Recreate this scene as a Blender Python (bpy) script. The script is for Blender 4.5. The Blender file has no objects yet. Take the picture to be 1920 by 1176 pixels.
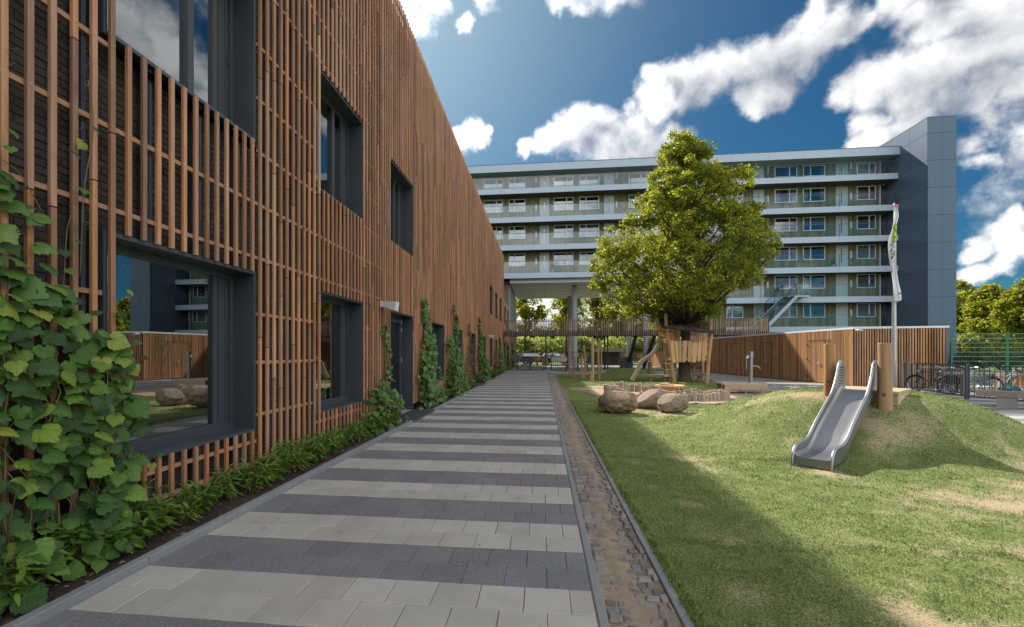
import bpy, bmesh, math, random
import numpy as np
from math import sin, cos, tan, pi, radians, sqrt, atan2, floor, exp
from mathutils import Vector, Matrix, noise as mnoise

SC = bpy.context.scene
COL = SC.collection
RNG = random.Random(7)

# ------------------------------------------------------------------ camera, sky, sun, exposure
YAW = atan2(100, 870)
CA, SA = cos(YAW), sin(YAW)
EYE = 1.61
cam_d = bpy.data.cameras.new('camera')
cam_d.sensor_width = 36.0
cam_d.lens = 36.0 * 870 / 1920
cam_d.shift_x = 42 / 1920
cam_d.shift_y = 74 / 1920
cam_d.clip_start = 0.05
cam_d.clip_end = 5000
cam = bpy.data.objects.new('camera', cam_d)
cam.location = (0, 0, EYE)
cam.rotation_euler = (pi / 2, 0, YAW)
COL.objects.link(cam)
SC.camera = cam

SUN_DIR = Vector((-0.55, 1.0, 1.0)).normalized()
SUN_EL = math.asin(SUN_DIR.z)
SUN_AZ = atan2(SUN_DIR.x, SUN_DIR.y)
sun_d = bpy.data.lights.new('sun', 'SUN')
sun_d.energy = 3.8
sun_d.angle = radians(0.6)
sun_d.color = (1.0, 0.93, 0.82)
sun = bpy.data.objects.new('sun', sun_d)
sun.rotation_euler = SUN_DIR.to_track_quat('Z', 'Y').to_euler()
sun.location = (-20, 30, 40)
COL.objects.link(sun)

SC.view_settings.view_transform = 'Standard'
SC.view_settings.look = 'None'
SC.view_settings.exposure = 1.22
SC.view_settings.gamma = 1.0
SC.view_settings.use_curve_mapping = False
SC.cycles.max_bounces = 8
SC.cycles.diffuse_bounces = 3
SC.cycles.glossy_bounces = 4
SC.cycles.transmission_bounces = 4
SC.cycles.transparent_max_bounces = 24
SC.cycles.caustics_reflective = False
SC.cycles.caustics_refractive = False
SC.cycles.use_denoising = True
SC.cycles.denoising_input_passes = 'RGB_ALBEDO_NORMAL'
SC.cycles.denoising_prefilter = 'ACCURATE'


def W(px, py, zc):
    """A point of the place read off the photograph at depth zc."""
    xc = (px - 918) / 870 * zc
    return Vector((xc * CA - zc * SA, xc * SA + zc * CA, EYE + (662 - py) / 870 * zc))


def G(px, py):
    zc = 870 * EYE / (py - 662)
    return W(px, py, zc)


def sky_dir(px, py):
    return (W(px, py, 1.0) - Vector((0, 0, EYE))).normalized()


class NT:
    """Short-hand for writing node trees."""
    def __init__(s, tree):
        s.t = tree

    def n(s, typ, **kw):
        nd = s.t.nodes.new(typ)
        for k, v in kw.items():
            if k.startswith('i_'):
                key = k[2:]
                key = int(key) if key.isdigit() else key
                nd.inputs[key].default_value = v
            else:
                setattr(nd, k, v)
        return nd

    def l(s, a, b):
        s.t.links.new(a, b)

    def math(s, op, a, b=None, c=None, clamp=False):
        nd = s.t.nodes.new('ShaderNodeMath')
        nd.operation = op
        nd.use_clamp = clamp
        for i, v in enumerate((a, b, c)):
            if v is None:
                continue
            if isinstance(v, (int, float)):
                nd.inputs[i].default_value = v
            else:
                s.l(v, nd.inputs[i])
        return nd.outputs[0]

    def vmath(s, op, a, b=None, scale=None):
        nd = s.t.nodes.new('ShaderNodeVectorMath')
        nd.operation = op
        for i, v in enumerate((a, b)):
            if v is None:
                continue
            if isinstance(v, (tuple, list, Vector)):
                nd.inputs[i].default_value = tuple(v)
            else:
                s.l(v, nd.inputs[i])
        if scale is not None:
            nd.inputs['Scale'].default_value = scale
        return nd.outputs['Value'] if op in ('DISTANCE', 'LENGTH', 'DOT_PRODUCT') else nd.outputs[0]

    def noise(s, vec, scale, detail=4, rough=0.55, dist=0.0):
        nd = s.n('ShaderNodeTexNoise', i_Scale=scale, i_Detail=detail, i_Roughness=rough, i_Distortion=dist)
        if vec is not None:
            s.l(vec, nd.inputs['Vector'])
        return nd

    def ramp(s, fac, stops, interp='LINEAR'):
        nd = s.t.nodes.new('ShaderNodeValToRGB')
        cr = nd.color_ramp
        cr.interpolation = interp
        while len(cr.elements) < len(stops):
            cr.elements.new(0.5)
        for e, (p, c) in zip(cr.elements, stops):
            e.position = p
            e.color = (*c, 1) if len(c) == 3 else c
        s.l(fac, nd.inputs[0])
        return nd.outputs[0]

    def mix(s, fac, a, b, blend='MIX'):
        nd = s.t.nodes.new('ShaderNodeMix')
        nd.data_type = 'RGBA'
        nd.blend_type = blend
        for sock, v in ((nd.inputs[0], fac), (nd.inputs[6], a), (nd.inputs[7], b)):
            if isinstance(v, (int, float)):
                sock.default_value = v
            elif isinstance(v, (tuple, list)):
                sock.default_value = (*v, 1) if len(v) == 3 else v
            else:
                s.l(v, sock)
        return nd.outputs[2]

    def smooth(s, v, a, b, lo=0.0, hi=1.0):
        nd = s.t.nodes.new('ShaderNodeMapRange')
        nd.interpolation_type = 'SMOOTHSTEP'
        s.l(v, nd.inputs[0])
        for i, q in enumerate((a, b, lo, hi)):
            nd.inputs[i + 1].default_value = q
        return nd.outputs[0]


# ---- the sky: Nishita with cumulus clouds laid out by direction
CLOUDS_SEEN = [
    # px, py, radius px
    (1000, 288, 26), (1040, 276, 34), (1075, 262, 40), (1120, 270, 52), (1165, 262, 52), (1210, 255, 50), (1258, 250, 34),
    (1098, 232, 34), (1140, 238, 36), (1190, 215, 34), (1228, 190, 42), (1260, 158, 46), (1228, 140, 24), (1310, 165, 52), (1360, 140, 60), (1395, 190, 34), (1420, 120, 66),
    (1480, 90, 64), (1440, 160, 40), (1540, 66, 56), (1500, 30, 42), (1590, 62, 40), (1630, 50, 26),
    (1590, 190, 34), (1640, 178, 50), (1630, 235, 42), (1705, 160, 60), (1715, 212, 48), (1770, 120, 66), (1850, 90, 76),
    (1930, 80, 80), (1690, 10, 54), (1750, 30, 60), (1840, 10, 74), (1900, 160, 52), (1830, 165, 50), (1775, 185, 46), (1930, 0, 70),
    (1640, 262, 34), (1610, 276, 26), (1690, 250, 40), (1860, 215, 60), (1905, 240, 44), (1825, 265, 44), (1835, 300, 34),
    (1895, 470, 50), (1870, 500, 34), (1820, 480, 26), (1830, 520, 30), (1915, 430, 30),
    (770, 10, 52), (735, -20, 70), (810, -10, 40), (868, 40, 24), (900, -30, 40), (888, 238, 24), (866, 244, 18), (908, 234, 14), (858, 256, 15),
    (1125, 5, 40), (1170, -6, 34), (1085, -4, 34), (1050, -30, 40),
    (1140, 590, 60), (1040, 585, 50), (990, 590, 40), (1210, 600, 40),
]


def build_sky():
    w = bpy.data.worlds.new('World')
    SC.world = w
    w.use_nodes = True
    g = bpy.data.node_groups.new('cloud_density', 'ShaderNodeTree')
    g.interface.new_socket('Direction', in_out='INPUT', socket_type='NodeSocketVector')
    g.interface.new_socket('Density', in_out='OUTPUT', socket_type='NodeSocketFloat')
    k = NT(g)
    gi, go = k.n('NodeGroupInput'), k.n('NodeGroupOutput')
    d = gi.outputs[0]
    warp = k.noise(d, 7.0, 5, 0.6)
    wv = k.vmath('SUBTRACT', warp.outputs['Color'], (0.5, 0.5, 0.5))
    wv = k.vmath('SCALE', wv, scale=0.11)
    dw = k.vmath('ADD', d, wv)
    cur = None
    blobs = []
    for px, py, r in CLOUDS_SEEN:
        c = sky_dir(px, py)
        a = (sky_dir(px + r, py) - sky_dir(px - r, py)).length / 2
        b = (sky_dir(px, py + r) - sky_dir(px, py - r)).length / 2
        blobs.append((c, (a + b) / 2 * 1.30))
    rr = random.Random(5)
    fwd = Vector((-SA, CA, 0.25)).normalized()
    while len(blobs) < len(CLOUDS_SEEN) + 90:      # unseen cumulus added round the rest of the sky for fill light
        az, el = rr.uniform(0, 2 * pi), rr.uniform(0.06, 1.45)
        c = Vector((cos(az) * cos(el), sin(az) * cos(el), sin(el)))
        if c.dot(fwd) > 0.5:
            continue
        blobs.append((c, rr.uniform(0.16, 0.42)))
    for c, r in blobs:
        v = k.math('MULTIPLY_ADD', k.vmath('DISTANCE', dw, c), -1.0 / r, 1.0)
        if cur is None:
            cur = v
        else:
            m = k.n('ShaderNodeMath', operation='SMOOTH_MAX')
            k.l(cur, m.inputs[0]); k.l(v, m.inputs[1]); m.inputs[2].default_value = 0.22
            cur = m.outputs[0]
    cur = k.math('MAXIMUM', cur, -0.9)
    f = k.noise(d, 10.0, 11, 0.63)
    n1 = k.math('MULTIPLY', k.math('SUBTRACT', f.outputs[0], 0.5), 1.65)
    k.l(k.math('ADD', cur, n1), go.inputs[0])

    k = NT(w.node_tree)
    for nd in list(w.node_tree.nodes):
        w.node_tree.nodes.remove(nd)
    out = k.n('ShaderNodeOutputWorld')
    bg = k.n('ShaderNodeBackground')
    STR = 0.12
    bg.inputs[1].default_value = STR
    k.l(bg.outputs[0], out.inputs[0])
    sky = k.n('ShaderNodeTexSky', sky_type='NISHITA', sun_disc=False)
    sky.sun_elevation = SUN_EL
    sky.sun_rotation = SUN_AZ % (2 * pi)
    sky.air_density = 1.0
    sky.dust_density = 0.6
    sky.ozone_density = 2.2
    tc = k.n('ShaderNodeTexCoord')
    dirv = k.vmath('NORMALIZE', tc.outputs['Generated'])
    g1 = k.n('ShaderNodeGroup'); g1.node_tree = g
    k.l(dirv, g1.inputs[0])
    g2 = k.n('ShaderNodeGroup'); g2.node_tree = g
    k.l(k.vmath('NORMALIZE', k.vmath('ADD', dirv, SUN_DIR * 0.075)), g2.inputs[0])
    d1, d2 = g1.outputs[0], g2.outputs[0]
    alpha = k.smooth(d1, 0.0, 0.62)
    diff = k.math('SUBTRACT', d1, d2)
    puff = k.noise(dirv, 6.5, 7, 0.6)
    lit = k.math('ADD', k.math('MULTIPLY', diff, 1.0), k.math('MULTIPLY_ADD', puff.outputs[0], 1.5, -0.10))
    sdot = k.vmath('DOT_PRODUCT', dirv, SUN_DIR)
    near = k.math('MAXIMUM', sdot, 0.0)
    # clouds seen against the light have grey hearts, those lit from the front do not
    core = k.math('MULTIPLY', k.smooth(d1, 0.25, 1.05, 0.0, 0.55), k.smooth(sdot, -0.2, 0.55, 0.15, 1.0))
    lit = k.math('SUBTRACT', lit, core, clamp=True)
    glow = k.math('POWER', near, 10.0)
    cl = k.mix(lit, (0.13, 0.148, 0.182), (0.47, 0.47, 0.47))
    gl = k.vmath('SCALE', cl, scale=1.0 / STR)
    boost = k.n('ShaderNodeVectorMath', operation='SCALE')
    k.l(gl, boost.inputs[0])
    # unseen clouds away from the sun, brightened to fill the shade
    k.l(k.math('ADD', k.math('MULTIPLY', glow, 1.6), k.smooth(sdot, 0.0, 0.45, 2.6, 1.0)), boost.inputs['Scale'])
    skyc = k.mix(1.0, sky.outputs[0], (0.054, 0.160, 0.212), 'MULTIPLY')
    # thin veil of lit moisture round the sun
    veil = k.mix(k.math('MULTIPLY', k.math('POWER', near, 10.0), 0.7), skyc, tuple(c / STR for c in (0.26, 0.33, 0.37)))
    allc = k.mix(alpha, veil, boost.outputs[0])
    k.l(allc, bg.inputs[0])


build_sky()


# ------------------------------------------------------------------ mesh helpers
class MB:
    def __init__(s):
        s.v, s.f, s.m = [], [], []
        s.cur = 0

    def add(s, vs, fs):
        o = len(s.v)
        s.v.extend([tuple(p) for p in vs])
        for f in fs:
            s.f.append(tuple(i + o for i in f))
            s.m.append(s.cur)
        return s

    def box(s, x0, x1, y0, y1, z0, z1):
        if x0 > x1: x0, x1 = x1, x0
        if y0 > y1: y0, y1 = y1, y0
        if z0 > z1: z0, z1 = z1, z0
        v = [(x0, y0, z0), (x1, y0, z0), (x1, y1, z0), (x0, y1, z0), (x0, y0, z1), (x1, y0, z1), (x1, y1, z1), (x0, y1, z1)]
        return s.add(v, [(3, 2, 1, 0), (4, 5, 6, 7), (0, 1, 5, 4), (1, 2, 6, 5), (2, 3, 7, 6), (3, 0, 4, 7)])

    def cbox(s, c, sx, sy, sz):
        return s.box(c[0] - sx / 2, c[0] + sx / 2, c[1] - sy / 2, c[1] + sy / 2, c[2] - sz / 2, c[2] + sz / 2)

    def beam(s, p0, p1, w, h, up=(0, 0, 1), w2=None, h2=None):
        p0, p1 = Vector(p0), Vector(p1)
        d = (p1 - p0).normalized()
        u = Vector(up)
        if abs(d.dot(u)) > 0.99:
            u = Vector((1, 0, 0))
        a = d.cross(u).normalized()
        b = a.cross(d).normalized()
        w2 = w if w2 is None else w2
        h2 = h if h2 is None else h2
        v = []
        for p, ww, hh in ((p0, w, h), (p1, w2, h2)):
            for i, j in ((-1, -1), (1, -1), (1, 1), (-1, 1)):
                v.append(p + a * (i * ww / 2) + b * (j * hh / 2))
        return s.add(v, [(0, 1, 2, 3), (7, 6, 5, 4), (0, 4, 5, 1), (1, 5, 6, 2), (2, 6, 7, 3), (3, 7, 4, 0)])

    def tube(s, pts, rad, n=8, caps=True, jit=0.0):
        pts = [Vector(p) for p in pts]
        if not isinstance(rad, (list, tuple)):
            rad = [rad] * len(pts)
        vs, fs = [], []
        prev = None
        for i, p in enumerate(pts):
            a = pts[max(0, i - 1)]
            b = pts[min(len(pts) - 1, i + 1)]
            d = (b - a).normalized()
            if prev is None:
                u = Vector((0, 0, 1)) if abs(d.z) < 0.9 else Vector((1, 0, 0))
                e = d.cross(u).normalized()
            else:
                e = (prev - d * prev.dot(d)).normalized()
            prev = e
            f = d.cross(e)
            for q in range(n):
                t = 2 * pi * q / n
                r = rad[i] * (1 + (RNG.uniform(-jit, jit) if jit else 0))
                vs.append(p + e * (cos(t) * r) + f * (sin(t) * r))
        for i in range(len(pts) - 1):
            for q in range(n):
                a, b = i * n + q, i * n + (q + 1) % n
                fs.append((a, b, b + n, a + n))
        if caps:
            fs.append(tuple(range(n))[::-1])
            fs.append(tuple(range((len(pts) - 1) * n, len(pts) * n)))
        return s.add(vs, fs)

    def prism(s, poly, z0, z1):
        n = len(poly)
        v = [(x, y, z0) for x, y in poly] + [(x, y, z1) for x, y in poly]
        f = [tuple(range(n))[::-1], tuple(range(n, 2 * n))]
        for i in range(n):
            j = (i + 1) % n
            f.append((i, j, j + n, i + n))
        return s.add(v, f)

    def slab(s, w, d, h, ch, c=(0, 0, 0)):
        """a chamfered block with its top at z=c.z"""
        x, y, z = c
        a, b = w / 2, d / 2
        v = []
        for zz, k in ((z - h, 0), (z - ch, 0), (z, ch)):
            v += [(x - a + k, y - b + k, zz), (x + a - k, y - b + k, zz), (x + a - k, y + b - k, zz), (x - a + k, y + b - k, zz)]
        f = [(8, 9, 10, 11)]
        for o in (0, 4):
            for i in range(4):
                j = (i + 1) % 4
                f.append((o + i, o + j, o + 4 + j, o + 4 + i))
        return s.add(v, f)

    def mesh(s, name, mats, smooth=False):
        me = bpy.data.meshes.new(name)
        me.from_pydata(s.v, [], s.f)
        if not isinstance(mats, (list, tuple)):
            mats = [mats]
        for m in mats:
            me.materials.append(m)
        if len(mats) > 1:
            me.polygons.foreach_set('material_index', s.m)
        if smooth:
            me.polygons.foreach_set('use_smooth', [True] * len(me.polygons))
        me.update()
        return me

    def build(s, name, mats, parent=None, smooth=False, fix=False, **kw):
        me = s.mesh(name, mats, smooth)
        if fix:
            bm = bmesh.new(); bm.from_mesh(me)
            bmesh.ops.recalc_face_normals(bm, faces=bm.faces[:])
            bm.to_mesh(me); bm.free()
        return link(name, me, parent, **kw)


def root_of(o):
    while o.parent:
        o = o.parent
    return o


def link(name, me, parent=None, loc=None, rot=None, scale=None, local=False, label=None, kind=None):
    """loc and mesh are in world metres unless local; things are unrotated Empties so only offsets matter"""
    o = bpy.data.objects.new(name, me)
    COL.objects.link(o)
    l = Vector(loc) if loc is not None else Vector((0, 0, 0))
    if parent is not None:
        o.parent = parent
        if not local:
            w = Vector((0, 0, 0))
            p = parent
            while p:
                w += p.location
                p = p.parent
            l = l - w
    o.location = l
    if rot is not None:
        o.rotation_euler = rot
    if scale is not None:
        o.scale = scale if isinstance(scale, (tuple, list)) else (scale,) * 3
    if label:
        o['label'] = label
    if kind:
        o['kind'] = kind
    return o


def thing(name, label, cat, loc=(0, 0, 0), group=None, rotz=0):
    o = bpy.data.objects.new(name, None)
    COL.objects.link(o)
    o.empty_display_size = 0.2
    o.location = loc
    o.rotation_euler = (0, 0, rotz)
    o['label'] = label
    o['category'] = cat
    if group:
        o['group'] = group
    return o


def tag(o, label, cat, group=None):
    o['label'] = label
    o['category'] = cat
    if group:
        o['group'] = group
    return o


def struct(o):
    o['kind'] = 'structure'
    return o


def np_mesh(name, verts, faces, mat, smooth=False):
    """verts (N,3), faces (M,3 or 4) int arrays"""
    me = bpy.data.meshes.new(name)
    verts = np.ascontiguousarray(verts, dtype=np.float32)
    faces = np.ascontiguousarray(faces, dtype=np.int32)
    m, k = faces.shape
    me.vertices.add(len(verts))
    me.vertices.foreach_set('co', verts.ravel())
    me.loops.add(m * k)
    me.loops.foreach_set('vertex_index', faces.ravel())
    me.polygons.add(m)
    me.polygons.foreach_set('loop_start', np.arange(0, m * k, k, dtype=np.int32))
    me.polygons.foreach_set('loop_total', np.full(m, k, dtype=np.int32))
    if smooth:
        me.polygons.foreach_set('use_smooth', np.ones(m, dtype=bool))
    me.materials.append(mat)
    me.update(calc_edges=True)
    return me


def copy_tree(o, parent=None):
    c = o.copy()
    COL.objects.link(c)
    if parent is not None:
        c.parent = parent
    for ch in list(o.children):
        copy_tree(ch, c)
    return c


# ------------------------------------------------------------------ materials
def new_mat(name):
    m = bpy.data.materials.new(name)
    m.use_nodes = True
    k = NT(m.node_tree)
    b = m.node_tree.nodes['Principled BSDF']
    return m, k, b


def piece_rand(k):
    g = k.n('ShaderNodeNewGeometry')
    oi = k.n('ShaderNodeObjectInfo')
    return k.math('FRACT', k.math('ADD', g.outputs['Random Per Island'], oi.outputs['Random']))


def pos(k, scale=(1, 1, 1), obj=False):
    if obj:
        s = k.n('ShaderNodeTexCoord').outputs['Object']
    else:
        s = k.n('ShaderNodeNewGeometry').outputs['Position']
    return k.vmath('MULTIPLY', s, scale)


def bump(k, b, h, dist=0.01, strength=0.5):
    n = k.n('ShaderNodeBump', i_Distance=dist, i_Strength=strength)
    k.l(h, n.inputs['Height'])
    k.l(n.outputs[0], b.inputs['Normal'])


def wood(name, c1, c2, axis='Z', scale=1.0, rough=0.65, var=0.35, spec=0.3, grey=0.0):
    """sawn wood: streaks along one axis, each piece its own tone"""
    m, k, b = new_mat(name)
    s = [22 * scale] * 3
    s['XYZ'.index(axis)] = 1.4 * scale
    r = piece_rand(k)
    off = k.n('ShaderNodeCombineXYZ')
    k.l(k.math('MULTIPLY', r, 37.0), off.inputs[0])
    k.l(k.math('MULTIPLY', r, 91.0), off.inputs[2])
    p = k.vmath('ADD', pos(k, s), off.outputs[0])
    n = k.noise(p, 1.0, 5, 0.6, 0.4)
    n2 = k.noise(p, 0.22, 3, 0.5)
    f = k.math('ADD', k.math('MULTIPLY', n.outputs[0], 0.7), k.math('MULTIPLY', n2.outputs[0], 0.3))
    col = k.ramp(f, [(0.3, c1), (0.7, c2)])
    hv = k.n('ShaderNodeHueSaturation')
    k.l(k.math('MULTIPLY_ADD', r, 2 * var, 1 - var), hv.inputs['Value'])
    r2 = k.math('FRACT', k.math('MULTIPLY', r, 17.3))
    k.l(k.math('MULTIPLY_ADD', r2, 0.012, 0.494), hv.inputs['Hue'])
    k.l(k.math('MULTIPLY_ADD', k.math('FRACT', k.math('MULTIPLY', r, 29.7)), 0.22, 0.86 - grey), hv.inputs['Saturation'])
    k.l(col, hv.inputs['Color'])
    k.l(hv.outputs[0], b.inputs['Base Color'])
    b.inputs['Roughness'].default_value = rough
    b.inputs['Specular IOR Level'].default_value = spec
    bump(k, b, f, 0.004, 0.35)
    return m


def plain(name, col, rough=0.5, metal=0.0, var=0.08, nscale=3.0, spec=0.5, bumpd=0.0, bscale=60.0):
    m, k, b = new_mat(name)
    p = pos(k)
    n = k.noise(p, nscale, 5, 0.6)
    r = piece_rand(k)
    v = k.math('ADD', k.math('MULTIPLY_ADD', n.outputs[0], 2 * var, 1 - var), k.math('MULTIPLY_ADD', r, var, -var / 2))
    hv = k.n('ShaderNodeHueSaturation')
    hv.inputs['Color'].default_value = (*col, 1)
    k.l(v, hv.inputs['Value'])
    k.l(hv.outputs[0], b.inputs['Base Color'])
    b.inputs['Roughness'].default_value = rough
    k.l(k.math('MULTIPLY_ADD', n.outputs[0], 0.15, rough - 0.07, clamp=True), b.inputs['Roughness'])
    b.inputs['Metallic'].default_value = metal
    b.inputs['Specular IOR Level'].default_value = spec
    if bumpd:
        nb = k.noise(p, bscale, 4, 0.6)
        bump(k, b, nb.outputs[0], bumpd, 0.6)
    return m


def glass(name, tint=(0.75, 0.85, 0.87), ior=1.9, clear=1.0):
    m = bpy.data.materials.new(name)
    m.use_nodes = True
    k = NT(m.node_tree)
    for nd in list(m.node_tree.nodes):
        m.node_tree.nodes.remove(nd)
    out = k.n('ShaderNodeOutputMaterial')
    tr = k.n('ShaderNodeBsdfTransparent')
    tr.inputs[0].default_value = (*tint, 1)
    gl = k.n('ShaderNodeBsdfGlossy')
    gl.inputs['Roughness'].default_value = 0.0
    gl.inputs['Color'].default_value = (0.95, 0.98, 1, 1)
    fr = k.n('ShaderNodeFresnel')
    fr.inputs[0].default_value = ior
    nn = k.noise(pos(k), 0.7, 2, 0.5)
    bp = k.n('ShaderNodeBump', i_Distance=0.01, i_Strength=0.12)
    k.l(nn.outputs[0], bp.inputs['Height'])
    k.l(bp.outputs[0], gl.inputs['Normal'])
    mx = k.n('ShaderNodeMixShader')
    bf = k.n('ShaderNodeNewGeometry')
    k.l(k.math('MULTIPLY', fr.outputs[0], k.math('SUBTRACT', 1.0, bf.outputs['Backfacing'])), mx.inputs[0]); k.l(tr.outputs[0], mx.inputs[1]); k.l(gl.outputs[0], mx.inputs[2])
    k.l(mx.outputs[0], out.inputs[0])
    return m


def leafmat(name, c1, c2, c3=None, rough=0.45, trans=0.35, spec=0.4, amount3=0.06):
    """leaf colour differs from leaf to leaf; light passes through"""
    m, k, b = new_mat(name)
    r = piece_rand(k)
    big = k.noise(pos(k), 0.9, 3, 0.6)
    f = k.math('ADD', k.math('MULTIPLY', r, 0.75), k.math('MULTIPLY', big.outputs[0], 0.35))
    stops = [(0.1, c1), (0.85, c2)]
    if c3:
        stops += [(1.0 - amount3, c2), (1.0, c3)]
        stops.sort(key=lambda q: q[0])
    col = k.ramp(f, stops)
    fine = k.noise(pos(k), 45.0, 3, 0.6)
    hv = k.n('ShaderNodeHueSaturation')
    k.l(k.math('MULTIPLY_ADD', fine.outputs[0], 0.5, 0.75), hv.inputs['Value'])
    k.l(col, hv.inputs['Color'])
    k.l(hv.outputs[0], b.inputs['Base Color'])
    b.inputs['Roughness'].default_value = rough
    b.inputs['Specular IOR Level'].default_value = spec
    out = [n for n in m.node_tree.nodes if n.type == 'OUTPUT_MATERIAL'][0]
    tl = k.n('ShaderNodeBsdfTranslucent')
    tc = k.mix(1.0, hv.outputs[0], (1.5, 1.35, 0.5), 'MULTIPLY')
    k.l(tc, tl.inputs[0])
    mx = k.n('ShaderNodeMixShader')
    mx.inputs[0].default_value = trans
    k.l(b.outputs[0], mx.inputs[1]); k.l(tl.outputs[0], mx.inputs[2])
    k.l(mx.outputs[0], out.inputs[0])
    return m


def concrete(name, c, fleck=None, rough=0.85, scale=1.0, var=0.1):
    m, k, b = new_mat(name)
    p = pos(k)
    n = k.noise(p, 2.1 * scale, 6, 0.65)
    f = k.noise(p, 170 * scale, 2, 0.7)
    r = piece_rand(k)
    v = k.math('ADD', k.math('MULTIPLY_ADD', n.outputs[0], 0.5, 0.75), k.math('MULTIPLY_ADD', r, var, -var / 2))
    v = k.math('ADD', v, k.math('MULTIPLY_ADD', f.outputs[0], 0.5, -0.25))
    hv = k.n('ShaderNodeHueSaturation')
    hv.inputs['Color'].default_value = (*c, 1)
    k.l(v, hv.inputs['Value'])
    col = hv.outputs[0]
    if fleck:
        vo = k.n('ShaderNodeTexVoronoi', i_Scale=210.0 * scale)
        k.l(p, vo.inputs['Vector'])
        mask = k.math('LESS_THAN', vo.outputs['Distance'], 0.34)
        sel = k.n('ShaderNodeSeparateColor')
        k.l(vo.outputs['Color'], sel.inputs[0])
        pick = k.math('MULTIPLY', mask, k.math('GREATER_THAN', sel.outputs[0], 0.62))
        dark = k.math('MULTIPLY', mask, k.math('LESS_THAN', sel.outputs[1], 0.45))
        col = k.mix(k.math('MULTIPLY', dark, 0.7), col, tuple(x * 0.3 for x in c))
        col = k.mix(k.math('MULTIPLY', pick, 0.8), col, fleck)
    # sandy stains in patches
    st = k.noise(p, 0.9, 5, 0.6)
    col = k.mix(k.smooth(st.outputs[0], 0.54, 0.74, 0, 0.4), col, (0.30, 0.23, 0.16))
    dk = k.noise(p, 0.6, 6, 0.7)
    col = k.mix(k.smooth(dk.outputs[0], 0.55, 0.72, 0, 0.35), col, tuple(x * 0.55 for x in c))
    k.l(col, b.inputs['Base Color'])
    b.inputs['Roughness'].default_value = rough
    b.inputs['Specular IOR Level'].default_value = 0.35
    bump(k, b, f.outputs[0], 0.003, 0.5)
    return m


M = {}
M['slat'] = wood('facade_wood', (0.26, 0.112, 0.052), (0.53, 0.26, 0.13), 'Z', 1.0, 0.45, 0.38, 0.55)
M['rail'] = wood('rail_wood', (0.26, 0.135, 0.08), (0.42, 0.235, 0.14), 'Y', 1.0, 0.6, 0.2)
M['shed'] = wood('shed_wood', (0.27, 0.135, 0.06), (0.56, 0.31, 0.145), 'Z', 1.0, 0.6, 0.38, 0.3)
M['log'] = wood('log_wood', (0.30, 0.17, 0.085), (0.50, 0.31, 0.17), 'Z', 1.0, 0.7, 0.15, 0.25)
M['plank'] = wood('fresh_plank', (0.52, 0.28, 0.12), (0.70, 0.42, 0.20), 'Z', 0.8, 0.6, 0.15, 0.3)
M['stake'] = wood('weathered_stake', (0.26, 0.19, 0.13), (0.44, 0.34, 0.24), 'Z', 1.0, 0.8, 0.25, 0.2, 0.2)
M['oldlog'] = wood('weathered_log', (0.17, 0.12, 0.08), (0.36, 0.27, 0.18), 'X', 1.0, 0.8, 0.2, 0.2, 0.15)
M['deck'] = wood('deck_wood', (0.36, 0.26, 0.16), (0.52, 0.40, 0.26), 'X', 1.0, 0.75, 0.18, 0.25, 0.1)
M['clad'] = wood('gallery_cladding', (0.10, 0.085, 0.045), (0.21, 0.175, 0.10), 'Z', 0.5, 0.7, 0.35, 0.25, 0.1)
M['clad_brown'] = wood('gallery_cladding_brown', (0.14, 0.095, 0.055), (0.26, 0.18, 0.11), 'Z', 0.5, 0.7, 0.3, 0.25, 0.1)
M['darkmetal'] = plain('anthracite_frame', (0.050, 0.060, 0.070), 0.38, 0.0, 0.08, 2.0, 0.5)
M['steelpost'] = plain('blue_grey_profile', (0.075, 0.085, 0.11), 0.35, 0.3, 0.1, 2.0)
M['black'] = plain('black_steel', (0.013, 0.015, 0.018), 0.45, 0.0, 0.1)
M['fencegrey'] = plain('grey_fence_steel', (0.085, 0.095, 0.10), 0.45, 0.2, 0.1)
M['green'] = plain('green_steel', (0.012, 0.12, 0.06), 0.4, 0.0, 0.1)
M['galv'] = plain('galvanised_steel', (0.45, 0.46, 0.47), 0.4, 0.7, 0.1, 8.0)
M['white'] = plain('white_paint', (0.72, 0.74, 0.75), 0.45, 0.0, 0.04)
M['offwhite'] = plain('off_white_panel', (0.62, 0.62, 0.56), 0.6, 0.0, 0.05, 0.8)
M['panel'] = plain('pale_grey_panel', (0.37, 0.445, 0.54), 0.45, 0.0, 0.05, 0.5)
M['tower'] = plain('blue_grey_cladding', (0.078, 0.122, 0.178), 0.42, 0.1, 0.06, 0.35)
M['doorgrey'] = plain('pale_grey_door', (0.46, 0.49, 0.50), 0.5, 0.0, 0.05)
M['soffit'] = plain('brown_soffit', (0.10, 0.085, 0.065), 0.8, 0.0, 0.2, 1.5)
M['column'] = plain('concrete_column', (0.36, 0.36, 0.35), 0.8, 0.0, 0.12, 1.0, 0.3, 0.003)
M['concrete'] = plain('cast_concrete', (0.30, 0.295, 0.28), 0.85, 0.0, 0.12, 2.0, 0.3, 0.003)
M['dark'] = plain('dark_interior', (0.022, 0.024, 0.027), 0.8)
M['room'] = plain('dim_room', (0.10, 0.10, 0.095), 0.85)
M['curtain'] = plain('pale_curtain', (0.42, 0.43, 0.42), 0.9, 0.0, 0.2, 5.0)
M['glass'] = glass('window_glass', (0.55, 0.63, 0.64), 3.6)
M['glass_far'] = glass('gallery_window_glass', (0.62, 0.70, 0.74), 2.4)
M['glass_rail'] = glass('balustrade_glass', (0.86, 0.94, 0.95), 1.75)
M['plastic'] = plain('pale_plastic', (0.55, 0.56, 0.57), 0.4)
M['rubber'] = plain('black_rubber', (0.012, 0.012, 0.013), 0.7)

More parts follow.
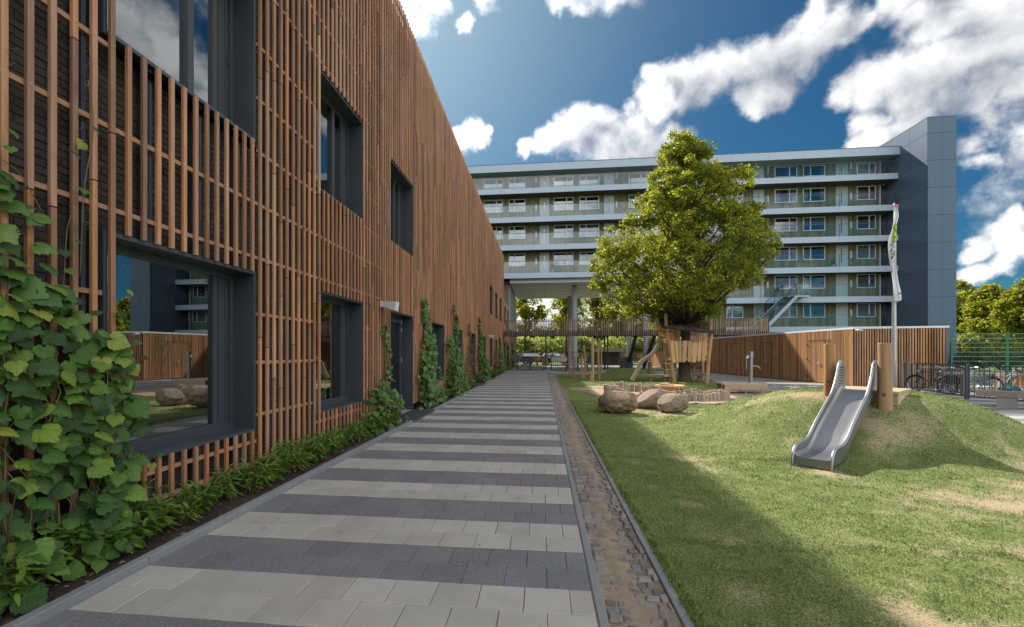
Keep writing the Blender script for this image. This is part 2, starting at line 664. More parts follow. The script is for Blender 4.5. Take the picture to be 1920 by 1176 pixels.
# ------------------------------------------------------------------ ground: sheets, path, gutter, lawn
def vnoise(x, y, seed=0):
    """smooth value noise for arrays"""
    r = np.random.RandomState(seed)
    t = r.rand(256, 256)
    xi, yi = np.floor(x).astype(int), np.floor(y).astype(int)
    fx, fy = x - xi, y - yi
    fx, fy = fx * fx * (3 - 2 * fx), fy * fy * (3 - 2 * fy)
    a, b = t[xi % 256, yi % 256], t[(xi + 1) % 256, yi % 256]
    c, d = t[xi % 256, (yi + 1) % 256], t[(xi + 1) % 256, (yi + 1) % 256]
    return (a * (1 - fx) + b * fx) * (1 - fy) + (c * (1 - fx) + d * fx) * fy


def fbm(x, y, s, seed=0, oct=4):
    o, amp, tot = 0, 1.0, 0
    for i in range(oct):
        o = o + amp * vnoise(x * s + 17.3 * i, y * s - 9.1 * i, seed + i)
        tot += amp
        amp *= 0.55
        s *= 2.1
    return o / tot


SL_BOT = Vector((3.72, 6.93, 0.0))
SL_TOP = Vector((5.25, 8.50, 0.98))
SL_DIR = Vector((SL_TOP.x - SL_BOT.x, SL_TOP.y - SL_BOT.y, 0)).normalized()      # uphill
SL_CRS = Vector((SL_DIR.y, -SL_DIR.x, 0))                                        # to the right seen from the foot
SL_LEN = (Vector((SL_TOP.x, SL_TOP.y, 0)) - SL_BOT).length


def slide_z(t):
    """height of the bed along its run, t in metres from the foot"""
    u = t / SL_LEN
    lo = 0.13
    if u < 0.24:
        return lo + 0.02 * (u / 0.24) ** 2
    s = (u - 0.24) / 0.76
    return lo + 0.02 + (0.98 - lo - 0.02) * (s * 0.93 + 0.07 * (1 - (1 - s) ** 2)) * min(1, 0.55 + 0.45 * min(1, s / 0.25))


def lawn_h(x, y):
    x = np.asarray(x, float); y = np.asarray(y, float)
    q = ((x - 6.0) / 2.5) ** 2 + ((y - 9.7) / 2.0) ** 2
    h = 0.90 * np.exp(-q ** 1.95)
    # a low spur running to the back left, and a far mound by the tree house
    q2 = ((x - 4.1 - 0.25 * (y - 10.4)) / 1.35) ** 2 + ((y - 10.4) / 0.75) ** 2
    h = np.maximum(h, h * 0.6 + 0.30 * np.exp(-q2))
    q3 = ((x - 5.9) / 1.75) ** 2 + ((y - 32.6) / 1.6) ** 2
    h = h + 0.58 * np.exp(-q3 ** 1.5)
    # the ground was banked up under the slide
    dx, dy = x - SL_BOT.x, y - SL_BOT.y
    t = dx * SL_DIR.x + dy * SL_DIR.y
    c = np.abs(dx * SL_CRS.x + dy * SL_CRS.y)
    tt = np.clip(t, 0, SL_LEN)
    bed = 0.13 + np.clip((tt / SL_LEN - 0.2) / 0.8, 0, 1) * 0.72 - 0.16
    w = np.clip((0.85 - c) / 0.5, 0, 1) * np.clip((t + 0.1) / 0.4, 0, 1) * np.clip((SL_LEN + 0.9 - t) / 0.5, 0, 1)
    w = w * w * (3 - 2 * w)
    h = h * (1 - w) + np.maximum(h, bed) * w
    h = h + (fbm(x, y, 0.9, 3) - 0.5) * 0.05 * np.clip((x - 0.95) / 0.8, 0, 1) * np.clip((h * 8 + 0.25), 0, 1)
    return np.maximum(h, -0.01)


def lawn_sand(x, y):
    s = fbm(x, y, 0.55, 11, 4) * 0.8 + fbm(x, y, 3.1, 21, 3) * 0.45
    s = (s - 0.60) * 2.2
    def spot(cx, cy, r, a):
        return a * np.exp(-(((x - cx) ** 2 + (y - cy) ** 2) / r ** 2))
    s = s + spot(3.75, 6.7, 0.42, 0.75) + spot(5.35, 7.75, 0.35, 0.32) + spot(4.9, 9.1, 0.3, 0.5) + spot(4.6, 7.2, 0.45, 0.35)
    s = s + spot(2.9, 13.2, 1.2, 0.25) + spot(5.0, 14.4, 2.0, 0.35) + spot(2.4, 21.5, 1.5, 0.8) + spot(4.2, 10.4, 1.0, 0.1)
    s = s + spot(5.2, 5.4, 1.6, 0.25) + spot(1.3, 5.6, 0.4, 0.2) + spot(7.0, 7.0, 1.5, 0.25) + spot(3.3, 2.8, 1.5, 0.3) + spot(4.9, 4.0, 1.4, 0.25)
    s = s * np.clip((x - 0.95) / 0.35, 0.05, 1)          # lush along the kerb
    s = np.where(y > 24, s * 0.3, s)
    return np.clip(s, 0, 1)


def ground_mats():
    # lawn soil and turf mat
    m, k, b = new_mat('lawn_turf')
    a = k.n('ShaderNodeAttribute', attribute_name='sand')
    p = pos(k)
    n = k.noise(p, 60.0, 5, 0.8)
    n2 = k.noise(p, 3.0, 4, 0.6)
    gr = k.ramp(n.outputs[0], [(0.3, (0.04, 0.075, 0.02)), (0.46, (0.10, 0.165, 0.04)), (0.58, (0.30, 0.28, 0.12)), (0.70, (0.56, 0.45, 0.28))])
    gr = k.mix(k.smooth(n2.outputs[0], 0.35, 0.7, 0, 0.5), gr, (0.075, 0.135, 0.03))
    sd = k.ramp(n.outputs[0], [(0.25, (0.24, 0.18, 0.10)), (0.7, (0.50, 0.40, 0.26))])
    n3 = k.noise(p, 16.0, 4, 0.75)
    f = k.math('ADD', k.math('MULTIPLY_ADD', a.outputs['Fac'], 0.75, 0.14), k.math('ADD', k.math('MULTIPLY_ADD', n.outputs[0], 1.5, -0.75), k.math('MULTIPLY_ADD', n3.outputs[0], 1.0, -0.5)))
    k.l(k.mix(k.smooth(f, 0.32, 0.70), gr, sd), b.inputs['Base Color'])
    b.inputs['Roughness'].default_value = 0.95
    b.inputs['Specular IOR Level'].default_value = 0.15
    bump(k, b, n.outputs[0], 0.02, 0.8)
    M['lawn'] = m
    m, k, b = new_mat('turf_blade')
    p = pos(k)
    r = piece_rand(k)
    n = k.noise(p, 34.0, 4, 0.75)
    n2 = k.noise(p, 2.4, 4, 0.6)
    f = k.math('ADD', k.math('MULTIPLY', n.outputs[0], 1.15), k.math('ADD', k.math('MULTIPLY_ADD', r, 0.30, -0.22), k.math('MULTIPLY_ADD', n2.outputs[0], 0.35, -0.175)))
    c = k.ramp(f, [(0.25, (0.025, 0.062, 0.012)), (0.45, (0.085, 0.155, 0.028)), (0.59, (0.22, 0.265, 0.065)), (0.74, (0.50, 0.45, 0.22)), (0.9, (0.68, 0.58, 0.36))])
    k.l(c, b.inputs['Base Color'])
    b.inputs['Roughness'].default_value = 0.55
    b.inputs['Specular IOR Level'].default_value = 0.3
    M['blade'] = m
    m, k, b = new_mat('sand')
    p = pos(k)
    n = k.noise(p, 5.0, 6, 0.65)
    n2 = k.noise(p, 120.0, 3, 0.7)
    f = k.math('ADD', k.math('MULTIPLY', n.outputs[0], 0.7), k.math('MULTIPLY', n2.outputs[0], 0.3))
    k.l(k.ramp(f, [(0.3, (0.21, 0.155, 0.105)), (0.65, (0.38, 0.295, 0.21))]), b.inputs['Base Color'])
    b.inputs['Roughness'].default_value = 0.95
    b.inputs['Specular IOR Level'].default_value = 0.15
    bump(k, b, f, 0.02, 0.8)
    M['sand'] = m
    m, k, b = new_mat('bed_soil')
    p = pos(k)
    n = k.noise(p, 22.0, 6, 0.7)
    n2 = k.noise(p, 150.0, 3, 0.7)
    f = k.math('ADD', k.math('MULTIPLY', n.outputs[0], 0.55), k.math('MULTIPLY', n2.outputs[0], 0.45))
    k.l(k.ramp(f, [(0.3, (0.02, 0.014, 0.010)), (0.56, (0.07, 0.05, 0.034)), (0.72, (0.20, 0.14, 0.085))]), b.inputs['Base Color'])
    b.inputs['Roughness'].default_value = 0.95
    bump(k, b, f, 0.03, 1.0)
    M['soil'] = m
    M['tile_light'] = concrete('light_paving', (0.40, 0.375, 0.335), None, 0.8, 1.0, 0.16)
    M['tile_dark'] = concrete('dark_paving', (0.16, 0.160, 0.160), (0.5, 0.5, 0.5), 0.8, 1.0, 0.16)
    M['kerb'] = concrete('kerb_stone', (0.22, 0.225, 0.23), None, 0.8, 1.0, 0.12)
    M['cobble'] = None
    m, k, b = new_mat('granite_cobble')
    p = pos(k)
    r = piece_rand(k)
    n = k.noise(p, 55.0, 5, 0.7)
    c = k.ramp(r, [(0.0, (0.13, 0.115, 0.10)), (0.35, (0.23, 0.205, 0.175)), (0.6, (0.20, 0.155, 0.13)), (0.8, (0.29, 0.26, 0.22)), (0.95, (0.19, 0.19, 0.19))])
    hv = k.n('ShaderNodeHueSaturation')
    k.l(k.math('MULTIPLY_ADD', n.outputs[0], 1.1, 0.45), hv.inputs['Value'])
    k.l(c, hv.inputs['Color'])
    k.l(hv.outputs[0], b.inputs['Base Color'])
    b.inputs['Roughness'].default_value = 0.85
    bump(k, b, n.outputs[0], 0.008, 0.9)
    M['cobble'] = m
    # striped plaza paving, too far off for single slabs
    m, k, b = new_mat('plaza_paving')
    sep = k.n('ShaderNodeSeparateXYZ')
    p = pos(k)
    k.l(p, sep.inputs[0])
    ph = k.math('FRACT', k.math('MULTIPLY', sep.outputs[1], 1 / 1.208))
    st = k.math('GREATER_THAN', ph, 0.5)
    n = k.noise(p, 1.3, 5, 0.6)
    col = k.mix(st, (0.15, 0.155, 0.16), (0.34, 0.33, 0.31))
    br = k.n('ShaderNodeTexBrick', i_Scale=1.0)
    br.inputs['Brick Width'].default_value = 0.302
    br.inputs['Row Height'].default_value = 0.302
    br.inputs['Mortar Size'].default_value = 0.006
    br.inputs['Color1'].default_value = (0.9, 0.9, 0.9, 1)
    br.inputs['Color2'].default_value = (1.1, 1.1, 1.1, 1)
    br.inputs['Mortar'].default_value = (0.55, 0.5, 0.42, 1)
    k.l(p, br.inputs['Vector'])
    col = k.mix(1.0, col, br.outputs[0], 'MULTIPLY')
    col = k.mix(k.smooth(n.outputs[0], 0.45, 0.75, 0, 0.45), col, (0.36, 0.30, 0.22))
    hv = k.n('ShaderNodeHueSaturation')
    k.l(k.math('MULTIPLY_ADD', n.outputs[0], 0.5, 0.75), hv.inputs['Value'])
    k.l(col, hv.inputs['Color'])
    k.l(hv.outputs[0], b.inputs['Base Color'])
    b.inputs['Roughness'].default_value = 0.85
    M['plaza'] = m
    m, k, b = new_mat('far_ground')
    p = pos(k)
    n = k.noise(p, 0.16, 5, 0.6)
    n2 = k.noise(p, 4.0, 4, 0.7)
    col = k.ramp(n2.outputs[0], [(0.3, (0.05, 0.10, 0.02)), (0.7, (0.13, 0.20, 0.045))])
    k.l(col, b.inputs['Base Color'])
    b.inputs['Roughness'].default_value = 0.95
    M['verge'] = m


ground_mats()


def poly_sheet(name, pts, z, mat, label=None):
    bm = bmesh.new()
    vs = [bm.verts.new((x, y, z)) for x, y in pts]
    f = bm.faces.new(vs)
    if f.normal.z < 0:
        f.normal_flip()
    bmesh.ops.triangulate(bm, faces=bm.faces[:])
    me = bpy.data.meshes.new(name)
    bm.to_mesh(me)
    bm.free()
    me.materials.append(mat)
    for p in me.polygons:
        if p.normal.z < 0:
            p.flip()
    return struct(link(name, me))


def spline(pts, n=6, closed=True):
    out = []
    m = len(pts)
    for i in range(m if closed else m - 1):
        p = [Vector(pts[(i + j) % m] if closed else pts[max(0, min(m - 1, i + j))]) for j in (-1, 0, 1, 2)]
        for q in range(n):
            t = q / n
            out.append(0.5 * ((2 * p[1]) + (p[2] - p[0]) * t + (2 * p[0] - 5 * p[1] + 4 * p[2] - p[3]) * t * t + (3 * p[1] - p[0] - 3 * p[2] + p[3]) * t ** 3))
    if not closed:
        out.append(Vector(pts[-1]))
    return out


GROUND_Z = -0.05
b = MB(); b.box(-600, 700, -500, 900, GROUND_Z - 1, GROUND_Z)
struct(b.build('ground', M['verge']))

# plaza: everything paved to the right of the lawn, behind it and under the flats
edge = spline([(10.6, -6), (10.5, 4), (10.3, 13), (10.3, 19), (9.6, 21.5), (8.9, 22.6), (9.3, 25), (10.0, 30), (9.2, 34.4), (7, 35.6), (3, 35.9), (0.9, 35.9)], 5, False)
pl = [(p.x, p.y) for p in edge] + [(0.9, 36.2), (-3.0, 36.2), (-3.0, 62), (18.9, 62), (18.9, 23.6), (60, 23.6), (60, -6)]
poly_sheet('plaza', pl, 0.010, M['plaza'])
b = MB(); b.box(-80, 160, 84, 92, -0.3, -0.005); struct(b.build('road', plain('asphalt', (0.06, 0.06, 0.062), 0.9)))

# ---- the striped path, slab by slab
P0X, P1X, TP = -2.97, 0.325, 0.302
path = MB().box(P0X - 0.02, P1X + 0.02, -6, 36.2, -0.08, -0.009).build('path', concrete('path_bedding', (0.24, 0.185, 0.125)))
struct(path)
GAP = 0.0045
npx = (P1X - P0X) / 11
shared = {}
for key, mat in (('l', M['tile_light']), ('d', M['tile_dark'])):
    for half in (0, 1):
        w = npx * (0.5 if half else 1.0) - GAP
        shared[key, half] = MB().slab(w, TP - GAP, 0.05, 0.004).mesh('paving_slab', mat)
near_n = 0
rest = {'l': MB(), 'd': MB()}
for j in range(-5, 109):
    y = 3.2 + TP * (j + 0.5)
    if y > 36.0:
        break
    key = 'd' if j % 4 in (0, 1) else 'l'
    cells = [(P0X + npx * (i + 0.5), 0) for i in range(11)]
    if j % 2:
        cells = [(P0X + npx * 0.25, 1)] + [(P0X + npx * (i + 1), 0) for i in range(10)] + [(P1X - npx * 0.25, 1)]
    for x, half in cells:
        zc = -x * SA + y * CA
        seen = zc > 2.3 and 918 + 870 * (x * CA + y * SA) / zc > -160
        dz = RNG.uniform(-0.0016, 0.0012)
        if y > 2.0 and seen and near_n < 300:
            o = link('paving_slab', shared[key, half], path, (x + RNG.uniform(-.001, .001), y + RNG.uniform(-.0012, .0012), dz),
                     (RNG.uniform(-.004, .004), RNG.uniform(-.004, .004), RNG.uniform(-.003, .003)))
            near_n += 1
        else:
            rest[key].slab(npx * (0.5 if half else 1) - GAP, TP - GAP, 0.05, 0.004, (x, y, dz))
rest['l'].build('far_light_slabs', M['tile_light'], path, kind='stuff')
rest['d'].build('far_dark_slabs', M['tile_dark'], path, kind='stuff')

# ---- kerbs
def kerb(name, x0, x1, ztop, spans, pitch=1.03, start=0.12):
    root = MB().box(x0 + 0.004, x1 - 0.004, spans[0][0], spans[-1][1], -0.2, -0.03).build(name, M['soil'])
    struct(root)
    for a, e in spans:
        y = a
        first = True
        while y < e - 0.05:
            n = floor((y - start) / pitch + 1.0001) * pitch + start
            n = min(n, e)
            L = n - y - 0.006
            if L > 0.05:
                me = MB().slab(x1 - x0, L, ztop + 0.19, 0.006).mesh('kerb_stone', M['kerb'])
                link('kerb_stone', me, root, ((x0 + x1) / 2, (y + n) / 2, ztop + RNG.uniform(-.001, .001)), (0, 0, RNG.uniform(-.001, .001)))
            y = n
    return root


kerb('bed_kerb', -3.05, -2.974, 0.062, [(-2, 10.40), (12.65, 22.2), (24.2, 28.0), (29.4, 41.8)])
kerb('path_kerb', 0.331, 0.390, 0.002, [(-2, 36.0)], 1.0, 0.35)
kerb('lawn_kerb', 0.828, 0.888, 0.006, [(-2, 35.9)], 1.0, 0.1)

# ---- sunken gutter of granite setts half under drifted sand
gut = MB().box(0.38, 0.84, -2, 36, -0.2, -0.075).build('sett_gutter', M['soil'])
struct(gut)
def gut_z(x):
    return -0.018 * (1 - ((x - 0.61) / 0.22) ** 2)
def sett_mesh():
    bm = bmesh.new()
    bmesh.ops.create_cube(bm, size=1.0)
    top = [e for e in bm.edges if all(v.co.z > 0 for v in e.verts)]
    ver = [e for e in bm.edges if abs(e.verts[0].co.z - e.verts[1].co.z) > 0.5]
    bmesh.ops.bevel(bm, geom=top + ver, offset=0.13, segments=1, affect='EDGES', profile=0.6)
    for v in bm.verts:
        v.co += Vector((RNG.uniform(-.07, .07), RNG.uniform(-.07, .07), RNG.uniform(-.05, .05)))
    return bm
sett_variants = []
for i in range(7):
    bm = sett_mesh()
    me = bpy.data.meshes.new('sett')
    bm.to_mesh(me); bm.free()
    me.materials.append(M['cobble'])
    sett_variants.append(me)
n_s = 0
far_s = MB()
y = 1.7
while y < 35.8:
    x = 0.397
    while x < 0.800:
        w = RNG.uniform(0.070, 0.105)
        if x + w > 0.815:
            w = 0.822 - x
        d = RNG.uniform(0.075, 0.1)
        zc = gut_z(x + w / 2) + RNG.uniform(-0.005, 0.010)
        yy = y + RNG.uniform(-.012, .012)
        if y > 2.45 and n_s < 300:
            link('granite_sett', RNG.choice(sett_variants), gut, (x + w / 2, yy, zc - 0.03), (RNG.uniform(-.06, .06), RNG.uniform(-.06, .06), RNG.choice((0, pi)) + RNG.uniform(-.09, .09)), (w - 0.006, d - 0.004, 0.06))
            n_s += 1
        else:
            far_s.slab(w - 0.012, d - 0.012, 0.05, 0.01, (x + w / 2, yy, zc))
        x += w
    y += 0.092
far_s.build('far_setts', M['cobble'], gut, kind='stuff')
nx, ny = 27, 1300
xs = np.linspace(0.391, 0.827, nx)
ys = np.linspace(-2, 35.9, ny)
X, Y = np.meshgrid(xs, ys)
base = -0.018 * (1 - ((X - 0.61) / 0.22) ** 2)
u = (X - 0.61 - 0.05 * np.sin(Y * 1.3)) / 0.22
cover = 0.013 * np.exp(-(u / 0.42) ** 2) - 0.012 * np.abs(u) ** 1.2
Z = base + cover - 0.0045 + (fbm(X, Y, 3.0, 40, 3) - 0.5) * 0.022 + (fbm(X, Y, 22.0, 44, 3) - 0.5) * 0.007
Z = Z + 0.012 * np.clip((Y - 12) / 12, 0, 1) * np.exp(-(u / 0.8) ** 2)
V = np.stack([X.ravel(), Y.ravel(), Z.ravel()], 1)
idx = np.arange(nx * ny).reshape(ny, nx)
F = np.stack([idx[:-1, :-1].ravel(), idx[:-1, 1:].ravel(), idx[1:, 1:].ravel(), idx[1:, :-1].ravel()], 1)
struct(link('gutter_sand', np_mesh('gutter_sand', V, F, M['sand'], True)))

# ---- planting bed
xs = np.linspace(-3.95, -3.052, 19); ys = np.linspace(-2, 43, 500)
X, Y = np.meshgrid(xs, ys)
Z = 0.0 + (fbm(X, Y, 4, 50, 4) - 0.5) * 0.06 + (fbm(X, Y, 30, 55, 2) - 0.5) * 0.02
for g0, g1 in ((10.36, 12.7), (22.2, 24.25), (27.95, 29.45)):
    Z = np.where((Y > g0) & (Y < g1), -0.12, Z)
V = np.stack([X.ravel(), Y.ravel(), Z.ravel()], 1)
idx = np.arange(len(V)).reshape(len(ys), len(xs))
F = np.stack([idx[:-1, :-1].ravel(), idx[:-1, 1:].ravel(), idx[1:, 1:].ravel(), idx[1:, :-1].ravel()], 1)
struct(link('planting_bed', np_mesh('planting_bed', V, F, M['soil'], True)))

# ---- lawn with its mounds
xs = np.concatenate([np.arange(0.889, 11.2, 0.1), [11.2]]); ys = np.arange(-2, 36, 0.1)
X, Y = np.meshgrid(xs, ys)
Z = lawn_h(X, Y)
V = np.stack([X.ravel(), Y.ravel(), Z.ravel()], 1)
idx = np.arange(len(V)).reshape(len(ys), len(xs))
F = np.stack([idx[:-1, :-1].ravel(), idx[:-1, 1:].ravel(), idx[1:, 1:].ravel(), idx[1:, :-1].ravel()], 1)
me = np_mesh('lawn', V, F, M['lawn'], True)
at = me.attributes.new('sand', 'FLOAT', 'POINT')
at.data.foreach_set('value', lawn_sand(V[:, 0], V[:, 1]).astype(np.float32))
struct(link('lawn', me))

SAND = spline([(1.75, 19.4), (2.0, 17.9), (2.7, 16.6), (3.6, 15.8), (4.8, 15.3), (6.4, 15.5), (8.0, 16.1), (10.3, 16.6), (10.5, 19.2), (9.8, 21.2), (8.2, 20.9), (6.6, 20.6), (4.6, 21.0), (2.7, 20.9)], 8)
def jitter(i):
    return 1 + 0.03 * sin(i * 1.7) + 0.025 * sin(i * 3.1)
cs = Vector((5.6, 18.3))
poly_sheet('sand_area', [tuple(cs + (p - cs) * jitter(i)) for i, p in enumerate(SAND)], 0.018, M['sand'])
poly_sheet('pebble_strip', [(0.9, 22.25), (2.6, 22.2), (2.6, 22.5), (0.9, 22.55)], 0.016, M['cobble'])
poly_sheet('sand_patch', [tuple(p) for p in spline([(2.0, 22.0), (3.3, 21.0), (4.2, 21.3), (4.0, 22.6), (2.9, 23.0)], 5)], 0.019, M['sand'])


def in_poly(x, y, poly):
    r = np.zeros(len(x), bool)
    n = len(poly)
    for i in range(n):
        x0, y0 = poly[i]; x1, y1 = poly[(i + 1) % n]
        c = ((y0 > y) != (y1 > y))
        r ^= c & (x < (x1 - x0) * (y - y0) / (y1 - y0 + 1e-12) + x0)
    return r


def grass():
    r = np.random.RandomState(4)
    out_v = []
    def batch(n, x0, x1, y0, y1, h, w):
        x = r.uniform(x0, x1, n); y = r.uniform(y0, y1, n)
        zc = -x * SA + y * CA; px = 918 + 870 * (x * CA + y * SA) / np.maximum(zc, 0.1)
        s = lawn_sand(x, y) * 0.8 + (fbm(x, y, 9, 70, 2) - 0.5) * 0.9 + (fbm(x, y, 34, 71, 2) - 0.5) * 0.8
        keep = (r.rand(n) > np.clip(0.32 + s * 1.15, 0, 0.96)) & (px < 2050) & (zc > 1.9)
        keep &= ~in_poly(x, y, [tuple(p) for p in SAND])
        x, y = x[keep], y[keep]
        n = len(x)
        z = lawn_h(x, y)
        a = r.uniform(0, 2 * pi, n)
        hh = h * r.uniform(0.45, 1.15, n) * (0.35 + 1.3 * fbm(x, y, 26, 72, 2))
        ww = w * r.uniform(0.6, 1.3, n)
        lean = r.uniform(0.1, 1.0, n) * hh
        la = r.uniform(0, 2 * pi, n)
        p0 = np.stack([x - np.cos(a) * ww, y - np.sin(a) * ww, z - 0.003], 1)
        p1 = np.stack([x + np.cos(a) * ww, y + np.sin(a) * ww, z - 0.003], 1)
        p2 = np.stack([x + np.cos(la) * lean, y + np.sin(la) * lean, z + hh], 1)
        out_v.append(np.stack([p0, p1, p2], 1).reshape(-1, 3))
    batch(110000, 0.89, 4.2, 1.9, 4.2, 0.020, 0.0020)
    batch(150000, 0.89, 7.0, 4.0, 7.5, 0.022, 0.0028)
    batch(120000, 0.89, 10.0, 7.3, 12.0, 0.024, 0.0040)
    batch(90000, 0.89, 10.2, 12.0, 16.0, 0.030, 0.0060)
    batch(60000, 0.89, 9.0, 20.5, 34.5, 0.035, 0.0085)
    batch(26000, 0.875, 0.96, 1.9, 16, 0.036, 0.0035)
    V = np.concatenate(out_v)
    F = np.arange(len(V)).reshape(-1, 3)
    o = link('grass', np_mesh('grass', V, F, M['blade']))
    o['kind'] = 'stuff'


grass()

# ------------------------------------------------------------------ the slatted school building on the left
def brick_mat():
    m, k, b = new_mat('dark_brick_wall')
    p = pos(k)
    sep = k.n('ShaderNodeSeparateXYZ'); k.l(p, sep.inputs[0])
    cb = k.n('ShaderNodeCombineXYZ'); k.l(sep.outputs[1], cb.inputs[0]); k.l(sep.outputs[2], cb.inputs[1])
    br = k.n('ShaderNodeTexBrick', i_Scale=1.0)
    for q, v in (('Brick Width', 0.222), ('Row Height', 0.0625), ('Mortar Size', 0.006), ('Bias', -0.2)):
        br.inputs[q].default_value = v
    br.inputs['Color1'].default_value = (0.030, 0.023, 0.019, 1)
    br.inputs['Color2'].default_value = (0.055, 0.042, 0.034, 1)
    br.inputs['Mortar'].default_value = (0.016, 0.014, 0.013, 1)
    k.l(cb.outputs[0], br.inputs['Vector'])
    k.l(br.outputs[0], b.inputs['Base Color'])
    b.inputs['Roughness'].default_value = 0.75
    n = k.noise(p, 40, 4, 0.6)
    h = k.math('ADD', k.math('MULTIPLY', br.outputs['Fac'], -0.6), k.math('MULTIPLY', n.outputs[0], 0.5))
    bump(k, b, h, 0.01, 0.8)
    return m


M['brickwall'] = brick_mat()
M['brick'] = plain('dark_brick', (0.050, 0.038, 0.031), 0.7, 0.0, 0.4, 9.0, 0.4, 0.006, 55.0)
M['mortar'] = plain('dark_mortar', (0.016, 0.014, 0.013), 0.9)

XS = -3.60           # front of the slats
XB = -3.80           # face of the brick
PITCH = 0.1588
Z_TOP = 10.56


def ops(ranges, z0, z1, kind):
    return [(a, b_, z0, z1, kind) for a, b_ in ranges]


UP = [(3.70, 5.50), (7.25, 9.05), (10.85, 12.68), (31.6, 33.3), (35.3, 37.0), (39.0, 40.8)]
OPEN = ops([(3.70, 5.50), (7.25, 9.05), (14.90, 16.72), (18.90, 20.75), (31.6, 33.3), (35.3, 37.0)], 0.62, 2.64, 'window')
OPEN += ops([(10.85, 12.68), (23.05, 24.80), (27.30, 29.10), (39.0, 40.8)], 0.02, 2.64, 'door')
OPEN += ops(UP, 4.29, 6.29, 'window')
OPEN_LOW = ops([(43.6, 45.3), (47.4, 49.1), (51.3, 53.0), (55.2, 57.0), (59.2, 61.0)], 4.29, 6.0, 'window')
OPEN_LOW += ops([(43.6, 45.3), (47.4, 49.1), (51.3, 53.0), (55.2, 57.0), (59.2, 61.0)], 0.1, 2.64, 'door')


def subtract(z0, z1, cuts):
    segs = [(z0, z1)]
    for a, b_ in sorted(cuts):
        nxt = []
        for s, e in segs:
            if b_ <= s or a >= e:
                nxt.append((s, e)); continue
            if a > s: nxt.append((s, a))
            if b_ < e: nxt.append((b_, e))
        segs = nxt
    return segs


slat_mesh_cache = {}
def slat_unit():
    """a slat 1 m tall with eased edges"""
    w, d, c = 0.0215, 0.0175, 0.003
    poly = [(-d, -w + c), (-d + c, -w), (d - c, -w), (d, -w + c), (d, w - c), (d - c, w), (-d + c, w), (-d, w - c)]
    return MB().prism(poly, 0, 1)


def wall_with_holes(mb, x0, x1, y0, y1, z0, z1, holes):
    """a wall of boxes round rectangular holes"""
    ys_ = sorted({y0, y1} | {h[0] for h in holes} | {h[1] for h in holes})
    ys_ = [y for y in ys_ if y0 <= y <= y1]
    for a, b_ in zip(ys_[:-1], ys_[1:]):
        mid = (a + b_) / 2
        cuts = [(h[2], h[3]) for h in holes if h[0] < mid < h[1]]
        for s, e in subtract(z0, z1, cuts):
            mb.box(x0, x1, a, b_, s, e)


def make_window(root, a, b_, z0, z1, detailed=True):
    """a deep dark metal box round a fixed pane and a closed ventilation leaf"""
    y0, y1 = a - 0.22, b_ + 0.045
    t = 0.035
    xo, xi = -3.645, -4.02
    m = MB()
    m.box(xi, xo, y0, y0 + t, z0, z1)
    m.box(xi, xo, y1 - t, y1, z0, z1)
    m.box(xi, xo + 0.002, y0 + t, y1 - t, z1 - t, z1)
    m.box(xi, xo + 0.02, y0 + t, y1 - t, z0, z0 + t)
    win = m.build('window', M['darkmetal'], root)
    yi0, yi1, zi0, zi1 = y0 + t, y1 - t, z0 + t, z1 - t
    f = MB()
    xf0, xf1 = -4.00, -3.925
    w = 0.065
    sp = yi0 + (yi1 - yi0) * 0.84
    f.box(xf0, xf1, yi0, yi0 + w, zi0, zi1)
    f.box(xf0, xf1, yi1 - w, yi1, zi0, zi1)
    f.box(xf0, xf1, yi0 + w, yi1 - w, zi1 - w, zi1)
    f.box(xf0, xf1, yi0 + w, yi1 - w, zi0, zi0 + w + 0.02)
    f.box(xf0, xf1 - 0.01, sp - 0.03, sp + 0.03, zi0 + w + 0.02, zi1 - w)
    # stepped glazing bead and drip sill
    f.box(xf1, xf1 + 0.02, yi0 + 0.02, yi1 - 0.02, zi0, zi0 + 0.035)
    f.box(xf1 - 0.03, xf1 - 0.012, yi0 + w, sp - 0.03, zi0 + w + 0.02, zi0 + w + 0.04)
    p1 = sp - 0.03
    if z0 > 3:                       # upstairs a narrow opening light stands beside the big pane
        ml = yi0 + (yi1 - yi0) * 0.63
        f.box(xf0, xf1 + 0.015, ml - 0.045, ml + 0.045, zi0 + w + 0.02, zi1 - w)
        MB().box(-3.972, -3.962, ml + 0.045, sp - 0.03, zi0 + w + 0.02, zi1 - w).build('pane', M['glass'], win)
        p1 = ml - 0.045
    f.build('frame', M['darkmetal'], win)
    g = MB().box(-3.972, -3.962, yi0 + w, p1, zi0 + w + 0.02, zi1 - w)
    g.build('pane', M['glass'], win)
    v = MB().box(-3.99, -3.955, sp + 0.03, yi1 - w, zi0 + w + 0.02, zi1 - w)
    if detailed:
        v.box(-3.955, -3.945, sp + 0.07, sp + 0.085, zi0 + w + 0.05, zi1 - w - 0.03)
        v.box(-3.955, -3.945, yi1 - w - 0.06, yi1 - w - 0.045, zi0 + w + 0.05, zi1 - w - 0.03)
        v.box(-3.955, -3.938, yi1 - w - 0.03, yi1 - w - 0.012, (zi0 + zi1) / 2 - 0.06, (zi0 + zi1) / 2 + 0.06)
    v.build('vent_leaf', M['darkmetal'], win)
    return win


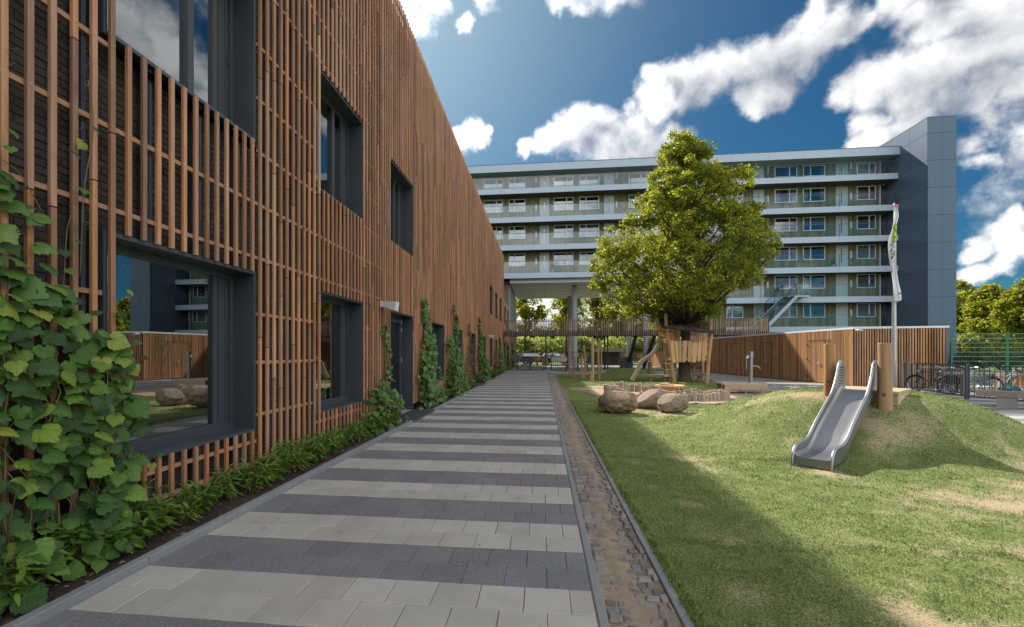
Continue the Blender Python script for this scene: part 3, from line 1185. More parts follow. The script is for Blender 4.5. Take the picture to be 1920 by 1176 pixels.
def make_door(root, a, b_, z0, z1, detailed=True):
    y0, y1 = a - 0.22, b_ + 0.045
    t = 0.035
    xo, xi = -3.645, -4.05
    m = MB()
    m.box(xi, xo, y0, y0 + t, z0, z1)
    m.box(xi, xo, y1 - t, y1, z0, z1)
    m.box(xi, xo + 0.002, y0 + t, y1 - t, z1 - t, z1)
    dr = m.build('door', M['darkmetal'], root)
    yi0, yi1 = y0 + t, y1 - t
    # fixed side light on the near side, leaf hinged at the far side
    sp = yi0 + (yi1 - yi0) * 0.42
    xf0, xf1 = -4.02, -3.95
    f = MB()
    f.box(xf0, xf1, yi0, yi0 + 0.06, z0, z1 - t)
    f.box(xf0, xf1, sp - 0.035, sp + 0.035, z0, z1 - t)
    f.box(xf0, xf1, yi1 - 0.06, yi1, z0, z1 - t)
    f.box(xf0, xf1, yi0 + 0.06, sp - 0.035, z1 - t - 0.06, z1 - t)
    f.box(xf0, xf1, sp + 0.035, yi1 - 0.06, z1 - t - 0.06, z1 - t)
    f.box(xf0, xf1, yi0 + 0.06, sp - 0.035, z0, z0 + 0.1)
    f.build('frame', M['darkmetal'], dr)
    MB().box(-3.99, -3.98, yi0 + 0.06, sp - 0.035, z0 + 0.1, z1 - t - 0.06).build('side_light', M['glass'], dr)
    l0, l1, lz0, lz1 = sp + 0.04, yi1 - 0.065, z0 + 0.02, z1 - t - 0.07
    lf = MB()
    s = 0.11
    lf.box(-4.005, -3.94, l0, l0 + s, lz0, lz1)
    lf.box(-4.005, -3.94, l1 - s, l1, lz0, lz1)
    lf.box(-4.005, -3.94, l0 + s, l1 - s, lz1 - s, lz1)
    lf.box(-4.005, -3.94, l0 + s, l1 - s, lz0, lz0 + 0.22)
    lf.build('door_leaf', M['darkmetal'], dr)
    MB().box(-3.98, -3.97, l0 + s, l1 - s, lz0 + 0.22, lz1 - s).build('pane', M['glass'], dr)
    if detailed:
        h = MB()
        h.box(-3.94, -3.90, l0 + 0.04, l0 + 0.06, 1.02, 1.04)
        h.box(-3.90, -3.885, l0 + 0.02, l0 + 0.16, 1.02, 1.04)
        h.build('handle', M['galv'], dr)
        for z in (0.35, 1.35, 2.2, 2.42):
            MB().tube([(-3.935, l1 + 0.005, z), (-3.935, l1 + 0.005, z + 0.11)], 0.012, 8).build('hinge', M['galv'], dr)
    return dr


def facade(root, y0, y1, ztop, openings, near):
    holes = [(a - 0.22, b_ + 0.045, z0, z1) for a, b_, z0, z1, kd in openings]
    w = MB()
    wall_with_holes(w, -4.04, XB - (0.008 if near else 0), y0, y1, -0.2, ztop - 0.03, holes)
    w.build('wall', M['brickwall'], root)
    # shell behind: floors, roof, back and end walls
    s = MB()
    s.box(-16, -4.045, y0, y1, ztop - 0.4, ztop - 0.18)
    s.box(-16, -15.8, y0, y1, -0.2, ztop - 0.4)
    s.box(-15.8, -4.05, y0, y0 + 0.2, -0.2, ztop - 0.4)
    s.box(-15.8, -4.05, y1 - 0.2, y1, -0.2, ztop - 0.4)
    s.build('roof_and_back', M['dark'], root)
    s = MB()
    s.box(-15.7, -4.08, y0 + 0.3, y1 - 0.3, -0.1, 0.02)
    s.box(-15.7, -4.08, y0 + 0.3, y1 - 0.3, 3.3, 3.7)
    if ztop > 8:
        s.box(-15.7, -4.08, y0 + 0.3, y1 - 0.3, 6.9, 7.2)
    s.box(-8.2, -8.0, y0 + 0.3, y1 - 0.3, 0.03, ztop - 0.5)
    for y in np.arange(6.4, y1, 7.2):
        if y > y0 + 1:
            s.box(-7.99, -4.12, y, y + 0.12, 0.03, ztop - 0.5)
    s.build('rooms', M['room'], root)
    for a, b_, z0, z1, kd in openings:
        (make_window if kd == 'window' else make_door)(root, a, b_, z0, z1, a < 20)
    # rails
    levels = [0.22, 0.82, 1.49, 2.11, 2.83, 3.52, 4.20, 4.88, 5.57, 6.42, 7.1, 7.8, 8.5, 9.2, 9.9, 10.4]
    for z in levels:
        if z > ztop - 0.1:
            continue
        zz = z
        cuts = [(h[0] - 0.02, h[1] + 0.02) for h in holes if h[2] - 0.02 < zz < h[3] + 0.02]
        for s, e in subtract(y0 + 0.02, y1 - 0.02, cuts):
            MB().box(-3.673, -3.634, s, e, z - 0.02, z + 0.02).build('rail', M['rail'], root)
    for h, (a, b_, z0, z1, kd) in zip(holes, openings):
        if kd == 'window':
            z = z0 - 0.13 if z0 < 2 else z0 - 0.09
            MB().box(-3.673, -3.634, h[0] + 0.1, h[1], z - 0.02, z + 0.02).build('rail', M['rail'], root)
    # vertical steel profiles
    y = 2.68 if near else y0 + 0.3
    pm = MB()
    while y < min(y1, 44):
        cuts = [(hh[2] - 0.01, hh[3] + 0.01) for hh in holes if hh[0] - 0.03 < y < hh[1] + 0.03]
        for s, e in subtract(0.0, ztop - 0.25, cuts):
            if y < 13:
                MB().box(-3.79, -3.675, y, y + 0.035, s, e).build('steel_profile', M['steelpost'], root)
            else:
                pm.box(-3.79, -3.675, y, y + 0.035, s, e)
        y += 0.64
    if pm.v:
        pm.build('far_steel_profiles', M['steelpost'], root, kind='stuff')
    # slats
    unit = slat_unit()
    umesh = unit.mesh('slat', M['slat'])
    k0 = -24 if near else int((y0 - 2.734) / PITCH) + 1
    pieces = []
    k = k0
    while True:
        y = 2.734 + PITCH * k
        if y > y1 - 0.03:
            break
        cuts = []
        for a, b_, z0, z1, kd in openings:
            if a - 0.06 < y < b_ + 0.02:
                cuts.append((z0 + (0.01 if z0 > 0.5 else -0.5), z1 - 0.005))
        for s, e in subtract(RNG.uniform(0.16, 0.21), ztop + RNG.uniform(-.012, .012), cuts):
            if e - s < 0.15:
                continue
            z = s
            while e - z > 3.0:
                j = z + RNG.uniform(0.9, 3.4)
                if e - j < 0.6:
                    break
                pieces.append((k, y, z, j - 0.011))
                z = j
            pieces.append((k, y, z, e))
        k += 1
    rest = MB()
    n = 0
    for k, y, s, e in pieces:
        x = -3.6165 + RNG.uniform(-.002, .002)
        if near and y > 2.3 and n < 300:
            link('slat', umesh, root, (x, y, s), (0, 0, RNG.uniform(-.015, .015)), (1, 1, e - s))
            n += 1
        else:
            rest.add([(vx + x, vy + y, s + vz * (e - s)) for vx, vy, vz in unit.v], unit.f)
    rest.build('far_slats' if near else 'slats', M['slat'], root, kind='stuff')
    # screw heads at the rail crossings of the nearest slats
    if near:
        sc = MB()
        for k, y, s, e in pieces:
            if 2.3 < y < 8:
                for z in levels:
                    if s < z < e and z < 7.5:
                        sc.tube([(-3.601, y, z), (-3.5975, y, z)], 0.0055, 6)
        sc.build('screws', M['galv'], root, kind='stuff')


school = thing('school_building', 'long school building behind vertical brown timber slats with deep dark window boxes', 'building', (-3.7, 2.0, 0))
facade(school, -6.0, 43.0, Z_TOP, OPEN, True)

# bricks one by one where the slats let one see them
def bricks(root):
    holes = [(a - 0.22, b_ + 0.045, z0, z1) for a, b_, z0, z1, kd in OPEN]
    cand = []
    row = 0
    z = 0.0
    while z < 7.2:
        y = 2.05 + (0.111 if row % 2 else 0)
        while y < 7.4:
            if not any(h[0] - 0.1 < y < h[1] + 0.1 and h[2] - 0.04 < z < h[3] + 0.04 for h in holes):
                cand.append((sqrt(3.8 ** 2 + y ** 2 + (z - EYE) ** 2), y, z))
            y += 0.222
        z += 0.0625
        row += 1
    cand.sort()
    var = []
    for i in range(6):
        m = MB()
        m.slab(0.212, 0.054, 0.03, 0.005)
        m.v = [(z_ + RNG.uniform(-.002, .002), x_ + RNG.uniform(-.003, .003), y_ + RNG.uniform(-.003, .003)) for x_, y_, z_ in m.v]
        var.append(m)
    vm = [m.mesh('brick', M['brick']) for m in var]
    rest = MB()
    # the nearest that stand clear of the creeper are the ones to be seen
    seen = [c for c in cand if c[1] > 2.7 and c[2] > 1.4]
    unseen = [c for c in cand if not (c[1] > 2.7 and c[2] > 1.4)]
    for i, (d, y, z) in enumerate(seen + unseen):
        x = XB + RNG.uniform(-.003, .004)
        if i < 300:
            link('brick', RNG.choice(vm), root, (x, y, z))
        else:
            v = RNG.choice(var)
            rest.add([(a + x, b_ + y, c + z) for a, b_, c in v.v], v.f)
    rest.build('other_bricks', M['brick'], root, kind='stuff')
bricks(school)
# pale light strip between the slats by the first door
MB().box(-3.70, -3.675, 9.80, 9.825, 1.1, 2.55).build('light_strip', M['plastic'], school)
# metal sills under the bottom windows already belong to the windows

wing = thing('school_wing', 'lower far wing of the slatted school building with tall narrow windows', 'building', (-3.7, 43.1, 0))
facade(wing, 43.02, 64.0, 6.55, OPEN_LOW, False)


def flood(y, z, label, s=1.0):
    t = thing('wall_lamp', label, 'lamp', (-3.58, y, z), 'lamps on the slatted wall')
    m = MB()
    # tapering hood opening towards the path
    a = [(-3.585, y - .05 * s, z - .045 * s), (-3.585, y + .05 * s, z - .045 * s), (-3.585, y + .05 * s, z + .05 * s), (-3.585, y - .05 * s, z + .05 * s)]
    c = [(-3.25, y - .13 * s, z - .15 * s), (-3.25, y + .13 * s, z - .15 * s), (-3.22, y + .13 * s, z + .05 * s), (-3.22, y - .13 * s, z + .05 * s)]
    m.add(a + c, [(0, 1, 2, 3), (0, 4, 5, 1), (1, 5, 6, 2), (2, 6, 7, 3), (3, 7, 4, 0), (4, 5, 6, 7)])
    m.build('hood', M['plastic'], t)
    MB().box(-3.6, -3.58, y - .07 * s, y + .07 * s, z - .07 * s, z + .07 * s).build('mounting_plate', M['plastic'], t)
    m = MB()
    m.add([(-3.247, y - .11 * s, z - .13 * s), (-3.247, y + .11 * s, z - .13 * s), (-3.217, y + .11 * s, z + .035 * s), (-3.217, y - .11 * s, z + .035 * s),
           (-3.257, y - .11 * s, z - .13 * s), (-3.257, y + .11 * s, z - .13 * s), (-3.227, y + .11 * s, z + .035 * s), (-3.227, y - .11 * s, z + .035 * s)],
          [(0, 1, 2, 3), (7, 6, 5, 4), (0, 4, 5, 1), (1, 5, 6, 2), (2, 6, 7, 3), (3, 7, 4, 0)])
    m.build('lens', M['white'], t)


flood(10.05, 2.70, 'pale wedge shaped lamp on the slats beside the nearest glazed door')
flood(30.6, 2.75, 'small far pale lamp on the slats beyond the tallest far creeper', 0.9)

# boot grates in front of the doors
def grate(y0, y1, label):
    t = thing('door_grate', label, 'grate', (-3.3, (y0 + y1) / 2, 0), 'boot grates at the school doors')
    MB().box(-3.62, -2.98, y0, y1, -0.06, 0.022).build('pan', M['fencegrey'], t)
    m = MB()
    n = int((y1 - y0) / 0.05)
    for i in range(n):
        y = y0 + 0.03 + i * (y1 - y0 - 0.06) / n
        m.box(-3.60, -3.0, y, y + 0.016, 0.024, 0.042)
    m.build('bars', M['fencegrey'], t, kind='stuff')
    MB().box(-4.0, -3.62, y0, y1, -0.06, 0.03).build('door_step', M['concrete'], t)
grate(10.43, 12.62, 'ribbed grey metal grate before the nearest glazed school door')
grate(22.3, 24.15, 'grey metal grate before the second door along the slatted wall')
grate(28.05, 29.35, 'smallest and farthest grey grate along the slatted wall')

# ------------------------------------------------------------------ the flats across the end
def clad_mat(name, c1, c2):
    m, k, b = new_mat(name)
    p = pos(k)
    sep = k.n('ShaderNodeSeparateXYZ'); k.l(p, sep.inputs[0])
    brd = k.math('FLOOR', k.math('MULTIPLY', sep.outputs[0], 6.5))
    wn = k.n('ShaderNodeTexWhiteNoise', noise_dimensions='1D'); k.l(brd, wn.inputs['W'])
    st = k.noise(k.vmath('MULTIPLY', p, (14, 14, 0.7)), 1.0, 4, 0.6)
    f = k.math('ADD', k.math('MULTIPLY', wn.outputs[0], 0.6), k.math('MULTIPLY', st.outputs[0], 0.5))
    col = k.ramp(f, [(0.15, c1), (0.9, c2)])
    fr = k.math('FRACT', k.math('MULTIPLY', sep.outputs[0], 6.5))
    seam = k.math('LESS_THAN', fr, 0.1)
    col = k.mix(k.math('MULTIPLY', seam, 0.7), col, (0.02, 0.017, 0.012))
    k.l(col, b.inputs['Base Color'])
    b.inputs['Roughness'].default_value = 0.75
    return m


M['clad_green'] = clad_mat('green_weathered_boards', (0.11, 0.10, 0.045), (0.25, 0.225, 0.115))
M['clad_brown2'] = clad_mat('brown_boards', (0.13, 0.095, 0.055), (0.27, 0.20, 0.125))

YF, YW = 48.0, 49.6
FLOORS = [4.16, 7.02, 9.88, 12.79, 15.67, 18.65]
XR = 33.40
XUP = 17.9
flats = thing('apartment_building', 'long six storey block of flats with white balcony bands standing on columns', 'building', (10, 50, 0))

c = MB()
for i, z in enumerate(FLOORS):
    x0 = -14 if z > 9 else XUP
    top = FLOORS[i + 1] - 0.30 if i < 5 else 20.5
    c.box(x0, XR, YW, 62, z - 0.29, top)
c.build('upper_wall', M['clad_green'], flats)
MB().box(XUP, XR, YW + 0.004, 62, -0.1, 3.86).build('ground_floor_wall', M['clad_brown2'], flats)
MB().box(-14, -3.6, YW - 0.3, 62, -0.1, 9.3).build('end_wall', M['clad_brown2'], flats)
m = MB(); m.box(-3.59, -3.53, YW - 0.2, 62, 4.2, 8.88); m.build('glazed_side', M['panel'], flats)
c = MB(); c.box(-14, XR + 0.8, 47.9, 62.2, 20.36, 21.05)
c.build('roof_slab', M['panel'], flats)
# fascia panels and roof edging
x = -14.0
while x < XR:
    e = min(x + 3.25, XR + 0.8)
    MB().box(x + 0.006, e - 0.006, 47.86, 47.895, 20.34, 21.08).build('fascia_panel', M['panel'], flats)
    x = e
MB().box(-14, XR + 0.82, 47.84, 62.2, 21.085, 21.13).build('roof_edging', M['fencegrey'], flats)

for i, z in enumerate(FLOORS):
    x0 = -14.0 if z > 9 else XUP
    MB().box(x0, XR, YF + 0.06, YW - 0.01, z - 0.46, z - 0.02).build('gallery_floor', M['soffit'], flats)
    x = x0
    while x < XR - 0.1:
        e = min(x + 3.25, XR)
        MB().box(x + 0.006, e - 0.006, YF, YF + 0.055, z - 0.55, z).build('edge_panel', M['panel'], flats)
        g = MB().box(x + 0.02, e - 0.02, YF + 0.02, YF + 0.034, z + 0.03, z + 1.16).build('balustrade_glass', M['glass_rail'], flats)
        MB().box(x - 0.02, x + 0.02, YF + 0.04, YF + 0.08, z, z + 1.16).build('balustrade_post', M['fencegrey'], flats)
        x = e
    MB().box(x0, XR, YF + 0.005, YF + 0.05, z + 1.165, z + 1.20).build('balustrade_rail', M['fencegrey'], flats)

WINS = [(-6.34, -4.26), (-3.63, -1.85), (1.13, 3.18), (3.8, 5.85), (8.85, 10.7), (11.3, 13.2), (16.35, 17.9), (18.5, 20.1), (23.1, 25.2), (25.75, 27.8), (30.7, 32.4)]
DOORS = [(-.35, .67), (6.33, 7.38), (14.0, 15.0), (21.1, 22.1), (28.8, 29.9)]
LAMPS = [-.72, 7.62, 15.3, 22.45, 30.2]
M['curtain_red'] = plain('red_check_curtain', (0.35, 0.05, 0.06), 0.9, 0, 0.5, 14.0)
M['curtain_blue'] = plain('blue_curtain', (0.10, 0.19, 0.36), 0.9, 0, 0.3, 6.0)
rw = random.Random(12)
for i, z in enumerate(FLOORS):
    for q, (a, b_) in enumerate(WINS):
        if z < 9 and a < XUP:
            continue
        z0, z1 = z + 0.98, z + (2.34 if i < 5 else 1.62)
        if i == 5:
            z0, z1 = z + 0.55, z + 1.62
        fy0, fy1 = YW - 0.11, YW - 0.002
        t = 0.075
        f = MB()
        f.box(a, a + t, fy0, fy1, z0, z1); f.box(b_ - t, b_, fy0, fy1, z0, z1)
        f.box(a + t, b_ - t, fy0, fy1, z0, z0 + t); f.box(a + t, b_ - t, fy0, fy1, z1 - t, z1)
        mid = a + (b_ - a) * (0.66 if q % 2 == 0 else 0.34)
        f.box(mid - 0.05, mid + 0.05, fy0, fy1, z0 + t, z1 - t)
        win = f.build('window', M['white'], flats)
        MB().box(a + t, mid - 0.05, fy0 + 0.03, fy0 + 0.04, z0 + t, z1 - t).build('pane', M['glass_far'], win)
        MB().box(mid + 0.05, b_ - t, fy0 + 0.03, fy0 + 0.04, z0 + t, z1 - t).build('pane', M['glass_far'], win)
        MB().box(a + t, b_ - t, fy1 - 0.012, fy1 - 0.004, z0 + t, z1 - t).build('unlit_room_sheet', M['dark'], win)  # dark sheet: the unlit room behind the panes put into its colour
        r = rw.random()
        key = None
        if (i, q) == (4, 10): key = 'curtain_red'
        elif i == 5 and r < 0.8: key = 'curtain_blue' if r < 0.4 else 'curtain'
        elif r < 0.45: key = 'curtain'
        if key:
            cm = MB()
            if rw.random() < 0.5 or key == 'curtain_red':
                cm.box(a + t, b_ - t, fy1 - 0.028, fy1 - 0.02, z0 + t + (0 if rw.random() < .6 else .5), z1 - t)
            else:
                cm.box(a + t, a + t + 0.5, fy1 - 0.028, fy1 - 0.02, z0 + t, z1 - t)
                cm.box(b_ - t - 0.4, b_ - t, fy1 - 0.028, fy1 - 0.02, z0 + t, z1 - t)
            cm.build('curtain', M[key], win)
    for a, b_ in DOORS:
        if z < 9 and a < XUP:
            continue
        zt = z + (2.38 if i < 5 else 1.68)
        d = MB().box(a, b_, YW - 0.07, YW - 0.003, z + 0.0, zt).build('door', M['doorgrey'], flats)
        if i in (2, 3, 5, 4):
            MB().box(a + 0.45, a + 0.55, YW - 0.09, YW - 0.071, z + 0.7, zt - 0.35).build('door_light', M['glass_far'], d)
        MB().box(b_ - 0.13, b_ - 0.09, YW - 0.12, YW - 0.071, z + 0.95, z + 1.15).build('handle', M['galv'], d)
    for x in LAMPS:
        if z < 9 and x < XUP:
            continue
        MB().box(x - 0.07, x + 0.07, YW - 0.09, YW - 0.003, z + 1.1, z + 1.75).build('wall_light', M['white'], flats)
    MB().box(32.85, XR - 0.02, YW - 0.08, YW - 0.01, z + 0.0, z + (2.3 if i < 5 else 1.66)).build('stair_glass', M['glass_far'], flats)
    MB().box(32.87, XR - 0.04, YW - 0.009, YW - 0.003, z + 0.0, z + (2.28 if i < 5 else 1.64)).build('unlit_stair_sheet', M['dark'], flats)  # dark sheet standing in for the shade of the stairwell behind the glass
    f = MB()
    f.box(32.78, 32.86, YW - 0.1, YW - 0.003, z, z + (2.32 if i < 5 else 1.68))
    f.build('stair_frame', M['white'], flats)

# passage ceiling and its round concrete columns
MB().box(-3.45, XUP - 0.01, YF + 0.6, 62.8, 8.92, 9.42).build('passage_ceiling', M['offwhite'], flats)
m = MB()
for y in np.arange(51, 62.5, 2.4):
    m.box(-3.4, XUP - 0.02, y, y + 0.03, 8.905, 8.918)
for x in np.arange(0.2, 17.5, 3.2):
    m.box(x, x + 0.025, YF + 0.7, 62.7, 8.906, 8.919)
m.build('ceiling_seams', M['soffit'], flats)
for x in (3.43, 10.9):
    for y in (51.0, 60.8):
        MB().tube([(x, y, -0.05), (x, y, 8.93)], 0.285, 20).build('column', M['column'], flats, smooth=False)

# lift tower
tower = thing('lift_tower', 'tall blue grey clad lift tower at the right end of the flats', 'tower', (34.6, 48, 0))
TX0, TX1, TY0, TY1, TZ = 33.47, 35.68, 44.72, 52.5, 22.2
MB().box(TX0, TX1, TY0, TY1, -0.1, TZ - 0.05).build('core', M['black'], tower)
seams = [TZ] + [20.85 - 2.39 * i for i in range(9)] + [0.02]
for a, b_ in zip(seams[1:], seams[:-1]):
    for x0, x1 in ((TX0 - 0.025, (TX0 + TX1) / 2), ((TX0 + TX1) / 2, TX1 + 0.025)):
        MB().box(x0 + 0.008, x1 - 0.008, TY0 - 0.03, TY0 - 0.002, a + 0.012, b_ - 0.012).build('front_panel', M['tower'], tower)
    for y0, y1 in ((TY0, 46.7), (46.7, 48.9), (48.9, TY1)):
        MB().box(TX0 - 0.03, TX0 - 0.002, y0 + 0.008, y1 - 0.008, a + 0.012, b_ - 0.012).build('side_panel', M['tower'], tower)
        MB().box(TX1 + 0.002, TX1 + 0.03, y0 + 0.008, y1 - 0.008, a + 0.012, b_ - 0.012).build('side_panel', M['tower'], tower)
MB().box(TX0 - 0.04, TX1 + 0.04, TY0 - 0.04, TY1, TZ, TZ + 0.06).build('coping', M['fencegrey'], tower)

# ------------------------------------------------------------------ footbridge with slatted sides
bridge = thing('footbridge', 'dark footbridge with close brown wooden balusters crossing behind the tree', 'bridge', (8, 42, 0))
BX0, BX1, BY0, BY1 = -3.55, 18.8, 41.2, 43.0
m = MB()
m.box(BX0, BX1, BY0 + 0.05, BY0 + 0.15, 3.14, 3.46); m.box(BX0, BX1, BY1 - 0.15, BY1 - 0.05, 3.14, 3.46)
m.box(BX0, BX1, BY0 + 0.15, BY1 - 0.15, 3.36, 3.44)
for x in np.arange(BX0 + 0.5, BX1, 1.5):
    m.box(x, x + 0.08, BY0 + 0.15, BY1 - 0.15, 3.2, 3.36)
m.build('deck', M['black'], bridge)
M['baluster'] = wood('baluster_wood', (0.27, 0.155, 0.09), (0.46, 0.28, 0.165), 'Z', 1.0, 0.6, 0.4, 0.3)
bm_ = MB().box(-0.018, 0.018, -0.02, 0.02, 0, 1.46).mesh('baluster', M['baluster'])
for yy, tilt in ((BY0 + 0.02, 0), (BY1 - 0.02, 0)):
    m = MB()
    for z in (4.48, 3.55):
        m.box(BX0, BX1, yy + (0.018 if yy < 42 else -0.058), yy + (0.058 if yy < 42 else -0.018), z, z + 0.045)
    for x in np.arange(BX0 + 0.3, BX1 + 0.1, 2.0):
        m.box(x, x + 0.05, yy + (0.018 if yy < 42 else -0.068), yy + (0.068 if yy < 42 else -0.018), 3.46, 4.48)
    m.build('rail', M['black'], bridge)
    x = BX0 + 0.08
    while x < BX1:
        link('baluster', bm_, bridge, (x, yy, 3.12), (0, 0, 0))
        x += 0.157 if yy < 42 else 0.25
for y in np.arange(BY0 + 0.12, BY1 - 0.1, 0.157):
    link('baluster', bm_, bridge, (BX1 + 0.02, y, 3.12), (0, 0, pi / 2))
for px, zc in ((1023.5, 41.4), (1133.5, 41.5), (1139.5, 40.8), (1342, 40.6)):
    p = W(px, 662, zc)
    MB().box(p.x - 0.055, p.x + 0.055, p.y - 0.055, p.y + 0.055, 0, 3.15).build('post', M['black'], bridge)
    MB().box(p.x - 0.16, p.x + 0.16, p.y - 0.16, p.y + 0.16, 0.012, 0.10).build('post_foot', M['concrete'], bridge)

# dark steel stair down from the bridge
st = thing('steel_stair', 'black open tread steel stair running down from the footbridge', 'stair', (9.1, 46, 0))
N = 18
for sx in (8.3, 9.95):
    MB().beam((sx, 43.0, 3.2), (sx + 0.3, 49.2, 0.1), 0.22, 0.42).build('stringer', M['black'], st)
    MB().tube([(sx, 43.0, 4.25), (sx + 0.3, 49.2, 1.15)], 0.025, 6).build('handrail', M['black'], st)
    hm = MB()
    for i in range(0, N, 3):
        t = (i + 0.5) / N
        hm.tube([(sx + 0.3 * t, 43 + 6.2 * t, 3.3 - 3.1 * t), (sx + 0.3 * t, 43 + 6.2 * t, 4.25 - 3.1 * t)], 0.015, 5)
    hm.build('rail_posts', M['black'], st)
tm = MB().box(-0.80, 0.80, -0.14, 0.14, -0.02, 0.02).mesh('tread', M['black'])
for i in range(N):
    t = (i + 0.5) / N
    link('tread', tm, st, (9.13 + 0.3 * t, 43 + 6.2 * t, 3.3 - 3.1 * t))

# pale stair with glass sides up to the first gallery
gs = thing('glass_sided_stair', 'pale grey stair with glass balustrades rising from footbridge to gallery', 'stair', (20, 45, 3.4))
A, B = Vector((18.5, 43.3, 3.45)), Vector((23.2, 46.8, 7.0))
dv = (B - A)
hd = Vector((dv.x, dv.y, 0)).normalized()
sd = Vector((hd.y, -hd.x, 0))
for s in (-0.6, 0.6):
    MB().beam(A + sd * s - Vector((0, 0, .1)), B + sd * s - Vector((0, 0, .1)), 0.06, 0.32).build('stringer', M['panel'], gs)
    a, b_ = A + sd * s + Vector((0, 0, .1)), B + sd * s + Vector((0, 0, .1))
    n = Vector((0, 0, 1.0))
    off = sd * 0.006
    MB().add([a - off, b_ - off, b_ + n - off, a + n - off, a + off, b_ + off, b_ + n + off, a + n + off], [(3, 2, 1, 0), (4, 5, 6, 7), (0, 1, 5, 4), (1, 2, 6, 5), (2, 3, 7, 6), (3, 0, 4, 7)]).build('balustrade_glass', M['glass_rail'], gs, fix=True)
    MB().tube([a + n * 1.02, b_ + n * 1.02], 0.025, 6).build('handrail', M['black'], gs)
    for t in np.linspace(0.02, 0.98, 5):
        q = a.lerp(b_, t)
        MB().tube([q, q + n * 1.02], 0.02, 5).build('balustrade_post', M['black'], gs)
for i in range(19):
    q = A.lerp(B, (i + 0.5) / 19)
    MB().beam(q - sd * 0.57, q + sd * 0.57, 0.25, 0.04, (0, 0, 1)).build('tread', M['fencegrey'], gs)
ld = MB(); ld.box(B.x - 0.3, B.x + 1.6, B.y - 0.3, YF - 0.02, 6.86, 7.0); ld.build('landing', M['panel'], gs)
ld = MB(); ld.box(B.x + 1.56, B.x + 1.575, B.y - 0.3, YF - 0.02, 7.02, 8.1); ld.build('landing_glass', M['glass_rail'], gs)
ld = MB(); ld.box(B.x + 0.5, B.x + 1.55, B.y - 0.31, B.y - 0.295, 7.02, 8.1); ld.build('landing_glass', M['glass_rail'], gs)

# ------------------------------------------------------------------ gate and black bar fence
def bar_fence(root, p0, p1, z0, z1, pitch, mat, bar=0.02, rail=0.04, posts=None, post_w=0.06, post_h=None, barname='bar'):
    p0, p1 = Vector((*p0, 0)), Vector((*p1, 0))
    L = (p1 - p0).length
    d = (p1 - p0) / L
    up = Vector((0, 0, 1))
    MB().beam(p0 + up * (z1 - rail / 2), p1 + up * (z1 - rail / 2), rail, rail).build('top_rail', mat, root)
    MB().beam(p0 + up * (z0 + rail / 2), p1 + up * (z0 + rail / 2), rail, rail).build('bottom_rail', mat, root)
    me = MB().tube([(0, 0, z0 + rail), (0, 0, z1 - rail)], bar / 2 * 1.15, 6).mesh(barname, mat)
    n = int(L / pitch)
    for i in range(n):
        q = p0 + d * (L * (i + 0.5) / n)
        link(barname, me, root, q)
    for t in (posts or []):
        q = p0 + d * t
        a = atan2(d.y, d.x)
        ph = post_h or z1 + 0.04
        pm = MB().box(-post_w / 2, post_w / 2, -post_w / 2, post_w / 2, -0.05, ph).mesh('post', mat)
        link('post', pm, root, q, (0, 0, a))


gate = thing('double_gate', 'black barred double gate closing the end of the striped path', 'gate', (-1, 42.6, 0))
bar_fence(gate, (-2.30, 42.7), (-1.22, 42.7), 0.06, 1.22, 0.15, M['black'], posts=[0, 1.04], post_w=0.09)
bar_fence(gate, (-1.14, 42.7), (0.12, 42.7), 0.06, 1.22, 0.15, M['black'], posts=[0.02, 1.24], post_w=0.09)
fn = thing('black_fence', 'long black bar fence running right from the double gate', 'fence', (3, 42.7, 0))
bar_fence(fn, (0.75, 42.7), (8.0, 42.7), 0.06, 1.18, 0.15, M['black'], posts=[0, 2.4, 4.8, 7.2], post_w=0.08)
hf = thing('tall_black_fence', 'tall black bar fence standing behind the double gate', 'fence', (2, 46, 0))
bar_fence(hf, (-2.6, 46), (7.5, 46), 0.1, 1.72, 0.17, M['black'], posts=[0, 2.5, 5, 7.5, 10], post_w=0.07)
for i, (px, lab) in enumerate(((1168, 'left one of the two dark cabinets beside the steel stair'), (1178.5, 'right one of the two dark cabinets beside the steel stair'))):
    p = W(px, 690, 46.5)
    t = thing('bin_cabinet', lab, 'cabinet', (p.x, p.y, 0), 'cabinets beside the steel stair')
    MB().box(p.x - 0.27, p.x + 0.27, p.y - 0.3, p.y + 0.3, 0.02, 1.12).build('body', M['fencegrey'], t)
    MB().box(p.x - 0.29, p.x + 0.29, p.y - 0.32, p.y + 0.32, 1.12, 1.17).build('lid', M['black'], t)
    MB().box(p.x - 0.24, p.x + 0.24, p.y - 0.315, p.y - 0.302, 0.08, 1.05).build('door', M['darkmetal'], t)

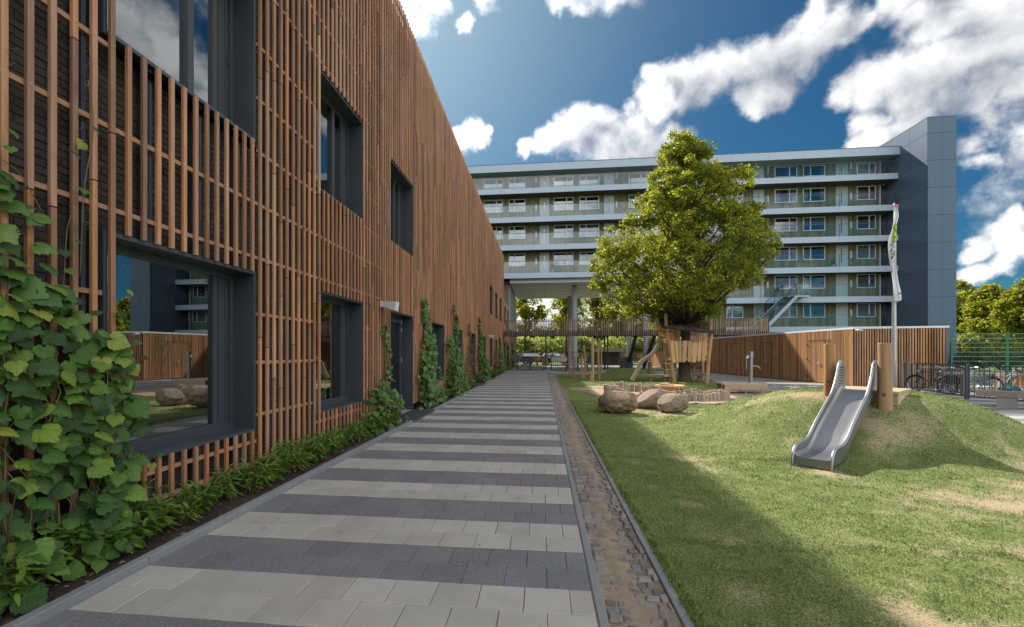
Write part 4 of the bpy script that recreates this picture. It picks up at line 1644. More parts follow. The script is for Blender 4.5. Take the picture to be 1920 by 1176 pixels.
# ------------------------------------------------------------------ timber shed on the right
shed = thing('timber_shed', 'long low shed clad in upright brown battens with white roof edge', 'shed', (15, 30, 0))
SP = [Vector((18.25, 23.3)), Vector((14.8, 24.1)), Vector((13.6, 39.7)), Vector((13.1, 46.5))]
SH = 2.76
core = [(18.2, 23.4), (14.87, 24.18), (13.67, 39.7), (13.17, 46.5), (17.6, 46.5), (18.5, 30)]
MB().prism(core, -0.05, SH - 0.05).build('core', M['dark'], shed)
MB().prism([(18.3, 23.26), (14.77, 24.06), (13.56, 39.7), (13.06, 46.55), (17.7, 46.6), (18.6, 30)], SH, SH + 0.09).build('roof', M['white'], shed)
bat = MB().box(-0.0275, 0.0275, -0.035, 0.0, 0, 1).mesh('batten', M['shed'])
SDOORS = [(25.55, 27.4), (30.7, 32.2), (35.3, 37.0)]
nbat = 0
for p, q in zip(SP[:-1], SP[1:]):
    d = (q - p); L = d.length; d = d / L
    ang = atan2(-d.y, -d.x)          # local -y looks outwards
    n = int(L / 0.1)
    for i in range(n):
        w = p + d * (L * (i + 0.5) / n)
        segs = [(0.04, SH - 0.01)]
        if p is SP[1] and any(a < w.y < b_ for a, b_ in SDOORS):
            segs = [(0.05, 2.26), (2.29, SH - 0.01)]
        for s, e in segs:
            link('batten', bat, shed, (w.x, w.y, s), (0, 0, ang + RNG.uniform(-.05, .05)), (RNG.uniform(.9, 1.1), RNG.uniform(.8, 1.15), e - s))
p, q = SP[1], SP[2]
d = (q - p).normalized(); nrm = Vector((-d.y, d.x))
if nrm.x > 0: nrm = -nrm
for a, b_ in SDOORS:
    pa, pb = p + d * ((a - p.y) / d.y), p + d * ((b_ - p.y) / d.y)
    c0, c1 = Vector((*(pa + nrm * 0.075), 0)), Vector((*(pb + nrm * 0.075), 0))
    m = MB()
    m.beam(c0 + Vector((0, 0, 2.275)), c1 + Vector((0, 0, 2.275)), 0.012, 0.006)
    door = m.build('door', M['black'], shed)
    h = MB()
    for zz in (0.35, 1.25, 2.05):
        for cc in (c0, c1):
            h.cbox((cc.x, cc.y, zz), 0.03, 0.05, 0.09)
    h.build('hinges', M['black'], door)
    mid = (c0 + c1) / 2
    h = MB(); h.cbox((mid.x - 0.02, mid.y, 1.05), 0.02, 0.045, 0.2); h.tube([(mid.x - .07, mid.y, 1.08), (mid.x - .07, mid.y - .15, 1.08)], 0.012, 6); h.tube([(mid.x - .07, mid.y, 1.08), (mid.x, mid.y, 1.08)], 0.012, 6)
    h.build('handle', M['galv'], door)
for px, py, zc, lab in ((1613, 619.5, 21.6, 'small white round camera under the front edge of the shed roof'),):
    w = W(px, py, zc)
    t = thing('security_camera', lab, 'camera', w)
    MB().tube([w + Vector((0, .3, .02)), w + Vector((0, -.02, .02))], 0.04, 8).build('arm', M['white'], t)
    MB().tube([w + Vector((0, -.02, .05)), w + Vector((0, -.02, -.02)), w + Vector((0, -.02, -.06))], [0.07, 0.07, 0.03], 10).build('dome', M['plastic'], t)

# low timber fence under the flats, beyond the tree
lf = thing('timber_fence', 'low brown timber board fence under the flats left of the tree', 'fence', (13, 55, 0))
a, e = Vector((12.7, 56.5, 0)), Vector((13.9, 50.5, 0))
n = 38
bmsh = MB().box(-0.07, 0.07, -0.02, 0.02, 0, 1.78).mesh('board', M['shed'])
for i in range(n):
    w = a.lerp(e, (i + .5) / n)
    link('board', bmsh, lf, w, (0, 0, atan2((e - a).y, (e - a).x)))

# ------------------------------------------------------------------ green mesh fence
mf = thing('mesh_fence', 'tall green wire mesh fence with green posts beside the shed', 'fence', (20, 22.7, 0))
gx = [17.93, 20.14, 22.36, 24.6, 26.8]
for x in gx:
    MB().box(x - 0.035, x + 0.035, 22.67, 22.73, 0, 2.5).build('post', M['green'], mf)
for x0, x1 in zip(gx[:-1], gx[1:]):
    wv = MB()
    for x in np.arange(x0 + 0.06, x1 - 0.04, 0.055):
        wv.box(x - 0.002, x + 0.002, 22.70, 22.706, 0.05, 2.46)
    wv.build('upright_wires', M['green'], mf, kind='stuff')
    for z in np.arange(0.25, 2.47, 0.2):
        MB().box(x0 + 0.035, x1 - 0.035, 22.685, 22.698, z - 0.005, z + 0.005).build('cross_wire', M['galv'] if z > 0.9 else M['green'], mf)  # upper wires made pale to stand for white reflections on the green wire

gf = thing('bar_fence', 'waist high grey bar fence in front of the parked bicycles', 'fence', (15, 18, 0))
bar_fence(gf, (15.62, 22.1), (14.55, 17.8), 0.10, 1.2, 0.15, M['fencegrey'], 0.022, 0.045, [0, 4.43], 0.10, 1.25)
bar_fence(gf, (14.55, 17.8), (15.35, 13.3), 0.10, 1.2, 0.15, M['fencegrey'], 0.022, 0.045, [4.3], 0.10, 1.25)

# ------------------------------------------------------------------ bench on a concrete block
bench = thing('bench', 'thick weathered timber bench on a concrete block beside the bar fence', 'bench', (13.7, 15.2, 0))
A, B = Vector((13.15, 15.75, 0)), Vector((14.55, 14.25, 0))
dr = (B - A).normalized(); nr = Vector((-dr.y, dr.x, 0))
for i in range(3):
    o = nr * (0.155 * (i - 1))
    MB().beam(A + o + Vector((0, 0, .405)), B + o + Vector((0, 0, .405)), 0.148, 0.16).build('seat_beam', M['oldlog'], bench)
c = A.lerp(B, 0.30)
bk = MB().box(-0.2, 0.2, -0.19, 0.19, 0, 0.32).mesh('block', M['concrete'])
link('block', bk, bench, c, (0, 0, atan2(dr.y, dr.x)))

# ------------------------------------------------------------------ flagpole and banner
pole = thing('flagpole', 'pale grey tapered flagpole standing before the front of the shed', 'flagpole', (15.48, 22.5, 0))
MB().tube([(15.48, 22.5, -0.05), (15.48, 22.5, 3.85)], [0.10, 0.075], 14).build('lower_shaft', M['galv'], pole, smooth=False)
MB().tube([(15.48, 22.5, 3.85), (15.48, 22.5, 3.93)], 0.085, 14).build('collar', M['galv'], pole)
MB().tube([(15.48, 22.5, 3.93), (15.48, 22.5, 8.28)], [0.04, 0.025], 10).build('upper_shaft', M['galv'], pole)
w = W(1679, 386.5, 20.45)
M['orange'] = plain('orange_plastic', (0.75, 0.13, 0.04), 0.5)
MB().beam(w - Vector((.14, 0, 0)), w + Vector((.13, 0.02, .03)), 0.05, 0.05).build('banner_arm', M['orange'], pole)
edge_px = [(383, 1673, 1677), (390, 1674.5, 1681.5), (397, 1676, 1684.5), (406, 1676, 1685), (413, 1676, 1683.5), (419, 1675, 1681.7), (428, 1673, 1681.3), (436, 1670.6, 1681), (445, 1667.5, 1680.8), (453, 1665.5, 1680.5),
           (468, 1665.3, 1680.3), (482, 1667, 1680.3), (494, 1668.6, 1680.6), (506, 1670.6, 1681), (517, 1672.5, 1682.8), (528, 1674, 1684.6), (540, 1675.3, 1687.5), (550, 1676.6, 1690), (562, 1677.5, 1690.5), (567, 1678, 1683)]
ban = MB()
NC = 7
rows = []
for j, (py, xa, xb) in enumerate(edge_px):
    r = []
    for i in range(NC):
        t = i / (NC - 1)
        zc = 20.42 + 0.05 * sin(3.5 * t * pi + j * 0.55) + 0.03 * cos(j * 0.9)
        r.append(W(xa + (xb - xa) * t, py, zc))
    rows.append(r)
vs = [p for r in rows for p in r]
fs, ms = [], []
for j in range(len(rows) - 1):
    for i in range(NC - 1):
        a = j * NC + i
        fs.append((a, a + NC, a + NC + 1, a + 1))
        py = edge_px[j][0]
        ms.append(1 if 419 <= py < 453 and i >= 2 + (453 - py) * -0.03 else 0)
ban.add(vs, fs); ban.m = ms
M['banner'] = plain('white_banner_cloth', (0.66, 0.66, 0.68), 0.7, 0, 0.08, 2.0)
M['lime'] = plain('lime_banner_cloth', (0.42, 0.62, 0.05), 0.7)
bo = ban.build('banner', [M['banner'], M['lime']], None, smooth=True)
sm = bo.modifiers.new('thickness', 'SOLIDIFY'); sm.thickness = 0.006
tag(bo, 'narrow white banner with lime patch and black handwriting hanging on the flagpole', 'banner')
ink = [(240, 238), (228, 250), (206, 268), (226, 298), (238, 308), (214, 332), (203, 372), (216, 388), (230, 370), (206, 418), (196, 438), (226, 424), (202, 458), (178, 464), (214, 482), (186, 518), (176, 540), (206, 528), (215, 553), (190, 568), (176, 574), (206, 560), (213, 584), (189, 598), (186, 624), (204, 592)]
pts = [Vector(W(1640 + x / 5.883, 380 + y / 5.88, 20.30)) for x, y in ink]
sp = [tuple(p) for p in spline([p for p in pts], 3, False)]
im = MB(); im.tube(sp, 0.016, 5)
for x, y in ((196, 612), (207, 650), (190, 758)):
    w = W(1640 + x / 5.883, 380 + y / 5.88, 20.30); im.cbox(w, 0.04, 0.01, 0.04)
for x, y in ((262, 1000), (270, 1005), (280, 1000), (288, 1006)):
    w = W(1640 + x / 5.883, 380 + y / 5.88, 20.30); im.beam(w - Vector((0, 0, .03)), w + Vector((.02, 0, .04)), 0.02, 0.012)
im.build('handwriting', M['black'], bo)

# ------------------------------------------------------------------ bicycles
M['chrome'] = plain('bright_metal', (0.6, 0.6, 0.6), 0.25, 0.9)


def ring(mb, c, r, rt, n=28, m=6):
    pts = [(c[0] + cos(2 * pi * i / n) * r, c[1], c[2] + sin(2 * pi * i / n) * r) for i in range(n)]
    vs, fs = [], []
    for i in range(n):
        a = 2 * pi * i / n
        for j in range(m):
            b_ = 2 * pi * j / m
            rr = r + cos(b_) * rt
            vs.append((c[0] + cos(a) * rr, c[1] + sin(b_) * rt, c[2] + sin(a) * rr))
    for i in range(n):
        for j in range(m):
            fs.append((i * m + j, i * m + (j + 1) % m, ((i + 1) % n) * m + (j + 1) % m, ((i + 1) % n) * m + j))
    mb.add(vs, fs)


def bicycle(label, pos_, yaw, colour, step=True, bags=None, tyre=None, small=1.0):
    t = thing('bicycle', label, 'bicycle', (0, 0, 0), 'bicycles parked behind the bar fence')
    fm = plain('bicycle_paint', colour, 0.35)
    R = 0.335
    f = MB()
    hub_r, hub_f = (-0.53, 0, R), (0.55, 0, R)
    bb, seat, head_t, head_b = (-0.08, 0, 0.29), (-0.22, 0, 0.80), (0.36, 0, 0.86), (0.40, 0, 0.70)
    for a, b_, r in ((bb, seat, 0.018), (seat, (-0.25, 0, 0.9), 0.013), (head_t, head_b, 0.022), (bb, head_b, 0.02)):
        f.tube([a, b_], r, 7)
    f.tube([(-0.16, 0, 0.55) if step else seat, head_t if not step else (0.38, 0, 0.78)], 0.016, 7)
    for s in (-0.05, 0.05):
        f.tube([bb, (hub_r[0], s, R)], 0.009, 5); f.tube([seat, (hub_r[0], s, R)], 0.008, 5)
        f.tube([(head_b[0] + .01, s * .8, 0.68), (0.46, s, 0.5), (hub_f[0], s, R)], 0.011, 6)
    f.build('frame', fm, t, local=True)
    for c in (hub_r, hub_f):
        w = MB(); ring(w, c, R - 0.018, 0.019)
        wh = w.build('wheel', M['rubber'] if tyre is None else tyre, t, local=True)
        q = MB(); ring(q, c, R - 0.045, 0.009, 24, 4)
        for i in range(14):
            a = 2 * pi * i / 14
            q.tube([(c[0], 0.02 * (-1) ** i, c[2]), (c[0] + cos(a) * (R - .05), 0, c[2] + sin(a) * (R - .05))], 0.0025, 3, False)
        q.tube([(c[0], -0.05, c[2]), (c[0], 0.05, c[2])], 0.022, 8)
        q.build('rim', M['chrome'], wh, local=True)
        g = MB()
        pts = [(c[0] + cos(a) * (R + .02), 0, c[2] + sin(a) * (R + .02)) for a in np.linspace(radians(20), radians(190 if c is hub_r else 150), 12)]
        for p, q2 in zip(pts[:-1], pts[1:]):
            g.beam(p, q2, 0.045, 0.006, (0, 1, 0))
        g.build('mudguard', fm if bags is None else M['black'], t, local=True)
    hb = MB()
    hb.tube([head_t, (0.35, 0, 1.0)], 0.014, 6)
    hb.tube([(0.18, -0.3, 1.02), (0.30, -0.24, 1.05), (0.36, 0, 1.0), (0.30, 0.24, 1.05), (0.18, 0.3, 1.02)], 0.012, 6)
    hb.build('handlebar', M['chrome'], t, local=True)
    s = MB(); s.slab(0.26, 0.18, 0.06, 0.02, (-0.26, 0, 0.955)); s.build('saddle', M['black'], t, local=True)
    rk = MB()
    rk.box(-0.80, -0.32, -0.07, 0.07, 0.715, 0.73)
    for y in (-0.07, 0.07):
        rk.tube([(-0.7, y, 0.72), (-0.53, y, R)], 0.007, 5)
    rk.build('carrier', M['black'], t, local=True)
    cr = MB(); ring(cr, (bb[0], 0.03, bb[2]), 0.09, 0.008, 16, 4)
    cr.tube([(bb[0], -.08, bb[2]), (bb[0] + .16, -.08, bb[2] - .05)], 0.01, 5); cr.tube([(bb[0], .08, bb[2]), (bb[0] - .16, .08, bb[2] + .05)], 0.01, 5)
    cr.box(bb[0] + .11, bb[0] + .21, -.17, -.08, bb[2] - .065, bb[2] - .04); cr.box(bb[0] - .21, bb[0] - .11, .08, .17, bb[2] + .04, bb[2] + .065)
    cr.build('crank', M['chrome'], t, local=True)
    l = MB(); l.cbox((-0.83, 0, 0.68), 0.03, 0.09, 0.05); l.build('rear_light', plain('red_lens', (0.5, 0.01, 0.01), 0.3), t, local=True)
    l = MB(); l.tube([(0.42, 0, 0.86), (0.48, 0, 0.86)], [0.02, 0.04], 8); l.build('headlamp', M['chrome'], t, local=True)
    if bags:
        for y in (-0.15, 0.15):
            m = MB(); m.slab(0.36, 0.14, 0.34, 0.03, (-0.56, y, 0.74)); m.build('pannier', bags, t, local=True)
    k = MB(); k.tube([(-0.25, 0.03, 0.28), (-0.3, 0.14, 0.0)], 0.008, 5); k.build('kickstand', M['black'], t, local=True)
    t.location = pos_; t.rotation_euler = (radians(4), 0, yaw); t.scale = (small,) * 3
    return t


def gp(px, zc):
    w = W(px, 662, zc); return (w.x, w.y, 0.012)


bicycle('black bicycle seen end on, nearest to the shed front', gp(1745, 18.6), radians(112), (0.02, 0.02, 0.022), False)
bicycle('black bicycle with big black panniers and red rear light', gp(1772, 18.3), radians(75), (0.02, 0.02, 0.022), True, M['black'])
bicycle('silver bicycle with its large bare wheel left of the fence post', gp(1806, 18.9), radians(20), (0.35, 0.35, 0.36), True)
bicycle('pale blue bicycle standing end on right of the fence post', gp(1829, 18.0), radians(105), (0.07, 0.17, 0.24), True)
bicycle('small purple childs bicycle in the middle of the rack', gp(1853, 18.7), radians(8), (0.16, 0.07, 0.30), True, None, None, 0.72)
bicycle('white bicycle behind the wooden bollards', gp(1884, 19.4), radians(25), (0.55, 0.55, 0.55), True)
bicycle('bright orange bicycle at the right edge of the picture', gp(1916, 17.8), radians(30), (0.45, 0.17, 0.02), False, None, plain('orange_tyre', (0.7, 0.25, 0.02), 0.6), 0.95)
w = gp(1893, 17.6)
tp = thing('blue_cargo_bag', 'blue cloth bag lying before the orange bicycle', 'bag', w)
bb_ = bmesh.new(); bmesh.ops.create_icosphere(bb_, subdivisions=3, radius=1)
for v in bb_.verts:
    n = mnoise.noise(v.co * 2.2) * 0.25
    v.co = Vector((v.co.x * 0.36 * (1 + n), v.co.y * 0.24 * (1 + n), max(-0.9, v.co.z) * 0.2 * (1 + n) + 0.19))
me = bpy.data.meshes.new('bag'); bb_.to_mesh(me); bb_.free(); me.materials.append(plain('blue_cloth', (0.008, 0.075, 0.13), 0.8, 0, 0.3))
o = link('cloth', me, tp, w)
m = MB(); m.tube([Vector(w) + Vector((-.2, 0, .34)), Vector(w) + Vector((0, -.05, .46)), Vector(w) + Vector((.2, 0, .34))], 0.012, 6); m.build('strap', M['black'], tp)
for i, (px, zc, lab) in enumerate(((1806.5, 17.2, 'square timber bollard left of the fence post among bicycles'), (1864.5, 17.6, 'slimmer timber bollard left of its stouter neighbour behind the bench'), (1876, 17.9, 'stouter timber bollard behind the bench and the bag'))):
    w = gp(px, zc)
    t = thing('timber_bollard', lab, 'bollard', w, 'timber bollards among the bicycles')
    s = 0.055 if i < 2 else 0.09
    MB().box(w[0] - s, w[0] + s, w[1] - s, w[1] + s, -0.05, 0.80).build('post', M['stake'], t)
    MB().slab(2 * s + .01, 2 * s + .01, 0.02, 0.008, (w[0], w[1], 0.822)).build('cap', M['stake'], t)
# timber rail along the grass beyond
tr = thing('timber_rail', 'low pale timber rail along the grass behind the bicycles', 'rail', (20, 26, 0))
MB().box(18.7, 34, 25.0, 25.1, 0.58, 0.70).build('beam', M['stake'], tr)
for x in np.arange(19.2, 34, 2.4):
    MB().box(x - 0.05, x + 0.05, 25.02, 25.08, -0.1, 0.58).build('post', M['stake'], tr)

# ------------------------------------------------------------------ slide on the mound
M['steel'] = None
m, k, b = new_mat('brushed_steel')
p = pos(k)
n = k.noise(k.vmath('MULTIPLY', p, (90, 6, 90)), 1.0, 3, 0.6)
n2 = k.noise(p, 3.0, 4, 0.6)
b.inputs['Base Color'].default_value = (0.31, 0.315, 0.325, 1)
b.inputs['Metallic'].default_value = 0.9
k.l(k.math('ADD', k.math('MULTIPLY_ADD', n.outputs[0], 0.12, 0.25), k.math('MULTIPLY', n2.outputs[0], 0.16)), b.inputs['Roughness'])
M['steel'] = m


def SP_(t, c, z):
    return SL_BOT + SL_DIR * t + SL_CRS * c + Vector((0, 0, z))


slide = thing('slide', 'stainless steel playground slide running down the grass mound', 'slide', tuple(SL_BOT))
WID = 0.222
ts = list(np.linspace(0.03, SL_LEN + 0.22, 26))
def bz(t):
    return slide_z(t) if t < SL_LEN else 0.98 + 0.0 * t
m = MB()
prof = [(-WID, 0.06), (-WID + 0.015, 0.022), (-WID + 0.05, 0.003), (-0.1, 0), (0.1, 0), (WID - 0.05, 0.003), (WID - 0.015, 0.022), (WID, 0.06)]
vs, fs = [], []
for t in ts:
    for c, dz in prof:
        vs.append(SP_(t, c, bz(t) + dz))
    for c, dz in reversed(prof):
        vs.append(SP_(t, c * 1.02, bz(t) + dz - 0.02))
q = 2 * len(prof)
for i in range(len(ts) - 1):
    for j in range(q):
        a, b_ = i * q + j, i * q + (j + 1) % q
        fs.append((a, b_, b_ + q, a + q))
fs.append(tuple(range(q))); fs.append(tuple(range((len(ts) - 1) * q, len(ts) * q))[::-1])
m.add(vs, fs)
bed = m.build('bed', M['steel'], slide, smooth=True)
md = bed.modifiers.new('e', 'EDGE_SPLIT'); md.split_angle = radians(50)
MB().add([SP_(0.02, -WID, 0.015), SP_(0.02, WID, 0.015), SP_(0.03, WID, bz(.03) + .0), SP_(0.03, -WID, bz(.03) + .0),
          SP_(0.05, -WID, 0.015), SP_(0.05, WID, 0.015), SP_(0.05, WID, bz(.03) - .01), SP_(0.05, -WID, bz(.03) - .01)],
         [(0, 1, 2, 3), (7, 6, 5, 4), (0, 4, 5, 1), (1, 5, 6, 2), (2, 6, 7, 3), (3, 7, 4, 0)]).build('end_lip', M['steel'], slide)
L = SL_LEN
railp = [(-0.02, -0.01), (-0.015, 0.10), (0.02, 0.19), (0.09, 0.255), (0.2, 0.285), (0.36, 0.29), (0.5, 0.30)]
for t in np.linspace(0.62, L - 0.42, 9):
    railp.append((t, bz(t) + 0.145))
railp += [(L - 0.26, bz(L - .26) + 0.20), (L - 0.12, bz(L - .12) + 0.30), (L - 0.02, bz(L) + 0.40), (L + 0.06, 0.98 + 0.465), (L + 0.13, 0.98 + 0.49), (L + 0.21, 0.98 + 0.47), (L + 0.265, 0.98 + 0.40), (L + 0.285, 0.98 + 0.28), (L + 0.285, 0.98)]
rp = [Vector((t, z, 0)) for t, z in railp]
rs = spline(rp, 4, False)
for s in (-1, 1):
    MB().tube([SP_(p.x, s * (WID + 0.012), p.y) for p in rs], 0.021, 10).build('hand_rail', M['steel'], slide, smooth=True)
    vs, fs = [], []
    for p in rs[:-4]:
        t = max(p.x, 0.0)
        zb = min(bz(max(0.03, min(t, L + .2))) - 0.07, p.y)
        if p.x < 0.05:
            zb = min(p.y, 0.0)
        for c in (WID + 0.004, WID + 0.016):
            vs.append(SP_(p.x, s * c, zb)); vs.append(SP_(p.x, s * c, p.y))
    for i in range(len(rs) - 5):
        a = i * 4
        fs += [(a, a + 4, a + 5, a + 1), (a + 3, a + 7, a + 6, a + 2), (a + 1, a + 5, a + 7, a + 3), (a + 2, a + 6, a + 4, a)]
    MB().add(vs, fs).build('side_panel', M['steel'], slide)
    dm = MB()
    for i in range(6):
        for j in range(9):
            t, z = L - 0.02 + i * 0.045, 1.04 + j * 0.045
            if z < 0.98 + 0.40 - (0.25 if i == 0 else 0.06 if i < 2 else 0):
                c = s * (WID + 0.002 if s > 0 else WID + 0.002)
                dm.tube([SP_(t, s * (WID + 0.0005), z), SP_(t, s * (WID + 0.0035), z)], 0.011, 6)
    dm.build('perforations', M['black'], slide)

plat = thing('slide_platform', 'low plank platform at the slide top between two stout round posts', 'platform', tuple(SP_(2.6, 0, 0.8)))
for t, c, r, lab in ((2.27, 0.37, 0.097, None), (2.46, -0.43, 0.092, None)):
    p = SP_(t, c, 0)
    zg = float(lawn_h(p.x, p.y))
    pm = MB()
    pm.tube([p + Vector((0, 0, zg - 0.3)), p + Vector((0, 0, zg + .3)), p + Vector((.004, 0, 1.3)), p + Vector((0, 0, 1.765)), p + Vector((0, 0, 1.772))], [r * 1.03, r * 1.02, r, r * .99, r * .95], 22)
    post = pm.build('round_post', M['log'], plat, smooth=False)
    bq = p - SL_DIR * (r + 0.004) + SL_CRS * 0.01 + Vector((0, 0, zg + 0.17 + 0.08))
    MB().tube([bq, bq - SL_DIR * 0.012], 0.022, 12).build('bolt', M['fencegrey'], post)
for i in range(7):
    t = 2.50 + i * 0.142
    MB().beam(SP_(t, -0.52, 0.955), SP_(t, 0.52, 0.955), 0.136, 0.045).build('deck_plank', M['deck'], plat)
for t in (2.50, 3.36):
    MB().beam(SP_(t, -0.50, 0.835), SP_(t, 0.50, 0.835), 0.06, 0.19).build('frame_beam', M['deck'], plat)
for c in (-0.47, 0.47):
    MB().beam(SP_(2.54, c, 0.835), SP_(3.32, c, 0.835), 0.06, 0.19).build('frame_beam', M['deck'], plat)

# ------------------------------------------------------------------ boulders
def rock_mat(name, c1, c2, fleck, paint=None, sc=1.0):
    m, k, b = new_mat(name)
    p = pos(k)
    n = k.noise(p, 5.0 * sc, 7, 0.68)
    n2 = k.noise(p, 60.0 * sc, 4, 0.7)
    n4 = k.noise(p, 22.0 * sc, 5, 0.7)
    f = k.math('ADD', k.math('MULTIPLY', n.outputs[0], 0.45), k.math('ADD', k.math('MULTIPLY', n2.outputs[0], 0.25), k.math('MULTIPLY', n4.outputs[0], 0.3)))
    col = k.ramp(f, [(0.36, c1), (0.60, c2)])
    v = k.n('ShaderNodeTexVoronoi', i_Scale=70.0 * sc); k.l(p, v.inputs['Vector'])
    col = k.mix(k.smooth(v.outputs['Distance'], 0.34, 0.2, 0, 0.6), col, fleck)
    if paint:
        d = k.vmath('DISTANCE', k.vmath('ADD', p, k.vmath('SCALE', n.outputs['Color'], scale=0.12)), paint)
        col = k.mix(k.smooth(d, 0.15, 0.09, 0, 0.85), col, (0.62, 0.10, 0.04))
    k.l(col, b.inputs['Base Color'])
    b.inputs['Roughness'].default_value = 0.9
    b.inputs['Specular IOR Level'].default_value = 0.2
    bump(k, b, k.math('ADD', n.outputs[0], k.math('MULTIPLY', n4.outputs[0], 0.9)), 0.05, 0.9)
    return m


def boulder(label, c, dims, mat, seed, yaw=0, rough=0.22, cuts=(), skew=0.0):
    bm = bmesh.new()
    bmesh.ops.create_icosphere(bm, subdivisions=5, radius=1)
    o = Vector((seed * 7.1, seed * 3.3, seed))
    for v in bm.verts:
        d = v.co.normalized()
        q = Vector((abs(d.x) ** 2.5 + abs(d.y) ** 2.5 + abs(d.z) ** 2.5, 0, 0)).x ** (-1 / 2.5)
        r = q * (1 + rough * mnoise.noise(d * 1.3 + o) + 0.10 * mnoise.noise(d * 3.3 + o) + 0.05 * mnoise.noise(d * 9 + o) + 0.015 * mnoise.noise(d * 22 + o))
        p = d * r
        for nx_, ny_, nz_, off in cuts:
            nn = Vector((nx_, ny_, nz_)).normalized()
            e = p.dot(nn) - off
            if e > 0:
                p -= nn * e * 0.85
        p.x += skew * p.z
        v.co = Vector((p.x * dims[0] / 2, p.y * dims[1] / 2, p.z * dims[2] / 2))
    zmin = min(v.co.z for v in bm.verts)
    me = bpy.data.meshes.new('boulder')
    bm.to_mesh(me); bm.free()
    me.materials.append(mat)
    me.polygons.foreach_set('use_smooth', [True] * len(me.polygons))
    o = link('boulder', me, None, (c[0], c[1], -zmin - dims[2] * 0.07 + (c[2] if len(c) > 2 else 0)), (0, 0, yaw))
    return tag(o, label, 'boulder', 'boulders on the lawn')


RK1 = rock_mat('brown_boulder', (0.12, 0.085, 0.058), (0.32, 0.245, 0.17), (0.40, 0.32, 0.235), (2.38, 12.42, 0.17))
RK2 = rock_mat('pink_grey_boulder', (0.14, 0.10, 0.08), (0.38, 0.29, 0.235), (0.50, 0.42, 0.36))
RK3 = rock_mat('speckled_boulder', (0.12, 0.095, 0.065), (0.35, 0.29, 0.21), (0.50, 0.45, 0.36))
boulder('largest smooth brown boulder with a red paint patch', (2.0, 12.75), (0.98, 0.8, 0.60), RK1, 1.7, 0.1, 0.12, ((-0.2, -0.7, 0.75, 0.93),))
boulder('pinkish wedge shaped boulder behind the other two', (3.14, 13.95), (0.96, 0.66, 0.60), RK2, 2.9, -0.15, 0.18, ((-0.75, -0.2, 0.62, 0.55), (0.5, -.5, .6, .95)), 0.15)
boulder('smallest speckled egg shaped boulder at the right of the three', (3.5, 13.1), (0.78, 0.60, 0.53), RK3, 4.3, 0.25, 0.10, ((-0.7, -.2, 0.6, 0.78),), 0.12)
rkp = W(1492, 735, 13.5)
boulder('small pale rock showing just behind the slide mound', (rkp.x, rkp.y), (0.75, 0.6, 0.62), RK2, 6.1, 0.3, 0.2)

# ------------------------------------------------------------------ sandpit ringed with stakes
pal = thing('sandpit_palisade', 'ring of short upright weathered stakes round the sandpit', 'palisade', (4.5, 18, 0))
ring_pts = spline([(2.5, 19.1), (2.75, 17.7), (3.45, 16.75), (4.8, 16.15), (6.0, 16.5), (6.45, 17.3), (6.05, 18.2), (5.2, 18.75), (4.3, 19.5), (3.2, 19.9)], 30)
cum = [0]
for a, b_ in zip(ring_pts, ring_pts[1:] + ring_pts[:1]):
    cum.append(cum[-1] + (b_ - a).length)
tot = cum[-1]
s = 0
i = 0
stv = []
for q in range(6):
    mm = MB()
    n = 10
    pr = [(cos(2 * pi * a / n) * (1 + RNG.uniform(-.08, .08)), sin(2 * pi * a / n) * (1 + RNG.uniform(-.08, .08))) for a in range(n)]
    mm.prism([(x * .5, y * .5) for x, y in pr], 0, 0.96)
    mm.add([(x * .5, y * .5, .96) for x, y in pr] + [(x * .44, y * .44, 1) for x, y in pr], [tuple(range(n, 2 * n))] + [(a, (a + 1) % n, n + (a + 1) % n, n + a) for a in range(n)])
    stv.append(mm.mesh('stake', M['stake']))
while s < tot:
    j = max(q for q in range(len(cum)) if cum[q] <= s)
    f = (s - cum[j]) / max(1e-6, cum[j + 1] - cum[j])
    p = ring_pts[j].lerp(ring_pts[(j + 1) % len(ring_pts)], f)
    d = RNG.uniform(0.115, 0.165)
    h = 0.27 + 0.08 * sin(s * 1.9) * sin(s * 0.7) + RNG.uniform(-.05, .09)
    link('stake', RNG.choice(stv), pal, (p.x, p.y, -0.02), (RNG.uniform(-.03, .03), RNG.uniform(-.03, .03), RNG.uniform(0, 6)), (d, d, h + 0.02))
    s += d + RNG.uniform(0.005, 0.03)

sp0 = W(1256, 742, 17.6); sp0.z = 0
tb = thing('sand_table', 'round plank table heaped with sand inside the sandpit', 'table', sp0)
zt = W(1256, 723, 17.6).z
n = 24
MB().prism([(sp0.x + cos(2 * pi * i / n) * .53, sp0.y + sin(2 * pi * i / n) * .5) for i in range(n)], zt - 0.03, zt + 0.02).build('table_top', M['plank'], tb)
m = MB()
vs = []
m.tube([(sp0.x, sp0.y, 0.0), (sp0.x, sp0.y, zt - .03)], [0.18, 0.33], 8); m.build('pedestal', M['plank'], tb)
m = MB(); m.tube([(sp0.x - .12, sp0.y, zt + .02), (sp0.x - .12, sp0.y, zt + .06), (sp0.x - .1, sp0.y, zt + .11)], [0.30, 0.19, 0.03], 12, jit=.15)
so = m.build('sand_heap', M['sand'], None, smooth=True)
tag(so, 'small heap of sand lying on the round table', 'sand heap')

